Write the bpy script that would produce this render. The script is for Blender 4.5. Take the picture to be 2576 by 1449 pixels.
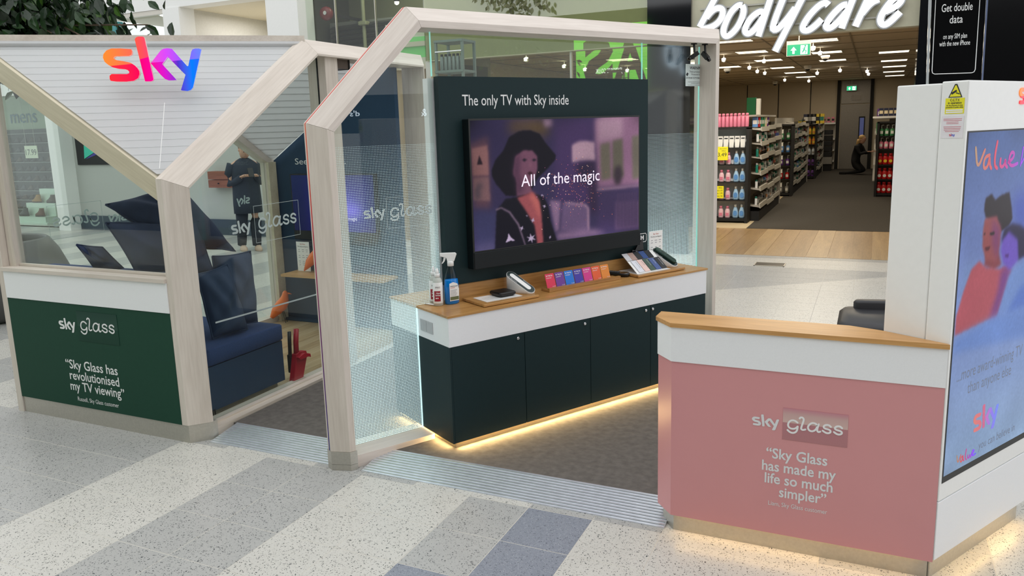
import bpy, bmesh, math, random
from mathutils import Vector, Matrix
import numpy as np
random.seed(7)
for o in list(bpy.data.objects): bpy.data.objects.remove(o, do_unlink=True)
SC = bpy.context.scene
COL = SC.collection
R = math.radians
# ---------------------------------------------------------------- camera
cam = bpy.data.cameras.new('camera'); camo = bpy.data.objects.new('camera', cam); COL.objects.link(camo)
cam.sensor_width = 36.0; cam.lens = 1948.58 / 2576 * 36.0; cam.shift_y = -50.446 / 2576
cam.clip_start = 0.05; cam.clip_end = 200
_p, _r, _y = R(10.22206), R(-1.711825), R(-25.05219)
fw = Vector((math.sin(_y)*math.cos(_p), math.cos(_y)*math.cos(_p), -math.sin(_p)))
rt = Vector((math.cos(_y), -math.sin(_y), 0)); up = rt.cross(fw)
r2 = rt*math.cos(_r) + up*math.sin(_r); u2 = -rt*math.sin(_r) + up*math.cos(_r)
camo.matrix_world = Matrix(((r2.x, u2.x, -fw.x, 0), (r2.y, u2.y, -fw.y, 0), (r2.z, u2.z, -fw.z, 1.62), (0, 0, 0, 1)))
SC.camera = camo
# ---------------------------------------------------------------- world: daylight falling into the mall through its glazed roof
w = bpy.data.worlds.new('mall_daylight'); SC.world = w; w.use_nodes = True
bg = w.node_tree.nodes['Background']; bg.inputs[0].default_value = (0.965, 0.98, 1.0, 1); bg.inputs[1].default_value = 1.0
def area(name, loc, size, energy, color, rot=(0, 0, 0), sizey=None):
    l = bpy.data.lights.new(name, 'AREA'); l.energy = energy; l.color = color; l.size = size
    if sizey: l.shape = 'RECTANGLE'; l.size_y = sizey
    o = bpy.data.objects.new(name, l); COL.objects.link(o); o.location = loc; o.rotation_euler = rot
    return o
area('atrium_roof_light', (-2.5, 3.0, 8.5), 12, 170, (1.0, 0.98, 0.95), (0, 0, 0), 12)
SC.view_settings.view_transform = 'Standard'; SC.view_settings.look = 'None'
SC.view_settings.exposure = 0.25; SC.view_settings.gamma = 1.0; SC.view_settings.use_curve_mapping = False
D={'SKY':[[(0.284,0.449),(0.18,0.456),(0.094,0.456),(0.042,0.435),(0.009,0.397),(0.0,0.359),(0.013,0.316),(0.047,0.283),(0.085,0.259),(0.142,0.245),(0.199,0.24),(0.227,0.231),(0.242,0.214),(0.239,0.197),(0.218,0.188),(0.066,0.19),(0.044,0.171),(0.042,0.14),(0.049,0.119),(0.104,0.111),(0.199,0.109),(0.275,0.117),(0.322,0.145),(0.341,0.188),(0.341,0.221),(0.327,0.25),(0.303,0.278),(0.265,0.307),(0.199,0.323),(0.127,0.335),(0.104,0.35),(0.104,0.364),(0.123,0.376),(0.256,0.378),(0.284,0.392),(0.291,0.421)],[(0.332,0.549),(0.346,0.571),(0.37,0.58),(0.413,0.58),(0.427,0.571),(0.475,0.136),(0.47,0.119),(0.446,0.109),(0.389,0.109)],[(0.465,0.3),(0.579,0.435),(0.608,0.452),(0.646,0.458),(0.693,0.452),(0.831,0.266),(0.843,0.269),(0.888,0.421),(0.903,0.445),(0.931,0.454),(0.969,0.454),(0.993,0.445),(0.869,0.04),(0.845,0.012),(0.807,0.0),(0.75,0.007),(0.743,0.012),(0.805,0.174),(0.641,0.369),(0.579,0.29),(0.708,0.121),(0.665,0.117),(0.627,0.117),(0.593,0.131),(0.555,0.174)]],'GLASS':[[(0.235,0.321),(0.198,0.35),(0.155,0.357),(0.112,0.339),(0.085,0.291),(0.086,0.242),(0.116,0.21),(0.167,0.205),(0.209,0.223),(0.237,0.26),(0.229,0.182),(0.198,0.145),(0.155,0.132),(0.111,0.145),(0.077,0.178)],[(0.261,0.399),(0.274,0.421),(0.299,0.426),(0.321,0.411),(0.329,0.381),(0.288,0.239),(0.296,0.216),(0.321,0.207),(0.36,0.225)],[(0.54,0.314),(0.518,0.343),(0.475,0.353),(0.434,0.339),(0.4,0.294),(0.394,0.254),(0.417,0.213),(0.46,0.203),(0.501,0.225),(0.528,0.265),(0.54,0.314)],[(0.56,0.345),(0.536,0.25),(0.544,0.215),(0.565,0.206),(0.589,0.222)],[(0.746,0.319),(0.717,0.347),(0.679,0.349),(0.645,0.333),(0.632,0.303),(0.654,0.282),(0.71,0.275),(0.741,0.259),(0.743,0.228),(0.712,0.208),(0.67,0.209),(0.62,0.242)],[(0.915,0.32),(0.886,0.347),(0.848,0.349),(0.815,0.333),(0.802,0.304),(0.824,0.283),(0.879,0.275),(0.911,0.26),(0.912,0.229),(0.882,0.209),(0.84,0.21),(0.791,0.243)]],'BODY':{'b':[[(-1.687,3.178),(-1.941,2.731)],[(-1.865,2.83),(-1.796,2.907),(-1.728,2.933),(-1.675,2.911),(-1.673,2.837),(-1.725,2.759),(-1.816,2.713),(-1.925,2.704)]],'o':[[(-1.458,2.933),(-1.502,2.943),(-1.576,2.88),(-1.634,2.774),(-1.67,2.665),(-1.646,2.603),(-1.593,2.606),(-1.512,2.682),(-1.454,2.789),(-1.434,2.883),(-1.458,2.933)]],'d':[[(-1.213,2.834),(-1.257,2.853),(-1.336,2.808),(-1.401,2.725),(-1.424,2.646),(-1.391,2.609),(-1.332,2.631),(-1.247,2.735),(-1.185,2.861)],[(-1.112,3.092),(-1.269,2.575)]],'y':[[(-0.989,3.023),(-1.128,2.652),(-1.077,2.624),(-0.986,2.707),(-0.877,2.856)],[(-0.758,3.051),(-1.08,2.395)]],'c':[[(-0.531,2.853),(-0.56,2.884),(-0.621,2.868),(-0.721,2.771),(-0.789,2.662),(-0.791,2.605),(-0.728,2.597),(-0.66,2.645),(-0.594,2.71)]],'a':[[(-0.342,2.843),(-0.389,2.841),(-0.46,2.777),(-0.525,2.698),(-0.556,2.622),(-0.507,2.6),(-0.415,2.675),(-0.314,2.806)],[(-0.267,2.954),(-0.388,2.595)]],'r':[[(-0.109,2.953),(-0.249,2.605)],[(-0.191,2.733),(-0.104,2.843),(-0.027,2.87)]],'e':[[(0.037,2.734),(0.144,2.779),(0.198,2.842),(0.177,2.885),(0.114,2.864),(0.042,2.775),(-0.011,2.669),(0.012,2.601),(0.07,2.601),(0.185,2.721)]]},'TV':[((54,46,82),8,[(0.293,1.666),(1.485,1.67),(1.489,0.989),(0.303,0.985)]),((96,66,80),5,[(0.291,1.547),(0.406,1.584),(0.404,1.198),(0.303,1.213)]),((150,104,104),2,[(0.303,1.524),(0.4,1.538),(0.401,1.381),(0.302,1.384)]),((132,96,100),2,[(0.302,1.375),(0.402,1.374),(0.404,1.246),(0.303,1.259)]),((40,24,34),1,[(0.346,1.488),(0.365,1.441),(0.33,1.44)]),((84,70,80),4,[(0.329,1.345),(0.367,1.336),(0.342,1.309),(0.347,1.262),(0.312,1.259),(0.307,1.3)]),((60,60,98),7,[(0.297,1.213),(0.457,1.188),(0.428,0.987),(0.303,0.986)]),((84,78,116),6,[(0.305,1.023),(0.43,1.034),(0.428,0.987),(0.304,0.986)]),((92,72,40),10,[(0.54,1.655),(0.764,1.66),(0.833,1.613),(0.754,1.567),(0.634,1.601),(0.538,1.591)]),((150,120,140),4,[(0.768,1.662),(0.83,1.663),(0.833,1.626),(0.774,1.621)]),((72,52,96),9,[(0.842,1.662),(1.135,1.663),(1.137,1.169),(0.838,1.212)]),((150,108,138),5,[(1.135,1.663),(1.485,1.669),(1.487,1.25),(1.142,1.26)]),((176,140,160),6,[(1.156,1.663),(1.353,1.664),(1.352,1.549),(1.159,1.523)]),((112,104,90),3,[(1.176,1.513),(1.252,1.526),(1.259,1.311),(1.18,1.308)]),((104,98,84),3,[(1.27,1.531),(1.352,1.542),(1.358,1.318),(1.272,1.31)]),((116,108,96),3,[(1.426,1.55),(1.483,1.558),(1.484,1.301),(1.431,1.299)]),((60,48,58),4,[(1.288,1.375),(1.333,1.386),(1.351,1.332),(1.332,1.273),(1.288,1.273),(1.279,1.323)]),((178,140,160),2,[(1.142,1.26),(1.489,1.26),(1.489,1.248),(1.147,1.245)]),((66,52,90),6,[(1.147,1.245),(1.489,1.248),(1.489,0.989),(1.148,1.003)]),((92,70,106),3,[(1.291,1.173),(1.484,1.168),(1.489,1.0),(1.285,1.004)]),((54,38,66),6,[(1.072,1.425),(1.14,1.428),(1.149,1.122),(1.093,1.127)]),((186,150,168),2.5,[(0.966,1.517),(1.008,1.535),(1.066,1.538),(1.133,1.527),(1.136,1.425),(1.056,1.425),(0.964,1.42)]),((46,34,62),6,[(0.997,1.414),(1.106,1.421),(1.097,1.347),(1.062,1.298),(1.02,1.3)]),((138,108,140),3,[(0.799,1.221),(0.878,1.209),(0.862,1.045),(0.834,1.041)]),((108,86,122),3,[(0.89,1.196),(0.935,1.199),(1.064,1.177),(1.087,1.154),(1.085,1.024),(1.032,1.016),(0.871,1.043)]),((160,126,150),2,[(0.89,1.196),(0.935,1.199),(1.064,1.177),(1.087,1.154),(1.085,1.024),(1.073,1.023),(1.07,1.152),(1.056,1.166),(0.935,1.188)]),((152,118,152),5,[(0.842,1.034),(1.118,1.026),(1.223,0.994),(0.849,0.99)]),((18,14,26),1.3,[(0.42,1.409),(0.447,1.46),(0.498,1.505),(0.537,1.574),(0.604,1.604),(0.679,1.606),(0.739,1.586),(0.784,1.53),(0.849,1.466),(0.844,1.442),(0.796,1.401),(0.716,1.344),(0.652,1.251),(0.504,1.268),(0.442,1.337),(0.422,1.374)]),((122,78,100),1.6,[(0.574,1.472),(0.63,1.503),(0.69,1.498),(0.722,1.466),(0.722,1.405),(0.705,1.357),(0.671,1.32),(0.683,1.261),(0.577,1.256),(0.575,1.353),(0.556,1.378),(0.56,1.407)]),((84,52,76),5,[(0.574,1.472),(0.607,1.483),(0.596,1.376),(0.624,1.295),(0.577,1.256),(0.575,1.353),(0.556,1.378),(0.56,1.407)]),((34,26,40),1.2,[(0.617,1.451),(0.633,1.458),(0.651,1.451),(0.634,1.441)]),((34,26,40),1.2,[(0.683,1.448),(0.698,1.455),(0.715,1.447),(0.698,1.439)]),((150,98,118),2.5,[(0.668,1.444),(0.682,1.413),(0.666,1.408)]),((60,26,40),1.2,[(0.649,1.379),(0.668,1.387),(0.693,1.377),(0.671,1.364)]),((20,18,30),1.5,[(0.424,0.986),(0.443,1.195),(0.503,1.25),(0.577,1.256),(0.683,1.267),(0.76,1.243),(0.79,1.184),(0.804,1.101),(0.845,0.989),(0.817,0.986)]),((120,100,120),1.2,[(0.436,1.201),(0.473,1.21),(0.53,1.181),(0.587,1.109),(0.629,0.988),(0.621,0.987),(0.576,1.104),(0.522,1.173),(0.472,1.201),(0.439,1.192)]),((166,84,90),1.8,[(0.577,1.25),(0.684,1.276),(0.728,1.22),(0.743,1.126),(0.749,0.987),(0.707,0.986),(0.69,1.093),(0.627,1.185)]),((206,110,104),4,[(0.66,1.25),(0.684,1.273),(0.721,1.227),(0.737,1.126),(0.718,1.147),(0.682,1.224)]),((196,176,206),0.7,[(0.696,1.113),(0.682,1.114),(0.673,1.106),(0.673,1.117),(0.661,1.125),(0.676,1.124),(0.685,1.133),(0.685,1.121)]),((196,176,206),0.7,[(0.621,1.077),(0.608,1.079),(0.6,1.071),(0.6,1.081),(0.589,1.088),(0.603,1.087),(0.61,1.095),(0.61,1.085)]),((196,176,206),0.7,[(0.777,1.185),(0.765,1.186),(0.758,1.178),(0.758,1.188),(0.748,1.195),(0.76,1.194),(0.767,1.201),(0.767,1.191)]),((196,176,206),0.7,[(0.757,1.25),(0.748,1.25),(0.743,1.245),(0.743,1.252),(0.736,1.256),(0.745,1.256),(0.75,1.261),(0.75,1.254)]),((196,176,206),0.7,[(0.558,1.02),(0.524,1.022),(0.492,1.015),(0.508,1.038),(0.514,1.065),(0.531,1.04)]),((196,176,206),0.7,[(0.7,1.009),(0.675,1.013),(0.674,0.992),(0.663,1.012),(0.64,1.004),(0.654,1.02),(0.633,1.033),(0.658,1.029),(0.66,1.05),(0.67,1.03),(0.693,1.038),(0.679,1.022)]),((196,176,206),0.7,[(0.811,1.009),(0.8,1.01),(0.793,1.003),(0.793,1.012),(0.784,1.018),(0.795,1.017),(0.802,1.024),(0.802,1.015)]),((196,176,206),0.7,[(0.65,1.144),(0.643,1.145),(0.638,1.141),(0.639,1.146),(0.633,1.15),(0.64,1.15),(0.644,1.154),(0.644,1.148)])],'POSTER':[((70,90,190),10,[(0.363,1.327),(0.489,1.346),(0.522,1.184),(0.412,1.229)]),((124,150,204),8,[(0.033,1.14),(0.171,1.129),(0.127,0.988),(0.025,0.951)]),((30,16,28),1.2,[(0.169,1.342),(0.212,1.354),(0.239,1.331),(0.283,1.344),(0.341,1.351),(0.368,1.299),(0.383,1.254),(0.362,1.234),(0.305,1.217),(0.18,1.278),(0.164,1.305)]),((140,62,72),2,[(0.201,1.152),(0.293,1.152),(0.327,1.098),(0.27,1.083),(0.197,1.109)]),((156,76,80),1.5,[(0.175,1.273),(0.26,1.276),(0.303,1.228),(0.301,1.174),(0.288,1.114),(0.205,1.129),(0.174,1.177),(0.168,1.231)]),((130,60,110),4,[(0.227,1.268),(0.296,1.234),(0.301,1.174),(0.286,1.117),(0.242,1.18)]),((40,18,30),0.8,[(0.213,1.218),(0.246,1.223),(0.262,1.213),(0.231,1.211)]),((40,18,30),0.8,[(0.174,1.22),(0.184,1.224),(0.188,1.216)]),((90,24,40),0.8,[(0.192,1.172),(0.232,1.173),(0.222,1.161),(0.2,1.16)]),((184,84,98),1.5,[(0.16,1.13),(0.209,1.102),(0.305,1.084),(0.39,1.085),(0.413,1.059),(0.369,0.996),(0.324,0.912),(0.023,0.892),(0.024,0.956),(0.064,1.041),(0.108,1.11)]),((120,60,140),5,[(0.33,1.081),(0.39,1.085),(0.413,1.059),(0.369,0.996),(0.324,0.912),(0.265,0.91),(0.32,1.004)]),((30,22,66),2,[(0.328,1.226),(0.386,1.237),(0.45,1.225),(0.547,1.187),(0.563,1.11),(0.462,1.099),(0.312,1.184)]),((112,84,196),2,[(0.323,1.188),(0.366,1.211),(0.441,1.175),(0.462,1.099),(0.393,1.067),(0.338,1.103),(0.312,1.15)]),((80,40,130),1,[(0.348,1.129),(0.381,1.131),(0.378,1.117),(0.354,1.119)]),((118,150,214),3,[(0.588,1.119),(0.395,1.056),(0.335,0.916),(0.435,0.911),(0.632,0.904)]),((90,124,206),4,[(0.507,1.0),(0.59,0.976),(0.578,0.906),(0.398,0.905),(0.441,0.945)]),((112,146,216),4,[(0.024,0.881),(0.335,0.916),(0.422,0.913),(0.632,0.904),(0.657,0.783),(0.021,0.832)])],'VALUE':[[(0.071,1.514),(0.093,1.44),(0.136,1.505)],[(0.173,1.486),(0.141,1.481),(0.132,1.456),(0.142,1.441),(0.165,1.449),(0.173,1.484),(0.177,1.453),(0.191,1.44)],[(0.221,1.529),(0.21,1.485),(0.213,1.449),(0.234,1.438)],[(0.254,1.47),(0.252,1.449),(0.266,1.44),(0.285,1.448),(0.29,1.47),(0.292,1.447),(0.308,1.438)],[(0.312,1.454),(0.349,1.468),(0.354,1.485),(0.332,1.49),(0.318,1.473),(0.319,1.451),(0.342,1.44),(0.385,1.448)],[(0.439,1.47),(0.417,1.447)]],'CUSH':[[(-3.9,2.982,1.265),(-3.75,3.384,1.333),(-3.5,3.518,0.933),(-3.65,3.154,1.034)],[(-3.85,2.93,1.171),(-3.55,3.307,1.142),(-3.52,3.358,0.818),(-3.72,2.999,0.851)],[(-4.05,2.884,1.048),(-3.98,2.99,1.019),(-3.95,3.105,0.861),(-4.02,2.951,0.908)],[(-3.62,3.467,0.904),(-3.56,3.727,0.898),(-3.5,3.669,0.41),(-3.56,3.409,0.411)],[(-3.5,3.221,0.844),(-3.46,3.424,0.87),(-3.42,3.499,0.379),(-3.46,3.257,0.374)]]}
# ---------------------------------------------------------------- materials
def lin(c):
    c = [x/255.0 for x in c]
    return tuple((x/12.92 if x <= 0.04045 else ((x+0.055)/1.055)**2.4) for x in c) + (1.0,)
MATS = {}
def base_mat(name):
    m = bpy.data.materials.new(name); m.use_nodes = True
    return m, m.node_tree.nodes, m.node_tree.links, m.node_tree.nodes['Principled BSDF']
def mat(name, col, rough=0.5, metal=0.0, var=0.04, scale=40, bump=0.0, emit=0.0, spec=0.5, coat=0.0):
    if name in MATS: return MATS[name]
    m, N, L, p = base_mat(name)
    c = lin(col)
    p.inputs['Roughness'].default_value = rough; p.inputs['Metallic'].default_value = metal
    p.inputs['Specular IOR Level'].default_value = spec; p.inputs['Coat Weight'].default_value = coat
    tc = N.new('ShaderNodeTexCoord'); nz = N.new('ShaderNodeTexNoise'); nz.inputs['Scale'].default_value = scale
    nz.inputs['Detail'].default_value = 4; L.new(tc.outputs['Object'], nz.inputs['Vector'])
    mr = N.new('ShaderNodeMapRange'); mr.inputs[1].default_value = 0.3; mr.inputs[2].default_value = 0.7
    mr.inputs[3].default_value = 1 - var; mr.inputs[4].default_value = 1 + var
    L.new(nz.outputs['Fac'], mr.inputs[0])
    mx = N.new('ShaderNodeVectorMath'); mx.operation = 'SCALE'; mx.inputs[0].default_value = c[:3]
    L.new(mr.outputs[0], mx.inputs['Scale']); L.new(mx.outputs[0], p.inputs['Base Color'])
    if bump:
        b = N.new('ShaderNodeBump'); b.inputs['Strength'].default_value = bump; b.inputs['Distance'].default_value = 0.003
        L.new(nz.outputs['Fac'], b.inputs['Height']); L.new(b.outputs[0], p.inputs['Normal'])
    if emit:
        p.inputs['Emission Color'].default_value = c; p.inputs['Emission Strength'].default_value = emit
    MATS[name] = m; return m
def emis(name, col, s=1.0):
    if name in MATS: return MATS[name]
    m, N, L, p = base_mat(name)
    p.inputs['Base Color'].default_value = (0.01, 0.01, 0.01, 1); p.inputs['Roughness'].default_value = 0.25
    p.inputs['Emission Color'].default_value = lin(col); p.inputs['Emission Strength'].default_value = s
    MATS[name] = m; return m
def wood(name, c1, c2, axis='Z', scale=9.0, rough=0.45, stretch=0.06, fine=1.0, rot=None):
    if name in MATS: return MATS[name]
    m, N, L, p = base_mat(name); p.inputs['Roughness'].default_value = rough
    tc = N.new('ShaderNodeTexCoord'); mp = N.new('ShaderNodeMapping')
    mp.vector_type = 'TEXTURE'; s = [1, 1, 1]; s['XYZ'.index(axis[0])] = 1/stretch; mp.inputs['Scale'].default_value = s
    if len(axis) > 1: mp.inputs['Rotation'].default_value = (0, 0, R(-float(axis[1:])))
    if rot: mp.inputs['Rotation'].default_value = [R(k) for k in rot]
    L.new(tc.outputs['Object'], mp.inputs['Vector'])
    n1 = N.new('ShaderNodeTexNoise'); n1.inputs['Scale'].default_value = scale; n1.inputs['Detail'].default_value = 6; n1.inputs['Distortion'].default_value = 1.2
    n2 = N.new('ShaderNodeTexNoise'); n2.inputs['Scale'].default_value = scale*14*fine; n2.inputs['Detail'].default_value = 3
    L.new(mp.outputs[0], n1.inputs['Vector']); L.new(mp.outputs[0], n2.inputs['Vector'])
    a = N.new('ShaderNodeMath'); a.operation = 'MULTIPLY_ADD'; a.inputs[1].default_value = 0.45
    L.new(n2.outputs['Fac'], a.inputs[0]); 
    b2 = N.new('ShaderNodeMath'); b2.operation = 'MULTIPLY'; b2.inputs[1].default_value = 0.7; L.new(n1.outputs['Fac'], b2.inputs[0]); L.new(b2.outputs[0], a.inputs[2])
    cr = N.new('ShaderNodeValToRGB'); cr.color_ramp.elements[0].position = 0.36; cr.color_ramp.elements[1].position = 0.74
    cr.color_ramp.elements[0].color = lin(c1); cr.color_ramp.elements[1].color = lin(c2)
    L.new(a.outputs[0], cr.inputs[0]); L.new(cr.outputs[0], p.inputs['Base Color'])
    bu = N.new('ShaderNodeBump'); bu.inputs['Strength'].default_value = 0.08; bu.inputs['Distance'].default_value = 0.002
    L.new(n2.outputs['Fac'], bu.inputs['Height']); L.new(bu.outputs[0], p.inputs['Normal'])
    MATS[name] = m; return m
def terrazzo(name, basec, chip, chip2, dens=0.42, rough=0.28):
    if name in MATS: return MATS[name]
    m, N, L, p = base_mat(name); p.inputs['Roughness'].default_value = rough; p.inputs['Specular IOR Level'].default_value = 0.22
    tc = N.new('ShaderNodeTexCoord')
    oi = N.new('ShaderNodeObjectInfo'); ad = N.new('ShaderNodeVectorMath'); ad.operation = 'ADD'
    L.new(tc.outputs['Object'], ad.inputs[0]); L.new(oi.outputs['Location'], ad.inputs[1])
    v = N.new('ShaderNodeTexVoronoi'); v.inputs['Scale'].default_value = 120; v.inputs['Randomness'].default_value = 1
    v2 = N.new('ShaderNodeTexVoronoi'); v2.inputs['Scale'].default_value = 210
    nz = N.new('ShaderNodeTexNoise'); nz.inputs['Scale'].default_value = 60; nz.inputs['Detail'].default_value = 2
    sc = N.new('ShaderNodeVectorMath'); sc.operation = 'MULTIPLY_ADD'; sc.inputs[1].default_value = (0.03, 0.03, 0.03)
    L.new(nz.outputs['Color'], sc.inputs[0]); L.new(ad.outputs[0], sc.inputs[2]); L.new(ad.outputs[0], nz.inputs['Vector'])
    L.new(sc.outputs[0], v.inputs['Vector']); L.new(sc.outputs[0], v2.inputs['Vector'])
    def mask(vn, dist, thr):
        a = N.new('ShaderNodeMath'); a.operation = 'LESS_THAN'; a.inputs[1].default_value = dist; L.new(vn.outputs['Distance'], a.inputs[0])
        sp = N.new('ShaderNodeSeparateColor'); L.new(vn.outputs['Color'], sp.inputs[0])
        b = N.new('ShaderNodeMath'); b.operation = 'GREATER_THAN'; b.inputs[1].default_value = thr; L.new(sp.outputs[0], b.inputs[0])
        c = N.new('ShaderNodeMath'); c.operation = 'MULTIPLY'; L.new(a.outputs[0], c.inputs[0]); L.new(b.outputs[0], c.inputs[1])
        return c
    m1 = mask(v, 0.29, dens); m2 = mask(v2, 0.36, 0.45)
    big = N.new('ShaderNodeTexNoise'); big.inputs['Scale'].default_value = 5; L.new(ad.outputs[0], big.inputs['Vector'])
    x0 = N.new('ShaderNodeMix'); x0.data_type = 'RGBA'; x0.inputs[6].default_value = lin([k*0.97 for k in basec]); x0.inputs[7].default_value = lin([min(255, k*1.03) for k in basec])
    L.new(big.outputs['Fac'], x0.inputs[0])
    x1 = N.new('ShaderNodeMix'); x1.data_type = 'RGBA'; x1.inputs[7].default_value = lin(chip2); L.new(m2.outputs[0], x1.inputs[0]); L.new(x0.outputs[2], x1.inputs[6])
    x2 = N.new('ShaderNodeMix'); x2.data_type = 'RGBA'; x2.inputs[7].default_value = lin(chip); L.new(m1.outputs[0], x2.inputs[0]); L.new(x1.outputs[2], x2.inputs[6])
    L.new(x2.outputs[2], p.inputs['Base Color']); MATS[name] = m; return m
def glass(name, tint=(246, 251, 249), refl=1.5, gain=1.0):
    if name in MATS: return MATS[name]
    m = bpy.data.materials.new(name); m.use_nodes = True; N = m.node_tree.nodes; L = m.node_tree.links
    N.remove(N['Principled BSDF']); out = N['Material Output']
    t = N.new('ShaderNodeBsdfTransparent'); t.inputs[0].default_value = lin(tint)
    g = N.new('ShaderNodeBsdfGlossy'); g.inputs['Roughness'].default_value = 0.0; g.inputs[0].default_value = (1, 1, 1, 1)
    f = N.new('ShaderNodeFresnel'); ge = N.new('ShaderNodeNewGeometry'); io = N.new('ShaderNodeMix')     # same index from either side of the thin pane
    io.inputs[2].default_value = refl; io.inputs[3].default_value = 1/refl; L.new(ge.outputs['Backfacing'], io.inputs[0]); L.new(io.outputs[0], f.inputs[0])
    mu = N.new('ShaderNodeMath'); mu.operation = 'MULTIPLY'; mu.inputs[1].default_value = gain; mu.use_clamp = True; L.new(f.outputs[0], mu.inputs[0])
    x = N.new('ShaderNodeMixShader'); L.new(mu.outputs[0], x.inputs[0]); L.new(t.outputs[0], x.inputs[1]); L.new(g.outputs[0], x.inputs[2]); L.new(x.outputs[0], out.inputs[0])
    MATS[name] = m; return m
def clear_liquid(name, tint, fac=0.35):
    if name in MATS: return MATS[name]
    m = bpy.data.materials.new(name); m.use_nodes = True; N = m.node_tree.nodes; L = m.node_tree.links
    p = N['Principled BSDF']; p.inputs['Base Color'].default_value = lin(tint); p.inputs['Roughness'].default_value = 0.08
    t = N.new('ShaderNodeBsdfTransparent'); t.inputs[0].default_value = lin(tint)
    x = N.new('ShaderNodeMixShader'); x.inputs[0].default_value = fac
    L.new(p.outputs[0], x.inputs[1]); L.new(t.outputs[0], x.inputs[2]); L.new(x.outputs[0], N['Material Output'].inputs[0])
    MATS[name] = m; return m
def ramp_mat(name, stops, axis=0, lo=0, hi=1, emit=0.0, rough=0.3, coord='Generated', spec=0.5):
    """colour print that runs along one axis of the object (a printed brand gradient)"""
    if name in MATS: return MATS[name]
    m, N, L, p = base_mat(name); p.inputs['Roughness'].default_value = rough; p.inputs['Specular IOR Level'].default_value = spec
    tc = N.new('ShaderNodeTexCoord'); sp = N.new('ShaderNodeSeparateXYZ'); L.new(tc.outputs[coord], sp.inputs[0])
    mr = N.new('ShaderNodeMapRange'); mr.inputs[1].default_value = lo; mr.inputs[2].default_value = hi; L.new(sp.outputs[axis], mr.inputs[0])
    cr = N.new('ShaderNodeValToRGB'); e = cr.color_ramp.elements
    for i, (q, c) in enumerate(stops):
        el = e[i] if i < 2 else e.new(q)
        el.position = q; el.color = lin(c)
    L.new(mr.outputs[0], cr.inputs[0]); outc = cr.outputs[0]
    L.new(outc, p.inputs['Base Color'])
    if emit: L.new(outc, p.inputs['Emission Color']); p.inputs['Emission Strength'].default_value = emit
    MATS[name] = m; return m
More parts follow.
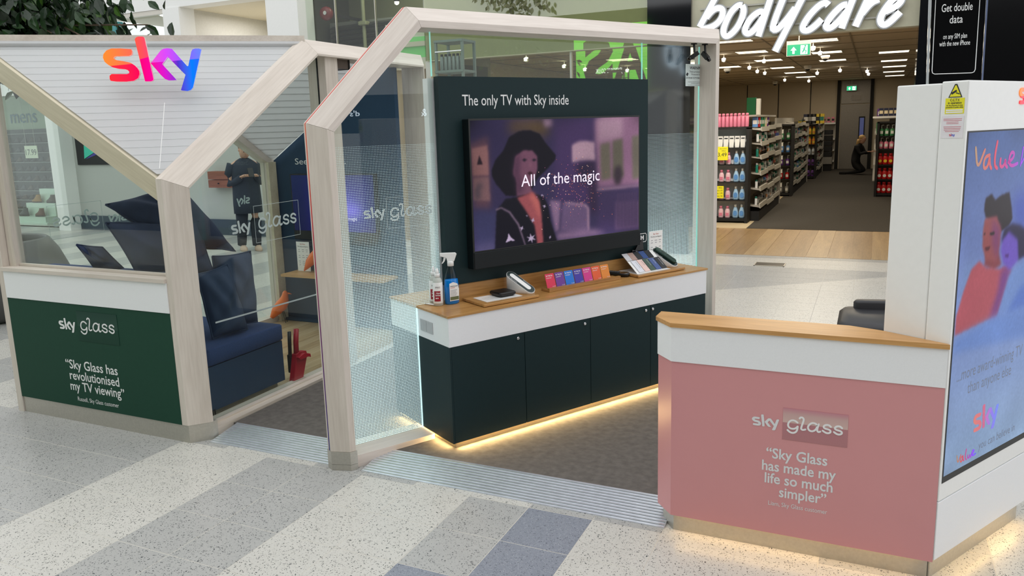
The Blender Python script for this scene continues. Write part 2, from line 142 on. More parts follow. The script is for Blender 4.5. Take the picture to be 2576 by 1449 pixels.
# ---------------------------------------------------------------- mesh collector
WL = {}
class MB:
    def __init__(s): s.v = []; s.f = []
    def add(s, vs, fs):
        b = len(s.v); s.v += [tuple(x) for x in vs]; s.f += [tuple(i+b for i in f) for f in fs]; return s
    def box(s, c, size, ax=None, ay=None, az=None):
        ax = Vector(ax or (1, 0, 0)); ay = Vector(ay or (0, 1, 0)); az = Vector(az or (0, 0, 1)); c = Vector(c)
        h = [k/2 for k in size]; vs = []
        for i in (-1, 1):
            for j in (-1, 1):
                for k in (-1, 1): vs.append(c + ax*h[0]*i + ay*h[1]*j + az*h[2]*k)
        return s.add(vs, [(0, 1, 3, 2), (4, 6, 7, 5), (0, 4, 5, 1), (2, 3, 7, 6), (0, 2, 6, 4), (1, 5, 7, 3)])
    def bb(s, x0, x1, y0, y1, z0, z1): return s.box(((x0+x1)/2, (y0+y1)/2, (z0+z1)/2), (x1-x0, y1-y0, z1-z0))
    def rbox(s, c, size, r=0.01, ax=None, ay=None, az=None, seg=3):
        """box with its vertical (az) edges rounded and a small top bevel"""
        ax = Vector(ax or (1, 0, 0)); ay = Vector(ay or (0, 1, 0)); az = Vector(az or (0, 0, 1)); c = Vector(c)
        hx, hy, hz = [k/2 for k in size]; r = min(r, hx*.99, hy*.99); pts = []
        for cx, cy, a0 in ((hx-r, hy-r, 0), (-hx+r, hy-r, 90), (-hx+r, -hy+r, 180), (hx-r, -hy+r, 270)):
            for i in range(seg+1):
                a = R(a0+90*i/seg); pts.append((cx+r*math.cos(a), cy+r*math.sin(a)))
        b = min(r*.4, hz*.5); n = len(pts); vs = []
        for sc_, z in ((1-b/max(hx, hy), -hz), (1, -hz+b), (1, hz-b), (1-b/max(hx, hy), hz)):
            vs += [c+ax*x*sc_+ay*y*sc_+az*z for x, y in pts]
        fs = [tuple(reversed(range(n))), tuple(range(3*n, 4*n))]
        for k in range(3):
            for i in range(n): j = (i+1) % n; fs.append((k*n+i, k*n+j, (k+1)*n+j, (k+1)*n+i))
        return s.add(vs, fs)
    def prism(s, poly, z0, z1):
        n = len(poly); vs = [(x, y, z0) for x, y in poly]+[(x, y, z1) for x, y in poly]
        return s.add(vs, [tuple(reversed(range(n))), tuple(range(n, 2*n))]+[(i, (i+1) % n, n+(i+1) % n, n+i) for i in range(n)])
    def loft(s, rings, cap=True, closed=True):
        n = len(rings[0]); vs = [p for r in rings for p in r]; fs = []
        for k in range(len(rings)-1):
            for i in range(n if closed else n-1):
                j = (i+1) % n; fs.append((k*n+i, k*n+j, (k+1)*n+j, (k+1)*n+i))
        if cap: fs += [tuple(reversed(range(n))), tuple(range((len(rings)-1)*n, len(rings)*n))]
        return s.add(vs, fs)
    def lathe(s, c, prof, n=20, ax=None, ay=None, az=None, sx=1, sy=1):
        ax = Vector(ax or (1, 0, 0)); ay = Vector(ay or (0, 1, 0)); az = Vector(az or (0, 0, 1)); c = Vector(c)
        rings = [[c+ax*(r*sx*math.cos(2*math.pi*i/n))+ay*(r*sy*math.sin(2*math.pi*i/n))+az*z for i in range(n)] for r, z in prof]
        return s.loft(rings)
    def tube(s, pts, r, n=8, taper=None):
        pts = [Vector(p) for p in pts]; rings = []
        for i, p in enumerate(pts):
            d = (pts[min(i+1, len(pts)-1)]-pts[max(i-1, 0)]).normalized()
            a = d.cross(Vector((0, 0, 1)))
            if a.length < 1e-3: a = Vector((1, 0, 0))
            a.normalize(); b = d.cross(a); rr = r if taper is None else r+(taper-r)*i/(len(pts)-1)
            rings.append([p+a*rr*math.cos(2*math.pi*k/n)+b*rr*math.sin(2*math.pi*k/n) for k in range(n)])
        return s.loft(rings)
    def build(s, name, m, parent=None, smooth=False, kind=None, label=None, bevel=0):
        me = bpy.data.meshes.new(name); off = Vector(WL.get(parent.name, (0, 0, 0))) if parent else Vector((0, 0, 0))
        if parent is None and s.v:                                     # a thing that is one mesh: origin at its own base
            a = np.array(s.v); off = Vector(((a[:, 0].min()+a[:, 0].max())/2, (a[:, 1].min()+a[:, 1].max())/2, a[:, 2].min()))
        me.from_pydata([tuple(Vector(p)-off) for p in s.v], [], s.f); me.update()
        bm = bmesh.new(); bm.from_mesh(me); bmesh.ops.recalc_face_normals(bm, faces=bm.faces); bm.to_mesh(me); bm.free()
        if smooth:
            for p in me.polygons: p.use_smooth = True
        o = bpy.data.objects.new(name, me); COL.objects.link(o); me.materials.append(m)
        if parent: o.parent = parent; WL[o.name] = tuple(off)
        else: o.location = off; WL[o.name] = tuple(off)
        if kind: o['kind'] = kind
        if label: o['label'] = label
        if bevel:
            bv = o.modifiers.new('bevel', 'BEVEL'); bv.width = bevel; bv.segments = 2; bv.limit_method = 'ANGLE'
        return o
def thing(name, label, cat, loc, group=None):
    o = bpy.data.objects.new(name, None); COL.objects.link(o); o.location = loc; o.empty_display_size = 0.1
    o['label'] = label; o['category'] = cat; WL[o.name] = tuple(loc)
    if group: o['group'] = group
    return o
def tag(o, label, cat, group=None):
    o['label'] = label; o['category'] = cat
    if group: o['group'] = group
    return o
def struct(o, label=None):
    o['kind'] = 'structure'
    if label: o['label'] = label
    return o
def dup(root, loc, label=None, group=None, rotz=None):
    r = root.copy(); COL.objects.link(r); r.location = loc
    if rotz is not None: r.rotation_euler = (0, 0, rotz)
    if label: r['label'] = label
    if group: r['group'] = group
    for ch in root.children:
        c = ch.copy(); COL.objects.link(c); c.parent = r
        for g in ch.children:
            d = g.copy(); COL.objects.link(d); d.parent = c
    return r
# a flat frame on a surface: origin, right vector, up vector
class Fr:
    def __init__(s, o, ex, ey): s.o = Vector(o); s.ex = Vector(ex).normalized(); s.ey = Vector(ey).normalized(); s.ez = s.ex.cross(s.ey)
    def p(s, x, y, h=0): return s.o+s.ex*x+s.ey*y+s.ez*h
def tri2d(poly):
    """ear clipping through bmesh for a flat polygon"""
    bm = bmesh.new(); vs = [bm.verts.new((x, y, 0)) for x, y in poly]; f = bm.faces.new(vs); bm.normal_update()
    r = bmesh.ops.triangulate(bm, faces=[f]); out = []
    bm.verts.index_update()
    for q in bm.faces: out.append(tuple(v.index for v in q.verts))
    bm.free(); return out
def plate(mb, fr, poly, h0, h1):
    """extruded flat polygon (may be concave)"""
    n = len(poly); t = tri2d(poly)
    vs = [fr.p(x, y, h0) for x, y in poly]+[fr.p(x, y, h1) for x, y in poly]
    fs = [tuple(i+n for i in f) for f in t]+[tuple(reversed(f)) for f in t]+[(i, (i+1) % n, n+(i+1) % n, n+i) for i in range(n)]
    mb.add(vs, fs); return mb
def smoothpts(pts, it=2):
    for _ in range(it):
        q = [pts[0]]
        for a, b in zip(pts[:-1], pts[1:]):
            q += [(a[0]*.75+b[0]*.25, a[1]*.75+b[1]*.25), (a[0]*.25+b[0]*.75, a[1]*.25+b[1]*.75)]
        pts = q+[pts[-1]]
    return pts
def stroke(mb, fr, pts, wd, h0, h1, smooth=2, cap=True):
    if smooth and len(pts) > 2: pts = smoothpts(pts, smooth)
    n = len(pts); Lf = []; Rt = []
    for i in range(n):
        a = Vector(pts[max(i-1, 0)]); b = Vector(pts[min(i+1, n-1)]); d = (b-a)
        if d.length < 1e-9: d = Vector((1, 0))
        d.normalize(); nn = Vector((-d.y, d.x)); p = Vector(pts[i])
        if cap and i == 0: p = p-d*wd*.35
        if cap and i == n-1: p = p+d*wd*.35
        k = wd/2*(0.55 if cap and i in (0, n-1) else 1)
        Lf.append(p+nn*k); Rt.append(p-nn*k)
    vs = []
    for h in (h0, h1):
        vs += [fr.p(q.x, q.y, h) for q in Lf]+[fr.p(q.x, q.y, h) for q in Rt]
    fs = []
    for i in range(n-1):
        fs.append((2*n+i, 3*n+i, 3*n+i+1, 2*n+i+1)); fs.append((i, i+1, n+i+1, n+i))
        fs.append((i, 2*n+i, 2*n+i+1, i+1)); fs.append((n+i, n+i+1, 3*n+i+1, 3*n+i))
    fs.append((0, n, 3*n, 2*n)); fs.append((n-1, 3*n-1, 4*n-1, 2*n-1))
    mb.add(vs, fs); return mb
def text(fr, s, x, y, size, m, parent, w=None, name='lettering', h=0.0008, bold=0.0, align='L', shear=0, mirror=False, ext=0.0004, label=None, spacing=1.0):
    cu = bpy.data.curves.new('t', 'FONT'); cu.body = s; cu.size = 1.0; cu.extrude = 0; cu.offset = bold; cu.shear = shear; cu.resolution_u = 3; cu.space_character = spacing
    to = bpy.data.objects.new('t', cu); COL.objects.link(to)
    dg = bpy.context.evaluated_depsgraph_get(); me = bpy.data.meshes.new_from_object(to.evaluated_get(dg))
    vs = np.array([v.co[:] for v in me.vertices]) if len(me.vertices) else np.zeros((1, 3)); fs = [tuple(p.vertices) for p in me.polygons]
    COL.objects.unlink(to); bpy.data.objects.remove(to); bpy.data.curves.remove(cu); bpy.data.meshes.remove(me)
    x0, x1 = vs[:, 0].min(), vs[:, 0].max(); W0 = x1-x0; sx = (w/W0) if w else size
    X = (vs[:, 0]-x0)*sx; Y = vs[:, 1]*size
    tw = W0*sx
    if align == 'C': X = X-tw/2
    if align == 'R': X = X-tw
    if mirror: X = -X
    mb = MB(); mb.add([fr.p(x+a, y+b, h) for a, b in zip(X, Y)], fs)
    o = mb.build(name, m, parent)
    # keep text facing out of its surface
    return o
def skylogo(fr, x, y, w, m, parent, h0=0.0006, h1=0.0016, mirror=False, name='logo_letter', mats=None):
    out = []
    for i, poly in enumerate(D['SKY']):
        q = [((x+a*w) if not mirror else (x-a*w), y+b*w) for a, b in poly]
        mb = MB(); plate(mb, fr, q, h0, h1); out.append(mb.build(name, mats[i] if mats else m, parent))
    return out
def glasslogo(fr, x, y, w, m, parent, th=0.012, h0=0.0006, h1=0.0016, mirror=False, box=None, name='script_lettering', boxh=0.555, filled=None):
    mb = MB()
    G_ = D['GLASS']; G_ = [G_[0][:10], G_[0][9:]]+list(G_[1:])            # the g is drawn as bowl and tail
    for k_, st in enumerate(G_):
        q = [((x+a*w) if not mirror else (x-a*w), y+b*w) for a, b in st]
        stroke(mb, fr, q, th*w, h0, h1+0.00015*k_, 2)
    o = mb.build(name, m, parent)
    if box:
        k = -1 if mirror else 1; t = 0.006*w; bm_ = MB(); hh = boxh*w
        for a, b in (((x, y), (x+k*w, y)), ((x+k*w, y), (x+k*w, y+hh)), ((x+k*w, y+hh), (x, y+hh)), ((x, y+hh), (x, y))):
            stroke(bm_, fr, [a, b], t*1.6, h0, h1, 0)
        bm_.build('logo_outline', box, parent)
    return o

ORD = ('first', 'second', 'third', 'fourth', 'fifth', 'sixth', 'seventh', 'eighth', 'ninth', 'tenth', 'eleventh', 'twelfth', 'thirteenth', 'fourteenth', 'fifteenth', 'sixteenth', 'seventeenth', 'eighteenth')
def blur(a, s):
    if s < 0.4: return a
    r = int(3*s+1); k = np.exp(-np.arange(-r, r+1)**2/(2*s*s)); k /= k.sum()
    p = np.pad(a, r, mode='edge')
    p = sum(w_*p[i:i+a.shape[0], :] for i, w_ in enumerate(k)); return sum(w_*p[:, i:i+a.shape[1]] for i, w_ in enumerate(k))
def inpoly(X, Y, poly):
    m = np.zeros(X.shape, bool); n = len(poly)
    for i in range(n):
        (x0, y0), (x1, y1) = poly[i], poly[(i+1) % n]
        if y0 == y1: continue
        c = ((y0 > Y) != (y1 > Y)) & (X < (x1-x0)*(Y-y0)/(y1-y0)+x0); m ^= c
    return m
def picture(fr, u0, u1, z0, z1, nx, layers, h, emit, name, parent, base, noise=0.0, seed=0):
    """a lit screen: its soft picture is kept as colours on a fine grid of the flat panel"""
    ny = int(nx*(z1-z0)/(u1-u0)); X, Y = np.meshgrid(np.linspace(u0, u1, nx), np.linspace(z0, z1, ny))
    img = np.zeros((ny, nx, 3)); t = (Y-z0)/(z1-z0)
    for k in range(3): img[..., k] = np.interp(t, [b[0] for b in base], [b[1][k] for b in base])
    for c, sg_, poly in layers:
        a = blur(inpoly(X, Y, poly).astype(float), sg_)[..., None]; img = img*(1-a)+np.array(c)*a
    if noise:
        rs = np.random.RandomState(seed); n_ = blur(rs.randn(ny, nx), nx/16.0); n_ /= n_.std(); img *= (1+noise*n_[..., None])
        n2 = blur(rs.randn(ny, nx), 0.8); n2 /= n2.std(); img *= (1+0.012*n2[..., None])
    s_ = np.clip(img, 0, 255)/255.0; l_ = np.where(s_ <= 0.04045, s_/12.92, ((s_+0.055)/1.055)**2.4)
    mb = MB(); vs = [fr.p(x, y, h) for x, y in zip(X.ravel(), Y.ravel())]; idx = np.arange(nx*ny).reshape(ny, nx)
    fs = np.stack([idx[:-1, :-1], idx[:-1, 1:], idx[1:, 1:], idx[1:, :-1]], -1).reshape(-1, 4)
    mb.v = [tuple(v) for v in vs]; mb.f = [tuple(int(i) for i in f) for f in fs]
    m, N, L, p = base_mat(name+'_picture'); p.inputs['Base Color'].default_value = (0.004, 0.004, 0.005, 1); p.inputs['Roughness'].default_value = 0.2; p.inputs['Specular IOR Level'].default_value = 0.12
    at = N.new('ShaderNodeAttribute'); at.attribute_name = 'picture'; L.new(at.outputs['Color'], p.inputs['Emission Color']); p.inputs['Emission Strength'].default_value = emit
    o = mb.build('screen', m, parent); ca_ = o.data.color_attributes.new('picture', 'FLOAT_COLOR', 'POINT')
    ca_.data.foreach_set('color', np.concatenate([l_.reshape(-1, 3), np.ones((nx*ny, 1))], 1).astype(np.float32).ravel()); return o

def slatmat(name, col):
    m = bpy.data.materials.new(name); m.use_nodes = True; N = m.node_tree.nodes; L = m.node_tree.links; p = N['Principled BSDF']; p.inputs['Base Color'].default_value = lin(col); p.inputs['Roughness'].default_value = 0.55
    t = N.new('ShaderNodeBsdfTranslucent'); t.inputs[0].default_value = lin(col); x = N.new('ShaderNodeMixShader'); x.inputs[0].default_value = 0.5
    L.new(p.outputs[0], x.inputs[1]); L.new(t.outputs[0], x.inputs[2]); L.new(x.outputs[0], N['Material Output'].inputs[0]); return m
# ---------------------------------------------------------------- palette
PALE = wood('pale_limed_oak', (200, 188, 176), (224, 214, 203), 'Z', 7)
PALEY = wood('pale_limed_oak_y', (200, 188, 176), (224, 214, 203), 'Y', 7)
PALEX = wood('pale_limed_oak_x', (200, 188, 176), (224, 214, 203), 'X', 7)
OAK = wood('oak_veneer', (150, 104, 54), (202, 154, 92), 'X-60', 9, 0.3)
OAKX = wood('oak_veneer_x', (176, 124, 66), (218, 168, 104), 'X', 8, 0.3)
WHITE = mat('white_laminate', (244, 245, 247), 0.4, var=0.015, scale=200)
WHITEG = mat('white_gloss', (247, 247, 245), 0.2, var=0.01)
GREEN = mat('forest_green_panel', (34, 72, 57), 0.6, var=0.03, spec=0.15)
TEAL = mat('dark_teal_panel', (22, 44, 47), 0.55, var=0.03, spec=0.25)
NAVY = mat('navy_panel', (40, 66, 92), 0.6, var=0.03, spec=0.2)
PINK = mat('dusty_pink_panel', (216, 150, 152), 0.3, var=0.01, scale=6)
STEEL = mat('brushed_steel', (196, 192, 182), 0.42, metal=0.7, var=0.05, scale=90)
ALU = mat('ribbed_aluminium', (222, 227, 234), 0.33, metal=0.7, var=0.06, scale=30)
BLACK = mat('black_plastic', (16, 17, 19), 0.4, var=0.05)
BLACKM = mat('matt_black', (14, 14, 15), 0.7, var=0.05)
TXT = mat('white_vinyl', (240, 240, 240), 0.5, var=0.01)
TXTG = mat('silver_vinyl', (226, 228, 230), 0.35, var=0.02)
DARKT = mat('dark_print', (40, 42, 48), 0.6)
GLASS = glass('clear_glass', (248, 252, 250), 1.5, 0.6)
SHOPGL = glass('shopfront_glass', (236, 240, 226), 1.9, 1.3)
CHROME = mat('chrome', (220, 220, 224), 0.2, metal=1.0)
# ---------------------------------------------------------------- floor and its terrazzo tiles
TL, TG, TB = terrazzo('terrazzo_light', (203, 201, 194), (74, 78, 77), (186, 183, 176)), terrazzo('terrazzo_grey', (176, 176, 173), (68, 72, 74), (160, 160, 158)), terrazzo('terrazzo_blue_grey', (136, 141, 151), (92, 96, 106), (164, 168, 176), 0.55)
GROUT = mat('pale_grout', (204, 200, 190), 0.8, var=0.04)
floor = struct(MB().bb(-24, 9, -7, 9.745, -0.05, -0.0008).build('floor', GROUT), 'pale speckled terrazzo tile floor of the shopping mall')
TS = 0.2925; TX0, TY0 = -0.70, 2.845
_wl = Vector((-1.6, 7.38)), Vector((0.25, 8.75))
def tile_cols(c, cy):
    x0, y0 = TX0+c*TS, TY0+cy*TS
    x, y = x0+TS/2, y0+TS/2
    if y > 5.3 and x > -3:
        if y > 9.5: return TG, None
        if y > 8.75 and y < 9.0: return TG, None
        return TG, TL                                    # cut along the slanting border
    if y > 2.9: return (TL if (c//2) % 2 == 0 else TG), None
    if c >= 0: return TL, None
    if c == -1: return TL, None
    if c == -2: return (TB if y < 2.845 else TL), None
    if c == -3: return (TB if y < 2.25 else TG), None
    if -14 < c < -9: return TG, None
    return (TL if ((-c-4)//2) % 2 == 0 else TG), None
def clip(poly, a, b, keep):
    d = b-a; out = []
    f = lambda p: keep*(d.x*(p[1]-a.y)-d.y*(p[0]-a.x))
    for i in range(len(poly)):
        p, q = poly[i], poly[(i+1) % len(poly)]; fp, fq = f(p), f(q)
        if fp >= 0: out.append(p)
        if fp*fq < 0: t = fp/(fp-fq); out.append((p[0]+(q[0]-p[0])*t, p[1]+(q[1]-p[1])*t))
    return out
def projpx(P):
    v = Vector(P)-camo.matrix_world.translation; z = v.dot(fw)
    if z < 0.2: return None
    return 1288+1948.58*v.dot(r2)/z, 674.05-1948.58*v.dot(u2)/z, z
_tm = {}
def tile_mesh(m):
    if m.name not in _tm:
        h = TS/2-0.0016; e = 0.0008
        mb = MB(); mb.loft([[(-h, -h, -0.004), (h, -h, -0.004), (h, h, -0.004), (-h, h, -0.004)], [(-h, -h, -e*.6), (h, -h, -e*.6), (h, h, -e*.6), (-h, h, -e*.6)], [(-h+e, -h+e, 0), (h-e, -h+e, 0), (h-e, h-e, 0), (-h+e, h-e, 0)]], cap=True)
        me = bpy.data.meshes.new('tile'); me.from_pydata(mb.v, [], mb.f); me.materials.append(m); _tm[m.name] = me
    return _tm[m.name]
cells = []
for c in range(-52, 26):
    for cy in range(-14, 24):
        x, y = TX0+(c+.5)*TS, TY0+(cy+.5)*TS
        if -4.6 < x < 0.1 and 3.15 < y < 5.05: continue
        if y > 9.75: continue
        q = projpx((x, y, 0))
        vis = bool(q) and -90 < q[0] < 2670 and -60 < q[1] < 1540 and not (q[0] < 1700 and y > 5.1 and x > -4.5)
        cells.append(((0 if vis else 100)+(q[2] if q else 50), c, cy))
cells.sort(); rest = {}
for k, (_, c, cy) in enumerate(cells):
    m1, m2 = tile_cols(c, cy); x, y = TX0+(c+.5)*TS, TY0+(cy+.5)*TS
    h = TS/2-0.0016; sq = [(x-h, y-h), (x+h, y-h), (x+h, y+h), (x-h, y+h)]
    pieces = [(sq, m1)]
    if m2:
        A = clip(sq, _wl[0], _wl[1], 1); B_ = clip(sq, _wl[0], _wl[1], -1); up_ = y > 9.0
        pieces = [(pp, mm) for pp, mm in ((A, TL if up_ else TG), (B_, TL)) if len(pp) > 2]
    if k < 292:
        if len(pieces) == 1:
            o = bpy.data.objects.new('tile', tile_mesh(pieces[0][1])); COL.objects.link(o); o.parent = floor
            o.location = Vector((x, y, 0))-floor.location
        else:
            for pp, mm in pieces: MB().prism(pp, -0.004, 0).build('tile', mm, floor)
    else:
        for pp, mm in pieces: rest.setdefault(mm.name, (mm, MB()))[1].prism(pp, -0.004, 0)
for mm, mb in rest.values(): mb.build('far_tiles', mm, floor, kind='stuff')
fx = thing('floor_box', 'dark recessed floor access cover in front of the shop threshold', 'floor box', (-1.0, 9.1, 0))
MB().bb(-1.17, -0.86, 9.02, 9.22, 0.0005, 0.006).build('cover', mat('dark_cover', (50, 46, 40), 0.35), fx)
_b = MB()
for a in ((-1.18, -0.85, 9.01, 9.02), (-1.18, -0.85, 9.22, 9.23), (-1.18, -1.17, 9.01, 9.23), (-0.86, -0.85, 9.01, 9.23)): _b.bb(a[0], a[1], a[2], a[3], 0.0005, 0.008)
_b.build('rim', STEEL, fx)
# carpeted platform of the stand
CARPET = mat('charcoal_carpet', (98, 93, 89), 0.95, var=0.2, scale=26, bump=0.4)
struct(MB().prism([(-3.2, 3.085), (-0.70, 3.085), (-0.2, 3.02), (0.1, 3.05), (0.55, 4.0), (-0.9, 5.35), (-3.2, 5.35)], -0.002, 0.035).build('floor_platform', CARPET), 'dark charcoal carpet tile platform of the stand')
def ramp(x0, x1, label):
    t = thing('threshold_ramp', label, 'ramp', ((x0+x1)/2, 2.98, 0))
    m = MB(); m.loft([[(x0, 2.885, 0.0), (x0, 3.09, 0.0), (x0, 3.09, 0.036), (x0, 2.885, 0.003)], [(x1, 2.885, 0.0), (x1, 3.09, 0.0), (x1, 3.09, 0.036), (x1, 2.885, 0.003)]]); m.build('sloped_plate', ALU, t)
    for i in range(10):
        y = 2.9+i*0.0195; z = 0.003+(y-2.885)/0.205*0.033
        MB().loft([[(x0+.005, y-.0045, z-.001), (x0+.005, y+.0045, z), (x0+.005, y+.003, z+.0035), (x0+.005, y-.003, z+.003)], [(x1-.005, y-.0045, z-.001), (x1-.005, y+.0045, z), (x1-.005, y+.003, z+.0035), (x1-.005, y-.003, z+.003)]]).build('anti_slip_rib', ALU, t)
ramp(-3.18, -2.345, 'short ribbed aluminium ramp between the booth corner and the glass partition')
ramp(-2.19, -0.70, 'long ribbed aluminium ramp in front of the television cabinet, beside the pink counter')
# ---------------------------------------------------------------- mall row behind: bodycare shop shell
WALLW = mat('white_plaster', (236, 236, 234), 0.6, var=0.01)
OLIVE = mat('pale_olive_fascia', (206, 202, 178), 0.55, var=0.02)
GREYW = mat('grey_wall', (190, 190, 186), 0.6, var=0.02)
CEIL = mat('ceiling_tile_cream', (196, 182, 158), 0.8, var=0.03)
CREAMW = mat('shop_cream_wall', (206, 194, 172), 0.7, var=0.02)
struct(MB().bb(-6.4, 2.0, 9.745, 28.0, -0.06, -0.001).build('floor_shop', wood('shop_planks', (150, 126, 92), (190, 164, 124), 'Y', 5, 0.35)), 'shop floor')
fs = bpy.data.objects['floor_shop']
PLK = [wood('shop_plank_%d' % i, c1, c2, 'Y', 6, 0.35) for i, (c1, c2) in enumerate((((146, 120, 86), (180, 152, 112)), ((136, 110, 76), (170, 142, 102)), ((152, 126, 92), (186, 160, 120))))]
for i in range(34):
    x = -6.2+i*0.24
    MB().bb(x, x+0.236, 9.75, 12.2, -0.001, 0.002+0.0006*(i % 3)).build('plank', PLK[(i*7) % 3], fs)
struct(MB().bb(-1.72, 2.0, 12.2, 28.0, 0, 0.006).build('floor_carpet', mat('shop_carpet', (58, 54, 48), 0.95, var=0.2, scale=60)), 'dark brown carpet down the aisle of the shop')
struct(MB().bb(-6.4, -1.72, 12.2, 28.0, 0, 0.003).build('floor_vinyl', mat('shop_vinyl', (196, 180, 148), 0.5)), 'cream vinyl floor under the gondolas')
struct(MB().bb(-6.4, 2.0, 27.55, 27.7, 0, 2.85).build('wall_shop_back', CREAMW), 'cream panelled wall at the back of the shop')
for i, x in enumerate((-5.0, -3.95, -2.95, -1.95)): MB().bb(x-0.012, x+0.012, 27.535, 27.55, 0, 2.8).build('panel_joint', BLACKM, bpy.data.objects['wall_shop_back'])
struct(MB().bb(-6.5, -6.4, 9.8, 28, 0, 2.85).build('wall_shop_left', CREAMW)); struct(MB().bb(2.0, 2.1, 9.8, 28, 0, 2.85).build('wall_shop_right', CREAMW))
cl = struct(MB().bb(-6.5, 2.1, 9.85, 27.7, 2.815, 2.88).build('ceiling', CEIL), 'cream suspended ceiling of the shop')
for i in range(8): MB().bb(-6.4+i*1.2, -6.38+i*1.2, 9.9, 27.5, 2.805, 2.815).build('ceiling_rail', mat('ceiling_rail', (150, 138, 116), 0.6), cl)
for i in range(15): MB().bb(-6.4, 2.0, 10.4+i*1.2, 10.42+i*1.2, 2.807, 2.815).build('ceiling_rail', MATS['ceiling_rail'], cl)
# fascia over the shop, pillars
struct(MB().bb(-5.75, 0.37, 9.68, 9.86, 2.575, 4.6).build('wall_shop_fascia', OLIVE), 'pale olive fascia above the shop entrance')
dk = mat('polished_black_cladding', (10, 12, 16), 0.06, var=0.02, spec=1.0)
struct(MB().bb(-2.58, -2.05, 9.62, 9.9, 0, 4.6).build('trim_1', dk), 'polished dark pillar beside the shop entrance')
struct(MB().bb(0.37, 0.52, 9.55, 9.9, 0, 4.6).build('trim_2', dk), 'polished dark pillar on the right of the shop entrance')
bk = struct(MB().bb(0.52, 6.5, 9.5, 9.9, 0, 4.6).build('wall_right', mat('black_shopfront', (9, 9, 10), 0.12, spec=0.8)), 'unlit black shopfront on the right')
# display window of the shop left of the pillar
wn = struct(MB().bb(-5.75, -2.58, 9.74, 9.76, 0.05, 2.575).build('window_1', SHOPGL), 'shop display window with reflections')
struct(MB().bb(-5.75, -2.58, 9.655, 9.668, 2.58, 4.6).build('window_6', SHOPGL), 'reflective glass cladding above the shop display window')
for x in (-5.77, -3.62): MB().bb(x-0.012, x+0.012, 9.725, 9.775, 0, 2.575).build('mullion', STEEL, wn)
MB().bb(-5.75, -2.58, 9.72, 9.78, 0, 0.06).build('window_rail', STEEL, wn)
struct(MB().bb(-5.78, -5.7, 9.7, 9.9, 0, 2.575).build('trim_3', STEEL))
# ---------------------------------------------------------------- left part of the row: plant-room glazing, recess, white columns, grey wall, shoe shop
struct(MB().bb(-13.4, -7.9, 9.7, 9.95, 0, 2.75).build('wall_left_grey', GREYW), 'long plain grey wall behind the booth')
struct(MB().bb(-13.36, -8.45, 9.66, 9.7, 0, 0.26).build('baseboard_left', mat('navy_skirting', (58, 72, 86), 0.5)))
struct(MB().bb(-24, -7.85, 9.6, 9.9, 3.7, 6.5).build('wall_upper', WALLW), 'white upper fascia of the mall')
struct(MB().bb(-13.68, -13.36, 9.45, 9.75, 0, 3.7).build('trim_4', WALLW), 'white square column beside the shoe shop')
struct(MB().bb(-10.62, -10.26, 9.58, 9.9, 2.7, 3.7).build('trim_5', WALLW)); struct(MB().bb(-8.44, -7.84, 9.55, 9.92, 0, 6.5).build('trim_6', WALLW), 'wide white column in the middle of the row')
rec = mat('recess_beige', (214, 208, 192), 0.7)
struct(MB().bb(-12.6, -8.48, 12.0, 12.1, 2.6, 3.9).build('wall_recess', rec)); struct(MB().bb(-12.6, -8.48, 9.9, 12.1, 3.75, 3.8).build('ceiling_recess', rec)); struct(MB().bb(-12.6, -8.48, 9.9, 12.1, 2.6, 2.7).build('floor_recess', rec))
struct(MB().bb(-10.62, -10.55, 9.9, 12.0, 2.7, 3.75).build('wall_recess_side', mat('recess_grey', (208, 208, 206), 0.6)))
struct(MB().bb(-24, -10.3, 9.62, 9.68, 3.63, 3.7).build('trim_7', STEEL))
# shoe shop box
struct(MB().bb(-22, -13.6, 10.95, 11.05, 0, 3.3).build('wall_shoe_back', mat('shoe_shop_wall', (186, 198, 178), 0.6))); struct(MB().bb(-22, -13.6, 9.75, 10.95, 3.2, 3.3).build('ceiling_shoe', WALLW))
struct(MB().bb(-22, -13.6, 9.75, 10.95, -0.05, 0.0).build('floor_shoe', mat('shoe_floor', (200, 198, 190), 0.3))); struct(MB().bb(-13.62, -13.5, 9.75, 10.95, 0, 3.3).build('wall_shoe_side', WALLW))
struct(MB().bb(-22, -13.65, 9.72, 9.74, 0.05, 2.5).build('window_2', GLASS)); struct(MB().bb(-24, -13.65, 9.6, 9.75, 2.5, 3.7).build('wall_shoe_fascia', WALLW))
# plant-room glazing between the white column and the shop
ol = mat('olive_plant_wall', (126, 126, 98), 0.7)  # one even dark olive for the plant-room walls and ceiling
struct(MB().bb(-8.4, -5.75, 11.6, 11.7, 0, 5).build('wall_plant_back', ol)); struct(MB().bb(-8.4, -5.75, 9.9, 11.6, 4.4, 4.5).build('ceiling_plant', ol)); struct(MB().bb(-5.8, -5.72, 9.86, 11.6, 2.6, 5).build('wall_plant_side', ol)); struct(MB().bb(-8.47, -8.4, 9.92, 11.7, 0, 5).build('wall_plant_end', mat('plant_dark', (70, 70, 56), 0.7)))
g3 = struct(MB().bb(-7.84, -6.6, 9.74, 9.755, 0.0, 4.6).build('window_3', GLASS), 'tall frameless glazing beside the white column')
g4 = struct(MB().bb(-6.6, -5.78, 9.735, 9.75, 2.55, 4.6).build('window_4', GLASS))
for x in (-7.3, -6.6): MB().bb(x-0.006, x+0.006, 9.73, 9.765, 0, 4.6).build('mullion', STEEL, g3)
